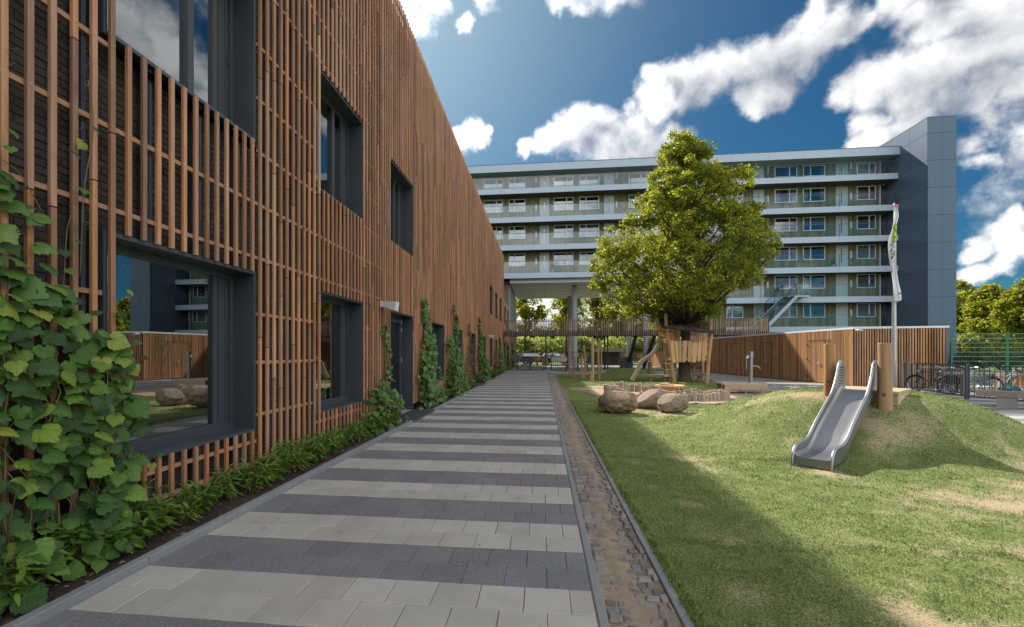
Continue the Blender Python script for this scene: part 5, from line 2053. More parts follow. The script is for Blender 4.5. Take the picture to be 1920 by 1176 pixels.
# ------------------------------------------------------------------ hand pump on a timber stage
pp = W(1390, 737, 18.6); pp.z = 0
stg = thing('pump_stage', 'low timber stage on short legs carrying the water pump', 'platform', pp)
for i in range(5):
    y = pp.y - 0.36 + i * 0.18
    MB().beam((pp.x - 0.88, y, 0.40), (pp.x + 0.84, y + 0.0, 0.40), 0.172, 0.06).build('plank', M['deck'], stg)
for yy in (pp.y - 0.42, pp.y + 0.42):
    MB().box(pp.x - 0.8, pp.x + 0.8, yy - 0.03, yy + 0.03, 0.17, 0.37).build('side_board', M['deck'], stg)
for sx in (-0.62, 0.05, 0.62):
    for sy in (-0.3, 0.3):
        MB().tube([(pp.x + sx, pp.y + sy, -0.03), (pp.x + sx, pp.y + sy, 0.37)], 0.035, 8).build('leg', M['galv'], stg)
ph = W(1408, 725, 18.6); ph.z = 0.43
pu = thing('hand_pump', 'upright steel hand pump with curved spout on the timber stage', 'pump', ph)
MB().tube([ph, ph + Vector((0, 0, 1.0))], 0.075, 16).build('column', M['steel'], pu)
MB().tube([ph + Vector((0, 0, 1.0)), ph + Vector((0, 0, 1.24))], 0.095, 16).build('head', M['steel'], pu)
MB().tube([ph + Vector((.07, 0, .66)), ph + Vector((.24, -.02, .64)), ph + Vector((.31, -.02, .60)), ph + Vector((.33, -.02, .53))], 0.025, 8).build('spout', M['steel'], pu)
m = MB(); m.tube([ph + Vector((-.06, 0, 1.05)), ph + Vector((-.17, 0, .95)), ph + Vector((-.17, 0, .5))], 0.018, 8)
m.add([ph + Vector(v) for v in [(-.09, -.05, 1.0), (-.09, .05, 1.0), (-.09, 0, 1.12), (-.2, -.04, .95), (-.2, .04, .95), (-.2, 0, 1.02)]], [(0, 1, 2), (5, 4, 3), (0, 3, 4, 1), (1, 4, 5, 2), (2, 5, 3, 0)])
m.build('lever', M['steel'], pu)

# ------------------------------------------------------------------ climbing poles and stumps
def pole_(px, yb, yt, d_px, label, sq=False, bend=0.0, z0=None):
    w = G(px, yb)
    zc = 870 * EYE / (yb - 662)
    if z0: w.z = 0
    h = EYE + (662 - yt) / 870 * zc
    r = d_px / 870 * zc / 2
    pts = [Vector((w.x, w.y, -0.2))]
    for i in range(7):
        t = i / 6
        pts.append(Vector((w.x + bend * sin(t * pi) * 0.5, w.y, h * t)))
    mm = MB(); mm.tube(pts, [r * 1.08] + [r * (1.05 - .12 * i / 6) for i in range(7)], 12, jit=0.04)
    o = mm.build('climbing_pole', M['log'], None)
    return tag(o, label, 'pole', 'tall climbing poles on the lawn')


def stump_(px, yb, yt, d_px, label):
    w = G(px, yb); zc = 870 * EYE / (yb - 662)
    h = EYE + (662 - yt) / 870 * zc; r = d_px / 870 * zc / 2
    mm = MB(); mm.tube([(w.x, w.y, -0.1), (w.x, w.y, h * .97), (w.x, w.y, h)], [r * 1.05, r, r * .92], 14, jit=0.04)
    return tag(mm.build('stump', M['log'], None), label, 'stump', 'stepping stumps on the lawn')


pole_(1070, 706.8, 638.4, 4.6, 'leftmost climbing pole, slightly bent', bend=-0.2)
pole_(1091, 704.0, 668, 3.0, 'shortest climbing pole, second from the left')
pole_(1094.5, 709.0, 647, 3.8, 'climbing pole third from the left with a bend', bend=0.15)
pole_(1111.5, 717.0, 634, 5.0, 'nearest climbing pole, standing highest in the picture')
pole_(1124, 712.6, 634, 4.6, 'climbing pole just right of the nearest one', bend=-0.12)
pole_(1127.5, 701.6, 656, 3.0, 'farthest climbing pole, rightmost of the group')
stump_(1077, 707.3, 696.5, 7.5, 'widest stepping stump beside the leftmost pole')
stump_(1074, 705.0, 700.2, 4.0, 'lowest stepping stump against the leftmost pole')
stump_(1088.5, 708.7, 694.5, 6.0, 'tall stepping stump left of the bent pole')
stump_(1093, 709.6, 702.8, 6.0, 'short stepping stump in front of the bent pole')
stump_(1099, 704.4, 691.0, 4.2, 'stepping stump right of the bent pole')
stump_(1107.5, 716.0, 696.5, 3.4, 'slim stepping stump left of the nearest pole')
stump_(1113, 703.0, 692.0, 3.2, 'slim stepping stump behind the nearest pole')

# picnic table beyond the poles
pt = W(1081, 697, 40.0); pt.z = 0
pc = thing('picnic_table', 'low brown picnic table in front of the black fence', 'table', pt)
MB().box(pt.x - 1.25, pt.x + 1.2, pt.y - 0.4, pt.y + 0.4, 0.62, 0.70).build('table_top', M['rail'], pc)
for sx in (-0.9, 0.9):
    MB().box(pt.x + sx - .05, pt.x + sx + .05, pt.y - .3, pt.y + .3, 0, .62).build('leg', M['black'], pc)

# ------------------------------------------------------------------ tree house
th0 = W(1290, 715, 25.6); th0.z = 0
th = thing('tree_house', 'timber tree house on leaning log legs built round the big tree', 'tree house', th0)


def logp(name, pts, r0, r1, mat='log', parent=th, n=10):
    ps = [W(*p) if len(p) == 3 else p for p in pts]
    rr = [r0 + (r1 - r0) * i / (len(ps) - 1) for i in range(len(ps))]
    return MB().tube(ps, rr, n, jit=0.05).build(name, M[mat], parent)


logp('leg', [(1264.8, 719, 25.1), (1257, 665, 25.1), (1251, 621, 25.1)], 0.10, 0.085)
logp('leg', [(1254.5, 717, 25.9), (1249, 660, 25.9), (1238, 622, 26.0), (1229, 594, 26.2)], 0.10, 0.075)
logp('leg', [(1324.8, 720.3, 24.3), (1329, 670, 24.3), (1333.5, 627, 24.3)], 0.10, 0.09)
logp('leg', [(1317, 715.8, 26.4), (1317.5, 660, 26.6), (1316, 615, 26.8)], 0.09, 0.08)
logp('leg', [(1248.5, 714, 27.3), (1246.5, 660, 27.3), (1245, 605, 27.3)], 0.08, 0.07)
logp('roof_post', [(1249, 618, 25.2), (1248, 588, 25.2)], 0.09, 0.08)
logp('roof_post', [(1332, 624, 24.6), (1331.5, 597, 24.6)], 0.09, 0.08)
logp('roof_post', [(1303, 610, 27.0), (1302.5, 597, 27.0)], 0.10, 0.09)
# floor
def quadbox(name, corners, th_, mat, parent=th):
    a = [Vector(c) for c in corners]
    n = (a[1] - a[0]).cross(a[3] - a[0]).normalized() * th_
    vs = a + [p + n for p in a]
    return MB().add(vs, [(3, 2, 1, 0), (4, 5, 6, 7), (0, 1, 5, 4), (1, 2, 6, 5), (2, 3, 7, 6), (3, 0, 4, 7)]).build(name, M[mat], parent)


zf = 1.22
fl = [W(1254, 674, 25.0), W(1327, 674, 24.3), W(1319, 670, 26.6), W(1248, 670, 27.2)]
for p in fl: p.z = zf
nb = 12
for i in range(nb):
    a, b_ = i / nb, (i + 0.94) / nb
    q = [fl[0].lerp(fl[1], a), fl[0].lerp(fl[1], b_), fl[3].lerp(fl[2], b_), fl[3].lerp(fl[2], a)]
    quadbox('floor_board', q, 0.04, 'deck')
# front rail boards, each its own width, length and lean
fb = [(1256, 639.5, 1263, 639, 1260.5, 681, 1267, 680), (1264.5, 639, 1271.5, 640.5, 1268.5, 679, 1272.5, 679), (1273, 640, 1278, 640, 1273.5, 679.5, 1278, 679), (1280, 638.5, 1289.5, 639, 1279, 679.5, 1286, 679), (1290.5, 638.5, 1298, 641, 1289.5, 678, 1296, 679.5),
      (1299, 642, 1308, 642.5, 1297.5, 680, 1305, 679.5), (1310, 641, 1316.5, 640, 1308, 677.5, 1313, 678), (1318, 640, 1325, 638, 1315.5, 677.5, 1321.5, 678.5)]
def fz(px):
    return 25.0 + (px - 1254) / (1327 - 1254) * (24.25 - 25.0)
for (a, ya, b_, yb, c, yc, d, yd) in fb:
    q = [W(c, yc, fz(c)), W(d, yd, fz(d)), W(b_, yb, fz(b_)), W(a, ya, fz(a))]
    quadbox('rail_board', q, 0.03, 'plank')
for py in (647, 672):
    MB().beam(W(1254, py, fz(1254) + .06), W(1328, py + (.5 if py > 650 else -.5), fz(1328) + .06), 0.06, 0.12).build('cross_rail', M['plank'], th)
for z0, z1, a in ((612, 621, 0), (623, 632, 1), (634, 643, 2)):
    quadbox('side_board', [W(1235 + a * 1.6, z1 - 3, 26.0), W(1250 + a * .6, z1 + 1, 25.15), W(1249 + a * .6, z0 + 3, 25.15), W(1233 + a * 1.6, z0, 26.0)], 0.03, 'plank')
for px in np.arange(1253, 1274, 3.6):
    quadbox('back_board', [W(px, 642, 27.1), W(px + 3.3, 642, 27.1), W(px + 3.3, 618 + RNG.uniform(-1, 2), 27.1), W(px, 618, 27.1)], 0.03, 'plank')
for px in np.arange(1296, 1325, 3.4):
    quadbox('back_board', [W(px, 668, 26.6), W(px + 2.4, 668, 26.6), W(px + 2.4, 622 + RNG.uniform(-2, 3), 26.6), W(px, 622, 26.6)], 0.03, 'plank')
# roof of rough shingles
rc = [W(1241, 616, 24.9), W(1340, 626, 23.9), W(1330, 606, 27.4), W(1235, 601.5, 27.6)]
M['shingle'] = wood('rough_shingle', (0.08, 0.065, 0.052), (0.20, 0.165, 0.135), 'X', 1.2, 0.9, 0.4, 0.15)
quadbox('roof_deck', rc, 0.05, 'shingle')
nn = (rc[1] - rc[0]).cross(rc[3] - rc[0]).normalized()
rows_, cols_ = 9, 15
for j in range(rows_):
    for i in range(cols_):
        u0 = (i + (0.5 if j % 2 else 0) * .9) / cols_ + RNG.uniform(-.01, .01); u1 = u0 + 0.92 / cols_
        v0 = j / rows_ - 0.02; v1 = (j + 1.25) / rows_
        u0, u1 = max(-.01, min(1, u0)), max(0, min(1.01, u1))
        if u1 - u0 < .02: continue
        f = lambda u, v: (rc[0].lerp(rc[1], u)).lerp(rc[3].lerp(rc[2], u), min(1.02, v))
        a, b_, c, d = f(u0, v0), f(u1, v0), f(u1, v1), f(u0, v1)
        lift = 0.075 + RNG.uniform(0, .03)
        q = [a + nn * lift, b_ + nn * (lift + RNG.uniform(-.015, .015)), c + nn * .055, d + nn * .055]
        quadbox('shingle', q, 0.018, 'shingle')
# ladders
for py in (682.5, 694, 706):
    logp('rung', [(1246, py, 25.6), (1259.5, py - .3, 25.1)], 0.035, 0.035)
for py in (684.5, 694.5, 703):
    logp('rung', [(1294, py, 25.8), (1314, py, 25.6)], 0.035, 0.035)
logp('ladder_rail', [(1299, 714, 25.8), (1301, 690, 25.8), (1304, 675, 25.8)], 0.07, 0.06)
# benches of split logs
def splitlog(x0, x1, py, zc0, zc1, legs, label):
    t = thing('log_bench', label, 'bench', (*W((x0 + x1) / 2, py, (zc0 + zc1) / 2).xy, 0))
    a, b_ = W(x0, py, zc0), W(x1, py + 0.6, zc1)
    MB().beam(a, b_, 0.42, 0.13).build('seat', M['oldlog'], t)
    for lx in legs:
        f = (lx - x0) / (x1 - x0)
        q = a.lerp(b_, f)
        MB().tube([(q.x, q.y, -.1), (q.x, q.y, q.z)], 0.11, 10).build('leg', M['oldlog'], t)
splitlog(1184, 1261, 704.5, 26.6, 25.6, (1221, 1247), 'long split log bench left of the tree house')
splitlog(1270, 1335, 702.5, 26.4, 25.4, (1283, 1312), 'split log bench behind the tree trunk')
w = G(1221, 711)
tag(MB().tube([(w.x, w.y + .35, -.1), (w.x, w.y + .35, 1.05)], 0.13, 10).build('log_post', M['log'], None), 'short round post standing behind the long split log bench', 'post')
# the bent climbing branch
cp = spline([Vector(W(*p)) for p in [(1185.5, 713.5, 25.9), (1190, 706, 25.9), (1196, 694, 25.9), (1200, 682, 25.9), (1207, 675, 25.9), (1215, 669.5, 25.9), (1224, 662, 25.9), (1232, 650, 25.9), (1236.5, 637, 25.9), (1237.5, 629, 25.9)]], 4, False)
tag(MB().tube(cp, [0.125 - 0.035 * i / len(cp) for i in range(len(cp))], 10, jit=.05).build('climbing_branch', M['oldlog'], None), 'long bent branch leaning from the lawn up to the tree house', 'branch')

# ------------------------------------------------------------------ trees
M['bark'] = plain('dark_bark', (0.085, 0.068, 0.05), 0.95, 0, 0.35, 4.0, 0.2, 0.03, 18.0)
M['leaf_main'] = leafmat('lime_tree_leaf', (0.05, 0.105, 0.015), (0.33, 0.36, 0.045), (0.48, 0.32, 0.035), 0.42, 0.5, 0.35, 0.10)
M['leaf_back'] = leafmat('sunlit_tree_leaf', (0.09, 0.14, 0.018), (0.30, 0.32, 0.045), (0.48, 0.34, 0.05), 0.5, 0.6, 0.3, 0.12)
M['leaf_dark'] = leafmat('dark_tree_leaf', (0.025, 0.055, 0.018), (0.075, 0.12, 0.035), None, 0.5, 0.35, 0.3)
M['leaf_willow'] = leafmat('grey_green_leaf', (0.13, 0.18, 0.06), (0.30, 0.36, 0.14), None, 0.55, 0.5, 0.3)


def leaf_cloud(centers, radii, per, size, seed, flat=0.75, droop=0.3):
    """kite shaped leaves round each clump centre: (verts, quads)"""
    r = np.random.RandomState(seed)
    C = np.repeat(np.asarray(centers), per, 0)
    R = np.repeat(np.asarray(radii), per, 0)
    n = len(C)
    d = r.normal(size=(n, 3)); d /= np.linalg.norm(d, axis=1, keepdims=True)
    rad = r.rand(n) ** 0.55
    P = C + d * (R * rad)[:, None] * np.array([1, 1, flat])
    nrm = d * 0.5 + r.normal(size=(n, 3)) * 0.6 + np.array([0, 0, 0.55])
    nrm /= np.linalg.norm(nrm, axis=1, keepdims=True)
    ax = r.normal(size=(n, 3)) + d * 0.6 + np.array([0, 0, -droop])
    ax -= nrm * np.sum(ax * nrm, 1, keepdims=True); ax /= np.linalg.norm(ax, axis=1, keepdims=True)
    sd = np.cross(nrm, ax)
    L = size * r.uniform(0.6, 1.25, n)[:, None]
    w = L * r.uniform(0.36, 0.5, n)[:, None]
    bend = nrm * L * 0.12
    p0, p2 = P - ax * L * 0.5 - bend, P + ax * L * 0.5 - bend
    p1, p3 = P + sd * w + ax * L * -0.08 + bend, P - sd * w + ax * L * -0.08 + bend
    V = np.stack([p0, p1, p2, p3], 1).reshape(-1, 3)
    F = np.arange(n * 4).reshape(-1, 4)
    return V, F


def limb(mb, p0, p1, r0, r1, wob, rr, n=6):
    pts = []
    for i in range(6):
        t = i / 5
        p = p0.lerp(p1, t)
        if 0 < i < 5:
            p = p + Vector((rr.uniform(-wob, wob), rr.uniform(-wob, wob), rr.uniform(-wob, wob)))
        p = p + Vector((0, 0, 0.12 * (p1 - p0).length * (t * t - t)))
        pts.append(p)
    mb.tube(pts, [r0 + (r1 - r0) * i / 5 for i in range(6)], n, caps=False)
    return pts


def tree(name, label, base, h, prof, trunk_r, leaf, mat, seed, nclump, per, clump_r, group=None, low=0.0, shell=0.55, lean=(0, 0), squash=1.0):
    """prof: list of (height fraction, left radius, right radius); left/right as seen from the path"""
    rr = random.Random(seed)
    base = Vector(base)
    t = thing(name, label, 'tree', base, group)
    R_ = Vector((CA, SA, 0)); F_ = Vector((-SA, CA, 0))
    tb = MB()
    top = base + Vector((lean[0], lean[1], h * 0.93))
    tp = []
    for i in range(11):
        q = i / 10
        p = base.lerp(top, q) + Vector((rr.uniform(-.5, .5) * trunk_r * (0 < i), rr.uniform(-.5, .5) * trunk_r * (0 < i), -0.2 if i == 0 else 0))
        tp.append(p)
    tb.tube(tp, [trunk_r * (1.25 if i == 0 else 1) * (1 - 0.88 * (i / 10) ** 0.9) + 0.012 for i in range(11)], 12, caps=False, jit=0.05)
    hs = [p[0] for p in prof]
    def rad(f, side):
        for a, b_ in zip(prof[:-1], prof[1:]):
            if a[0] <= f <= b_[0]:
                q = (f - a[0]) / (b_[0] - a[0])
                lo = a[1 if side < 0 else 2]; hi = b_[1 if side < 0 else 2]
                return lo + (hi - lo) * q
        return 0
    centers, rads = [], []
    tries = 0
    while len(centers) < nclump and tries < nclump * 60:
        tries += 1
        f = rr.uniform(hs[0], hs[-1])
        a = rr.uniform(0, 2 * pi)
        side = cos(a)
        rmax = max(rad(f, -1), rad(f, 1))
        Rr = rad(f, -1) * max(0, -side) ** 2 + rad(f, 1) * max(0, side) ** 2 + (rad(f, -1) + rad(f, 1)) / 2 * sin(a) ** 2
        if rr.random() > (Rr / (max(p[1] + p[2] for p in prof) / 2)) ** 1.2 + 0.08:
            continue
        lump = 1 + 0.16 * mnoise.noise(Vector((cos(a) * 1.8 + seed, sin(a) * 1.8, f * 7)))
        q = (shell + (1 - shell) * rr.random() ** 0.7) if rr.random() < 0.8 else rr.random() ** 0.6 * shell
        cr = clump_r * rr.uniform(0.6, 1.25)
        x = max(0.0, Rr * lump * q - cr * 0.95)
        p = base + Vector((lean[0] * f, lean[1] * f, h * f)) + R_ * (cos(a) * x) + F_ * (sin(a) * x * squash) + Vector((0, 0, rr.uniform(-.3, .3)))
        if mnoise.noise(p * 0.55 + Vector((seed, 0, 0))) < -0.13:      # gaps
            continue
        centers.append(tuple(p)); rads.append(cr)
    # limbs reach for some of the clumps
    lm = MB()
    order = sorted(range(len(centers)), key=lambda i: rr.random())
    for i in order[:max(18, nclump // 7)]:
        c = Vector(centers[i])
        hz = Vector((c.x - base.x, c.y - base.y, 0)).length
        f = min(0.93, max(0.26, (c - base).z / h - 0.05 - 0.55 * hz / h + rr.uniform(-.03, .03)))
        k = f * 10
        s = tp[int(k)].lerp(tp[min(10, int(k) + 1)], k - int(k))
        r0 = trunk_r * 0.42 * (1 - f * 0.75)
        limb(lm, s, c, r0, 0.012, 0.12, rr)
    trunk = tb.build('trunk', M['bark'], t, smooth=True)
    lm.build('limbs', M['bark'], trunk, smooth=True)
    V, F = leaf_cloud(centers, rads, per, leaf, seed)
    link('crown', np_mesh('crown', V, F, mat), t, kind='stuff')
    return t


tb0 = W(1284, 717, 26.0); tb0.z = 0
PXM = 26.0 / 870
def pr(py, xl, xr):
    zt = EYE + (662 - py) * PXM
    return (zt / 13.55, (1279 - xl) * PXM, (xr - 1279) * PXM)
prof = [pr(598, 1262, 1340), pr(582, 1180, 1385), pr(566, 1108, 1398), pr(540, 1098, 1404), pr(505, 1096, 1420), pr(475, 1096, 1414), pr(450, 1102, 1410), pr(430, 1134, 1408), pr(400, 1160, 1418), pr(370, 1174, 1418), pr(345, 1190, 1396), pr(320, 1206, 1356), pr(298, 1214, 1338), pr(278, 1228, 1316), pr(260, 1246, 1300)]
tree('lime_tree', 'big green lime tree growing up through the tree house', tb0, 13.55, prof, 0.29, 0.125, M['leaf_main'], 3, 1250, 85, 0.44)

def bgtree(label, px, zc, ytop, ybot, wpx, mat, seed, n=170, per=60, leaf=0.34, cr=1.0, shape=0.5, group='trees beyond the buildings', name='background_tree', tr=0.2):
    base = W(px, 662, zc); base.z = GROUND_Z
    h = EYE + (662 - ytop) / 870 * zc
    lo = max(0.05, (EYE + (662 - ybot) / 870 * zc) / h)
    w = wpx / 870 * zc / 2
    prof = [(lo, w * .55, w * .55), (lo + (1 - lo) * .25, w, w), (lo + (1 - lo) * .55, w * .95, w * .95), (lo + (1 - lo) * .82, w * .6, w * .62), (1.0, w * .1, w * .1)]
    return tree(name, label, base, h, prof, tr, leaf, mat, seed, n, per, cr, group)


# to the right, beyond the mesh fence
bgtree('tree beside the lift tower, leftmost beyond the mesh fence', 1800, 64, 528, 640, 90, M['leaf_back'], 21, 130)
bgtree('rounded tree left of the tall right hand tree beyond the mesh fence', 1856, 58, 536, 632, 105, M['leaf_back'], 22, 200)
bgtree('tall tree at the right edge beyond the mesh fence', 1925, 50, 528, 628, 110, M['leaf_back'], 23, 190)
bgtree('low bushy tree behind the first mesh fence panel', 1832, 47, 590, 655, 66, M['leaf_main'], 24, 80, 50, 0.28, 0.8)
bgtree('tree cut by the right edge of the picture, farther off', 2010, 60, 520, 640, 140, M['leaf_back'], 25, 150)
# seen through the passage under the flats
bgtree('thin tree seen at the left end of the passage', 985, 68, 548, 612, 92, M['leaf_back'], 31, 70, 40, 0.36, 0.9)
bgtree('tree with yellowing leaves left of the passage columns', 1062, 72, 540, 615, 105, M['leaf_back'], 32, 95, 42, 0.36, 0.9)
bgtree('tree right of the passage columns', 1120, 74, 545, 612, 84, M['leaf_back'], 33, 80, 40, 0.36, 0.9)
bgtree('broad tree behind the climbing frame at the passage right', 1178, 70, 535, 625, 115, M['leaf_back'], 34, 130, 48, 0.36, 0.95)
bgtree('tree at the right end of the passage behind the tree house', 1243, 72, 535, 630, 80, M['leaf_back'], 35, 80, 45, 0.36, 0.9)


def belt(name, label_kind, px0, px1, zc, ytop, mat, seed, n, per, leaf, cr):
    rr = random.Random(seed)
    cs, rs = [], []
    h = EYE + (662 - ytop) / 870 * zc
    for i in range(n):
        px = rr.uniform(px0, px1)
        lump = 0.75 + 0.25 * mnoise.noise(Vector((px * 0.03 + seed, 0, 0))) + 0.12 * mnoise.noise(Vector((px * .11, seed, 0)))
        w = W(px, 662, zc * rr.uniform(.97, 1.06))
        w.z = h * lump * rr.random() ** 0.6
        cs.append(tuple(w)); rs.append(cr * rr.uniform(.7, 1.2))
    V, F = leaf_cloud(cs, rs, per, leaf, seed)
    o = link(name, np_mesh(name, V, F, mat))
    o['kind'] = 'stuff'
    return o


belt('shrub_belt', '', 900, 1300, 96, 624, M['leaf_willow'], 41, 420, 60, 0.5, 1.3)
belt('far_wood', '', 860, 1420, 125, 592, M['leaf_dark'], 42, 420, 60, 0.8, 2.2)
belt('hedge', '', 1790, 2100, 40, 652, M['leaf_dark'], 43, 260, 60, 0.16, 0.45)
belt('far_trees', '', 1780, 2200, 110, 590, M['leaf_back'], 44, 260, 60, 0.8, 2.2)

# ------------------------------------------------------------------ climbers on the slats
def vine_leaf(n_teeth=True, flop=0.18, seed=0):
    rr = random.Random(seed)
    half = [(0.04, 0.03), (0.12, -.09), (.25, -.13), (.36, -.06), (.44, -.05), (.50, .06), (.58, .14), (.54, .25), (.57, .34), (.46, .40), (.50, .52), (.43, .56), (.42, .66), (.32, .66), (.26, .78), (.18, .80), (.12, .93)]
    pts = [(x + rr.uniform(-.025, .025), y + rr.uniform(-.025, .025)) for x, y in half]
    out = [(0, 0.06)] + pts + [(0, 1.04)] + [(-x + rr.uniform(-.03, .03), y + rr.uniform(-.03, .03)) for x, y in reversed(half)]
    v = []
    def zf_(x, y):
        return -flop * (x * x * 1.6 + (y - .35) ** 2 * .9) + 0.05 * abs(x) + rr.uniform(-.018, .018)
    for x, y in out:
        v.append((x, y - 0.06, zf_(x, y)))
    n = len(v)
    inner = [(0, .22), (.24, .12), (.27, .38), (.14, .60), (0, .72), (-.14, .60), (-.27, .38), (-.24, .12), (0, .40)]
    for x, y in inner:
        v.append((x, y - .06, zf_(x, y) + 0.012))
    I = n
    c = I + 8
    f = []
    ring_ = [I + 1, I + 2, I + 3, I + 4, I + 5, I + 6, I + 7, I + 0]
    for a, b_ in zip(ring_, ring_[1:] + ring_[:1]):
        f.append((c, a, b_))
    # stitch the outline to the inner ring by angle
    pos_ang = lambda p: atan2(p[0], -(p[1] - .34))
    o_idx = list(range(n)); o_idx.sort(key=lambda i: pos_ang(v[i]))
    r_idx = sorted(ring_, key=lambda i: pos_ang(v[i]))
    i = j = 0
    while i < len(o_idx) or j < len(r_idx):
        oi, oj = o_idx[i % n], r_idx[j % 8]
        ni = pos_ang(v[o_idx[i % n]]) + (2 * pi if i >= n else 0)
        a_next = pos_ang(v[o_idx[(i + 1) % n]]) + (2 * pi if i + 1 >= n else 0)
        b_next = pos_ang(v[r_idx[(j + 1) % 8]]) + (2 * pi if j + 1 >= 8 else 0)
        if j >= 8 or (i < n and a_next <= b_next):
            f.append((oi, o_idx[(i + 1) % n], oj)); i += 1
        else:
            f.append((oi, r_idx[(j + 1) % 8], oj)); j += 1
    return v, f


def vine_mat():
    m, k, b = new_mat('vine_leaf')
    r = piece_rand(k)
    tc = k.n('ShaderNodeTexCoord')
    p = tc.outputs['Object']
    sep = k.n('ShaderNodeSeparateXYZ'); k.l(p, sep.inputs[0])
    col = k.ramp(r, [(0.05, (0.03, 0.08, 0.018)), (0.40, (0.052, 0.135, 0.022)), (0.74, (0.105, 0.225, 0.03)), (0.92, (0.21, 0.33, 0.042)), (1.0, (0.38, 0.38, 0.07))])
    # veins fanning out from the stalk
    ang = k.math('ARCTAN2', sep.outputs[0], k.math('ADD', sep.outputs[1], 0.03))
    rad_ = k.vmath('LENGTH', p)
    nz = k.noise(p, 5.0, 3, 0.6)
    a5 = k.math('PINGPONG', k.math('ADD', k.math('MULTIPLY', ang, 1.65), k.math('MULTIPLY_ADD', nz.outputs[0], 0.3, -0.15)), 0.5)
    vein = k.smooth(k.math('MULTIPLY', a5, rad_), 0.022, 0.006)
    side = k.math('PINGPONG', k.math('ADD', k.math('MULTIPLY', rad_, 9.0), k.math('MULTIPLY', a5, 5.0)), 0.5)
    fine = k.smooth(side, 0.09, 0.02)
    vv = k.math('MAXIMUM', k.math('MULTIPLY', vein, 0.75), k.math('MULTIPLY', fine, 0.22))
    col = k.mix(vv, col, (0.16, 0.24, 0.075))
    blo = k.noise(p, 3.2, 4, 0.65)
    hv = k.n('ShaderNodeHueSaturation')
    k.l(k.math('MULTIPLY_ADD', blo.outputs[0], 0.8, 0.6), hv.inputs['Value'])
    k.l(col, hv.inputs['Color'])
    k.l(hv.outputs[0], b.inputs['Base Color'])
    b.inputs['Roughness'].default_value = 0.42
    b.inputs['Specular IOR Level'].default_value = 0.45
    bump(k, b, k.math('ADD', k.math('MULTIPLY', vv, -0.7), k.math('MULTIPLY', blo.outputs[0], 0.4)), 0.06, 0.6)
    out = [n for n in m.node_tree.nodes if n.type == 'OUTPUT_MATERIAL'][0]
    tl = k.n('ShaderNodeBsdfTranslucent')
    k.l(k.mix(1.0, hv.outputs[0], (1.6, 1.4, 0.6), 'MULTIPLY'), tl.inputs[0])
    mx = k.n('ShaderNodeMixShader'); mx.inputs[0].default_value = 0.25
    k.l(b.outputs[0], mx.inputs[1]); k.l(tl.outputs[0], mx.inputs[2]); k.l(mx.outputs[0], out.inputs[0])
    return m


M['vine'] = vine_mat()
M['vine_far'] = leafmat('creeper_leaf', (0.035, 0.09, 0.02), (0.11, 0.21, 0.04), (0.26, 0.30, 0.06), 0.45, 0.25, 0.4, 0.08)
M['vine_red'] = leafmat('reddening_creeper_leaf', (0.06, 0.05, 0.02), (0.14, 0.08, 0.035), (0.10, 0.13, 0.04), 0.5, 0.25, 0.3, 0.4)
M['stem'] = plain('vine_stem', (0.16, 0.11, 0.05), 0.7, 0, 0.3)
LEAVES = [vine_leaf(True, fl, s) for s, fl in enumerate((0.10, 0.22, 0.32, 0.16, 0.40))]
LEAF_ME = []
for v, f in LEAVES:
    mm = MB(); mm.add(v, f)
    me = mm.mesh('leaf', M['vine'], True)
    LEAF_ME.append(me)


def leaf_frame(n, tip):
    n = Vector(n).normalized()
    y = Vector(tip); y = (y - n * y.dot(n)).normalized()
    x = y.cross(n)
    return Matrix((x, y, n)).transposed()


def onplane(px, py, x):
    u = (px - 918) / 870
    zc = x / (CA * u - SA)
    return Vector((x, zc * (SA * u + CA), EYE + (662 - py) / 870 * zc))


rv = random.Random(77)
vine = thing('grape_vine', 'broad leaved vine climbing the slats at the near left corner', 'climber', (-3.5, 3.0, 0))
def vine_top(y):
    pts = [(1.6, 3.1), (2.3, 3.15), (2.75, 2.9), (2.95, 2.35), (3.15, 2.0), (3.35, 1.85), (3.5, 1.75), (3.6, 1.45), (3.68, 0.9), (3.8, 0.7), (3.9, 0.3), (4.0, 0.05), (4.6, 0.0)]
    for (a, za), (b_, zb) in zip(pts[:-1], pts[1:]):
        if a <= y <= b_:
            return za + (zb - za) * (y - a) / (b_ - a)
    return 0
cand = []
while len(cand) < 500:
    y = rv.uniform(2.2, 4.1)
    zt = vine_top(y)
    z = rv.uniform(0.08, zt + 0.05)
    if rv.random() > 1.25 - 0.55 * (z / 3.0) - (0.45 if z > 2.2 else 0):
        continue
    bulge = max(0.0, 1 - z / 2.4)
    x = -3.57 + (0.05 + 0.34 * bulge) * rv.random() ** 0.9
    if y > 3.72 - (x + 3.56) * 1.15:
        continue
    cand.append(Vector((x, y, z)))
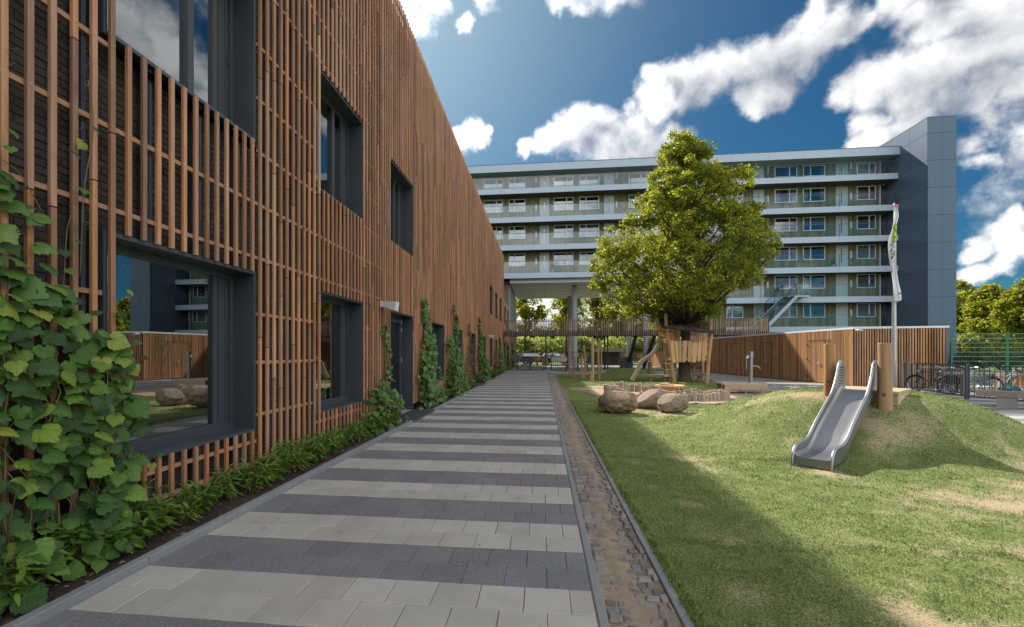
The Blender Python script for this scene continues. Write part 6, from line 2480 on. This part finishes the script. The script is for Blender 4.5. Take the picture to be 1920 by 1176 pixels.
# leaves outermost first so that the separate ones are those in view
cand.sort(key=lambda p: -(p.x - 0.25 * (p - Vector((-3.3, 3.0, 1.2))).length * 0))
nl = 0
inner = MB()
strand = [(140, 285), (158, 268), (176, 238), (165, 158), (158, 355), (132, 405), (143, 450), (160, 415), (120, 470), (128, 505), (147, 560), (20, 275), (8, 330), (25, 245), (235, 600), (262, 640), (240, 655), (268, 668), (228, 585), (258, 690), (270, 760), (300, 850), (285, 870), (245, 545)]
sp_leaves = [onplane(a, b_, -3.55 + rv.uniform(0, .06)) for a, b_ in strand]
for i, p in enumerate(sp_leaves + cand):
    special = i < len(sp_leaves)
    s = rv.uniform(0.07, 0.12) + 0.065 * rv.random() ** 2 if not special else rv.uniform(0.05, 0.085)
    n = Vector((rv.uniform(.3, 1.0), rv.uniform(-.75, .25), rv.uniform(.1, .95)))
    tip = Vector((rv.uniform(-.1, .5), rv.uniform(-.8, .8), rv.uniform(-1.0, -.25)))
    mt = leaf_frame(n, tip)
    if nl < 300:
        o = link('leaf', rv.choice(LEAF_ME), vine, p, mt.to_euler(), (s, s, s))
        nl += 1
    else:
        v, f = rv.choice(LEAVES)
        inner.add([p + mt @ (Vector(q) * s) for q in v], f)
inner.build('inner_leaves', M['vine_far'], vine, smooth=True, kind='stuff')
sm_ = MB()
for i in range(26):
    y = rv.uniform(2.3, 3.7)
    p = Vector((-3.53, y, 0.0)); pts = [p]
    zt = vine_top(y) * rv.uniform(.6, 1.05)
    for q in range(1, 9):
        pts.append(Vector((-3.55 + 0.10 * (1 - q / 8) + rv.uniform(-.02, .05), y + rv.uniform(-.08, .08), zt * q / 8)))
    sm_.tube(pts, [0.007 - 0.0006 * q for q in range(9)], 5)
# a few runners up to the high leaves and curling tendrils
for a in ((150, 520, 158, 355, 176, 238, 165, 150), (118, 560, 125, 440, 133, 405), (80, 400, 40, 330, 5, 300)):
    pts = [onplane(a[i], a[i + 1], -3.57) for i in range(0, len(a), 2)]
    sm_.tube(spline(pts, 4, False), 0.0035, 5)
for (px, py) in ((165, 90), (20, 85), (150, 210), (270, 690), (230, 470)):
    c = onplane(px, py, -3.55)
    sm_.tube([c + Vector((0.01 * sin(i * .8), 0.035 * cos(i * .75) * (1 - i / 20), -0.012 * i)) for i in range(16)], 0.0014, 4)
sm_.build('stems', M['stem'], vine, smooth=True)


SMALL_LEAF = [((0, 0, 0), (.42, .12, -.06), (.40, .5, -.05), (0, 1, -.12), (-.40, .5, -.05), (-.42, .12, -.06), (0, .4, .04))]
SL_F = [(6, 0, 1), (6, 1, 2), (6, 2, 3), (6, 3, 4), (6, 4, 5), (6, 5, 0)]


def creeper(label, pts_fn, n, smin, smax, mat, seed, foot, parts=0):
    rr = random.Random(seed)
    t = thing('creeper', label, 'climber', foot, 'creepers climbing the slatted wall')
    mb = MB()
    for i in range(n):
        p = pts_fn(rr)
        s = rr.uniform(smin, smax)
        mt = leaf_frame((rr.uniform(.4, 1), rr.uniform(-.8, .3), rr.uniform(.1, .9)), (rr.uniform(-.1, .4), rr.uniform(-.8, .8), rr.uniform(-1, -.3)))
        if i < parts:
            link('leaf', rr.choice(LEAF_ME), t, p, mt.to_euler(), (s, s, s))
        else:
            mb.add([p + mt @ (Vector(q) * s) for q in SMALL_LEAF[0]], SL_F)
    if mb.v:
        mb.build('foliage', mat, t, kind='stuff')
    sm2 = MB()
    for i in range(7):
        p = pts_fn(rr)
        sm2.tube([Vector((-3.5, foot[1] + rr.uniform(-.3, .3), 0)), Vector((-3.53, (p.y + foot[1]) / 2, p.z * .5)), p], [0.008, 0.006, 0.003], 5)
    sm2.build('stems', M['stem'], t)
    return t


def column_fn(prof):
    """prof: list of (z, y0, y1, depth)"""
    def fn(rr):
        while True:
            i = rr.randrange(len(prof) - 1)
            tot_ = [(prof[j + 1][0] - prof[j][0]) * (prof[j][2] - prof[j][1] + .05) for j in range(len(prof) - 1)]
            r_ = rr.random() * sum(tot_); i = 0
            while r_ > tot_[i]:
                r_ -= tot_[i]; i += 1
            a, b_ = prof[i], prof[i + 1]
            q = rr.random()
            y0 = a[1] + (b_[1] - a[1]) * q; y1 = a[2] + (b_[2] - a[2]) * q
            dp = a[3] + (b_[3] - a[3]) * q
            z = a[0] + (b_[0] - a[0]) * q
            yy = y0 + (y1 - y0) * rr.random() + 0.16 * sin(z * 3.1 + y0) * min(1, z) + (rr.gauss(0, .16) if rr.random() < .25 else 0)
            if mnoise.noise(Vector((yy * 2.3, z * 1.9, prof[0][1]))) < -0.12:
                continue
            return Vector((-3.57 + dp * rr.random() ** .8, yy, z))
    return fn


creeper('bushy young vine sprawling beside the second bottom window', column_fn([(0.05, 8.7, 10.45, .55), (0.5, 8.8, 10.4, .45), (0.85, 9.0, 10.2, .25), (1.0, 9.9, 10.2, .1)]), 150, 0.10, 0.16, M['vine_far'], 1, (-3.4, 9.5, 0), 70)
creeper('thin vine strand on the slats left of the first glazed door', column_fn([(0.9, 10.0, 10.4, .1), (1.4, 10.1, 10.35, .06), (2.3, 10.15, 10.45, .06)]), 75, 0.07, 0.13, M['vine_far'], 2, (-3.45, 10.2, 0), 30)
creeper('large green vine pyramid just past the first glazed door', column_fn([(0.03, 12.85, 14.9, .5), (0.6, 12.9, 14.85, .4), (1.3, 13.2, 14.7, .3), (2.0, 13.3, 14.4, .2), (2.4, 13.4, 14.1, .08), (3.25, 13.7, 13.9, .05)]), 560, 0.12, 0.19, M['vine_far'], 3, (-3.4, 13.8, 0), 60)
creeper('dense small leaved ivy mass with a tall green streak', column_fn([(0.03, 16.4, 19.3, .6), (0.8, 16.5, 19.0, .5), (1.6, 16.6, 18.8, .35), (2.2, 17.0, 18.8, .2), (2.5, 18.1, 18.75, .15), (3.9, 18.2, 18.5, .06)]), 1900, 0.07, 0.12, M['vine_far'], 4, (-3.4, 17.8, 0))
creeper('reddish brown thin creeper beside the second door', column_fn([(0.03, 20.9, 22.9, .3), (1.0, 21.1, 22.8, .2), (2.0, 21.5, 22.7, .12), (3.0, 22.1, 22.5, .05)]), 330, 0.08, 0.12, M['vine_red'], 5, (-3.4, 22.0, 0))
creeper('tall leafy creeper between the second and third doors', column_fn([(0.03, 25.0, 27.3, .6), (1.0, 25.1, 27.2, .45), (1.8, 25.3, 26.8, .2), (2.6, 25.5, 26.4, .12), (3.6, 25.6, 25.9, .05)]), 700, 0.12, 0.19, M['vine_far'], 6, (-3.4, 26, 0))
creeper('brownish creeper below the small far wall lamp', column_fn([(0.03, 33.5, 35.1, .3), (1.0, 33.6, 35.0, .2), (1.9, 34.0, 34.8, .1)]), 260, 0.1, 0.15, M['vine_red'], 7, (-3.4, 34.3, 0))
creeper('far green creeper on the last tall part of the wall', column_fn([(0.03, 36.9, 39.3, .5), (1.2, 37.1, 39.0, .3), (2.2, 37.5, 38.6, .15), (2.9, 37.8, 38.2, .05)]), 420, 0.13, 0.2, M['vine_far'], 8, (-3.4, 38, 0))
creeper('farthest pale creeper on the low wing beside the gate', column_fn([(0.03, 45.5, 47.5, .4), (1.2, 45.8, 47.3, .2), (2.9, 46.3, 46.8, .05)]), 260, 0.16, 0.22, M['vine_far'], 9, (-3.4, 46.5, 0))
creeper('last creeper at the far corner of the low wing', column_fn([(0.03, 52.6, 55.4, .4), (1.2, 53.1, 55, .2), (2.9, 53.6, 54.3, .05)]), 240, 0.16, 0.24, M['vine_far'], 10, (-3.4, 54, 0))

# ------------------------------------------------------------------ low bamboo in the bed
M['bamboo'] = leafmat('bamboo_leaf', (0.05, 0.125, 0.018), (0.19, 0.31, 0.05), (0.36, 0.38, 0.13), 0.4, 0.3, 0.45, 0.07)


def bamboo_mesh(seed, ns=19, h=0.30):
    rr = random.Random(seed)
    mb = MB(); stm = MB()
    for s in range(ns):
        a = rr.uniform(0, 2 * pi); lean = rr.uniform(.05, .9)
        hh = h * rr.uniform(.45, 1.1)
        pts = [Vector((cos(a) * .03, sin(a) * .03, 0))]
        for i in range(1, 6):
            q = i / 5
            pts.append(Vector((cos(a) * (.03 + lean * hh * q * q * .8), sin(a) * (.03 + lean * hh * q * q * .8), hh * (q - .15 * lean * q * q))))
        stm.tube(pts, 0.0025, 4, False)
        for i in range(2, 6):
            for side in range(2 if i < 5 else 3):
                p = pts[i]
                la = a + (side - .5) * rr.uniform(1.2, 2.4) + rr.uniform(-.4, .4)
                d = Vector((cos(la), sin(la), rr.uniform(-.35, .75))).normalized()
                L = rr.uniform(.075, .165); w = L * rr.uniform(.085, .13)
                up = Vector((0, 0, 1)); sd_ = d.cross(up).normalized(); nn_ = sd_.cross(d)
                m1 = p + d * L * .35 + nn_ * .006; tip = p + d * L - Vector((0, 0, L * .16))
                mid = p + d * L * .7 - Vector((0, 0, L * .09))
                mb.add([p, m1 + sd_ * w, mid + sd_ * w * .75, tip, mid - sd_ * w * .75, m1 - sd_ * w, m1 - nn_ * .004, mid - nn_ * .004], [(0, 1, 6), (1, 2, 7, 6), (2, 3, 7), (3, 4, 7), (4, 5, 6, 7), (5, 0, 6)])
    return mb.mesh('foliage', M['bamboo']), stm.mesh('stalks', M['stem'])


BAM = [bamboo_mesh(200 + i) for i in range(6)]
rb = random.Random(31)
spots = [(2.62 + i * 0.235 + rb.uniform(-.08, .08)) for i in range(33)]
spots += [15.0 + i * 0.42 + rb.uniform(-.1, .1) for i in range(17)] + [24.4 + i * .5 for i in range(7)] + [29.7 + i * .55 + rb.uniform(-.1, .1) for i in range(22)]
ORD = 'nearest second third fourth fifth sixth seventh eighth ninth tenth eleventh twelfth thirteenth fourteenth fifteenth sixteenth seventeenth eighteenth nineteenth twentieth twenty-first twenty-second twenty-third twenty-fourth'.split()
ZONES = [(3.7, 'at the foot of the near broad leaved vine'), (5.55, 'under the nearest bottom window'), (7.2, 'between the two nearest bottom windows'), (9.1, 'under the second bottom window'), (12, 'beside the sprawling vine before the first door'),
         (23, 'past the first door grate'), (29.5, 'past the second door grate'), (99, 'past the farthest door grate')]
zone_n = {}
def bam_label(y):
    z = [q[1] for q in ZONES if y < q[0]][0]
    zone_n[z] = zone_n.get(z, 0) + 1
    return ORD[zone_n[z] - 1] + ' low bamboo clump ' + z
for i, y in enumerate(sorted(spots)):
    x = rb.uniform(-3.46, -3.30)
    s = rb.uniform(.85, 1.3) * (1.25 if y > 14 else 1.0)
    r = thing('bamboo_clump', bam_label(y), 'plant', (x, y, 0.0), 'low bamboo along the planting bed', rb.uniform(0, 6.28))
    r.scale = (s, s, s * rb.uniform(.85, 1.15))
    fo, sk = BAM[i % 6]
    o = link('foliage', fo, r, local=True, kind='stuff'); link('stalks', sk, r, local=True)

# ------------------------------------------------------------------ fallen leaves and litter
M['dryleaf'] = leafmat('dry_leaf', (0.20, 0.09, 0.03), (0.34, 0.19, 0.07), (0.5, 0.36, 0.05), 0.7, 0.2, 0.2, 0.2)
rl = random.Random(9)
mb = MB()
def dry(x, y, z, s):
    a = rl.uniform(0, 6.28)
    d = Vector((cos(a), sin(a), rl.uniform(-.1, .3))); e = Vector((-sin(a), cos(a), rl.uniform(-.3, .3)))
    p = Vector((x, y, z))
    mb.add([p - d * s, p + e * s * .5 + Vector((0, 0, s * .2)), p + d * s, p - e * s * .5 + Vector((0, 0, s * .25))], [(0, 1, 2), (0, 2, 3)])
for i in range(260):
    y = rl.uniform(2.3, 10.3); dry(rl.uniform(-3.5, -3.07), y, 0.045, rl.uniform(.008, .03))
for i in range(26):
    dry(rl.uniform(-2.95, -2.8) if i < 12 else rl.uniform(-2.8, .8), rl.uniform(3, 20), 0.012, rl.uniform(.012, .03))
for i in range(60):
    x, y = rl.uniform(1.0, 8), rl.uniform(2.5, 16); dry(x, y, float(lawn_h(x, y)) + .03, rl.uniform(.012, .03))
for i in range(70):
    y = rl.uniform(12, 22); dry(rl.uniform(10.8, 14.5), y, 0.03, rl.uniform(.02, .04))
o = mb.build('fallen_leaves', M['dryleaf']); o['kind'] = 'stuff'

# ------------------------------------------------------------------ things far off, seen through the passage
def car(label, px, zc, yaw, colour, tall=1.0, length=4.3):
    w = W(px, 662, zc)
    t = thing('parked_car', label, 'car', (0, 0, 0), 'cars parked beyond the gate')
    body = plain('car_paint', colour, 0.3, 0.1)
    L, Wd = length / 2, 0.88
    pr_ = [(-L, .35), (-L, .85 * tall), (-L * .92, .95 * tall), (-L * .8, 1.42 * tall), (L * .12, 1.46 * tall), (L * .5, .98 * tall), (L * .95, .80 * tall), (L, .55), (L, .35)]
    m = MB()
    n = len(pr_)
    v = [(x, -Wd * (1 if z < 1 else .86), z) for x, z in pr_] + [(x, Wd * (1 if z < 1 else .86), z) for x, z in pr_]
    f = [tuple(range(n)), tuple(range(n, 2 * n))[::-1]] + [(i, i + n, (i + 1) % n + n, (i + 1) % n) for i in range(n)]
    m.add(v, f); m.build('body', body, t, local=True)
    g = MB()
    for s in (-1, 1):
        y = s * (Wd + .002)
        g.add([(-L * .76, s * .80, 1.34 * tall), (L * .10, s * .80, 1.38 * tall), (L * .40, s * .885, 1.0 * tall), (-L * .86, s * .885, 1.0 * tall),
               (-L * .76, s * .70, 1.34 * tall), (L * .10, s * .70, 1.38 * tall), (L * .40, s * .76, 1.0 * tall), (-L * .86, s * .76, 1.0 * tall)],
              [(0, 1, 2, 3), (7, 6, 5, 4), (0, 4, 5, 1), (1, 5, 6, 2), (2, 6, 7, 3), (3, 7, 4, 0)])
    g.build('side_windows', M['glass_far'], t, local=True, fix=True)
    for x in (-L * .62, L * .62):
        for s in (-1, 1):
            wh = MB().tube([(x, s * (Wd - .18), .33), (x, s * (Wd + .01), .33)], .33, 16).build('wheel', M['rubber'], t, local=True)
            MB().tube([(x, s * (Wd + .005), .33), (x, s * (Wd + .02), .33)], .2, 12).build('rim', M['galv'], wh, local=True)
    for s in (-.6, .6):
        MB().cbox((-L - .01, s, .78 * tall), .04, .25, .16).build('tail_light', plain('red_lens', (.5, .01, .01), .3), t, local=True)
    t.location = (w.x, w.y, GROUND_Z); t.rotation_euler = (0, 0, yaw)
    return t


car('black tall car parked left beyond the gate', 1003, 66, 0.1, (0.015, 0.016, 0.018), 1.2)
car('white estate car parked beyond the black fence', 1045, 66, 0.06, (0.7, 0.71, 0.72), 1.12, 4.6)
car('silver grey car half hidden left of the black car', 978, 70, 0.1, (0.35, 0.36, 0.38))
car('white car parked farther right behind the columns', 1072, 74, 0.05, (0.68, 0.68, 0.68))
M['yellow'] = plain('yellow_panel', (0.62, 0.52, 0.10), 0.6)
for i, (px, lab) in enumerate(((1021, 'yellow container between the black and the white car'), (1086, 'yellow container right of the round columns'))):
    p = W(px, 662, 63)
    t = thing('yellow_container', lab, 'container', (p.x, p.y, GROUND_Z), 'yellow containers beyond the gate')
    MB().box(p.x - .4, p.x + .4, p.y - .4, p.y + .4, GROUND_Z, 1.02).build('body', M['yellow'], t)
    MB().box(p.x - .42, p.x + .42, p.y - .42, p.y + .42, 1.02, 1.1).build('lid', M['fencegrey'], t)
p = W(1007, 662, 60)
M['orange2'] = plain('orange_play_plastic', (0.55, 0.20, 0.04), 0.5)
t = thing('orange_rocker', 'orange rocking play figure beyond the left gate leaf', 'rocker', (p.x, p.y, GROUND_Z))
m = MB(); m.tube([p + Vector((-.5, 0, -1.0)), p + Vector((-.3, 0, -.85)), p + Vector((.1, 0, -.8)), p + Vector((.45, 0, -.6)), p + Vector((.6, 0, -.75))], [.12, .28, .3, .2, .08], 10); m.build('body', M['orange2'], t, smooth=True)
MB().tube([(p.x, p.y, GROUND_Z), (p.x, p.y, .7)], .1, 8).build('spring', M['black'], t)
# green van-like kiosk and a flat roofed shelter
p = W(1103, 662, 64)
t = thing('green_kiosk', 'dark green kiosk with sloping glazed front beyond the fence', 'kiosk', (p.x, p.y, GROUND_Z))
MB().add([(p.x - .5, p.y - 1, GROUND_Z), (p.x + .75, p.y - 1, GROUND_Z), (p.x + .75, p.y - 1, 1.62), (p.x - .1, p.y - 1, 1.62), (p.x - .5, p.y + 1, GROUND_Z), (p.x + .75, p.y + 1, GROUND_Z), (p.x + .75, p.y + 1, 1.62), (p.x - .1, p.y + 1, 1.62)],
         [(0, 1, 2, 3), (7, 6, 5, 4), (0, 4, 5, 1), (1, 5, 6, 2), (2, 6, 7, 3), (3, 7, 4, 0)]).build('body', M['green'], t)
MB().add([(p.x - .47, p.y - 1.02, .7), (p.x - .2, p.y - 1.02, .7), (p.x - .0, p.y - 1.02, 1.5), (p.x - .14, p.y - 1.02, 1.5)], [(0, 1, 2, 3)]).build('glazing', M['glass_far'], t)
p = W(1140, 662, 66)
t = thing('shelter', 'flat roofed beige shelter beyond the black fence', 'shelter', (p.x, p.y, GROUND_Z))
M['beige'] = plain('beige_fascia', (0.42, 0.37, 0.27), 0.7)
MB().box(p.x - 2.0, p.x + 2.0, p.y - 1.6, p.y + 1.6, 1.75, 2.32).build('roof', M['beige'], t)
for sx in (-1.8, 1.8):
    for sy in (-1.4, 1.4):
        MB().box(p.x + sx - .06, p.x + sx + .06, p.y + sy - .06, p.y + sy + .06, GROUND_Z, 1.75).build('post', M['rail'], t)
MB().box(p.x - 1.9, p.x + 1.9, p.y + 1.45, p.y + 1.5, GROUND_Z, 1.75).build('back_wall', M['clad_brown2'], t)
ff = thing('far_timber_fence', 'far brown picket fence beyond the parked cars', 'fence', (2, 77, GROUND_Z))
pk = MB().box(-.09, .09, -.03, .03, 0, 1.85).mesh('picket', M['rail'])
x = -8.0
while x < 26:
    link('picket', pk, ff, (x, 77, GROUND_Z)); x += 0.42
for z in (0.5, 1.5):
    MB().box(-8, 26, 77.03, 77.07, z, z + .08).build('rail', M['rail'], ff)

# small houses glimpsed right, behind the trees
for px, zc, lab, colr in ((1868, 120, 'pale house glimpsed between trees right of the lift tower', (0.4, 0.36, 0.3)),):
    p = W(px, 662, zc)
    t = thing('house', lab, 'house', (p.x, p.y, GROUND_Z))
    wl = plain('house_wall', colr, 0.8)
    MB().box(p.x - 6, p.x + 6, p.y - 4, p.y + 4, GROUND_Z, 5.2).build('wall', wl, t)
    MB().add([(p.x - 6.3, p.y - 4.3, 5.2), (p.x + 6.3, p.y - 4.3, 5.2), (p.x + 6.3, p.y + 4.3, 5.2), (p.x - 6.3, p.y + 4.3, 5.2), (p.x - 6.3, p.y, 8.2), (p.x + 6.3, p.y, 8.2)], [(0, 1, 5, 4), (2, 3, 4, 5), (0, 4, 3), (1, 2, 5), (3, 2, 1, 0)]).build('roof', plain('red_tiles', (0.2, 0.07, 0.045), 0.8), t)
    for sx in (-4, -1.3, 1.4, 4.1):
        for z in (0.8, 3.2):
            f = MB().box(p.x + sx - .7, p.x + sx + .7, p.y - 4.06, p.y - 4.003, z, z + 1.4).build('window', M['white'], t)
            MB().box(p.x + sx - .6, p.x + sx + .6, p.y - 4.075, p.y - 4.062, z + .1, z + 1.3).build('pane', M['glass_far'], f)

# a few lived-in bits on the galleries
def pot_plant(x, floor, h, label):
    z = FLOORS[floor]
    t = thing('potted_plant', label, 'plant', (x, YF + 0.5, z), 'potted plants on the galleries')
    MB().tube([(x, YF + .5, z - 0.02), (x, YF + .5, z + .3)], [.13, .17], 10).build('pot', M['concrete'], t)
    V, F = leaf_cloud([(x, YF + .5, z + .3 + h * .5), (x + .05, YF + .52, z + .3 + h * .8)], [h * .5, h * .35], 60, 0.13, int(x * 7) + 3)
    link('foliage', np_mesh('foliage', V, F, M['leaf_main']), t, kind='stuff')
pot_plant(0.95, 2, 0.7, 'bushy potted plant beside a door on the lowest left gallery')
pot_plant(27.95, 2, 0.45, 'small potted plant on the third gallery from below at the right')
pot_plant(22.8, 1, 0.8, 'tall potted plant on the second gallery from below')
pot_plant(8.3, 4, 0.5, 'small potted plant on the second gallery from the top, left part')
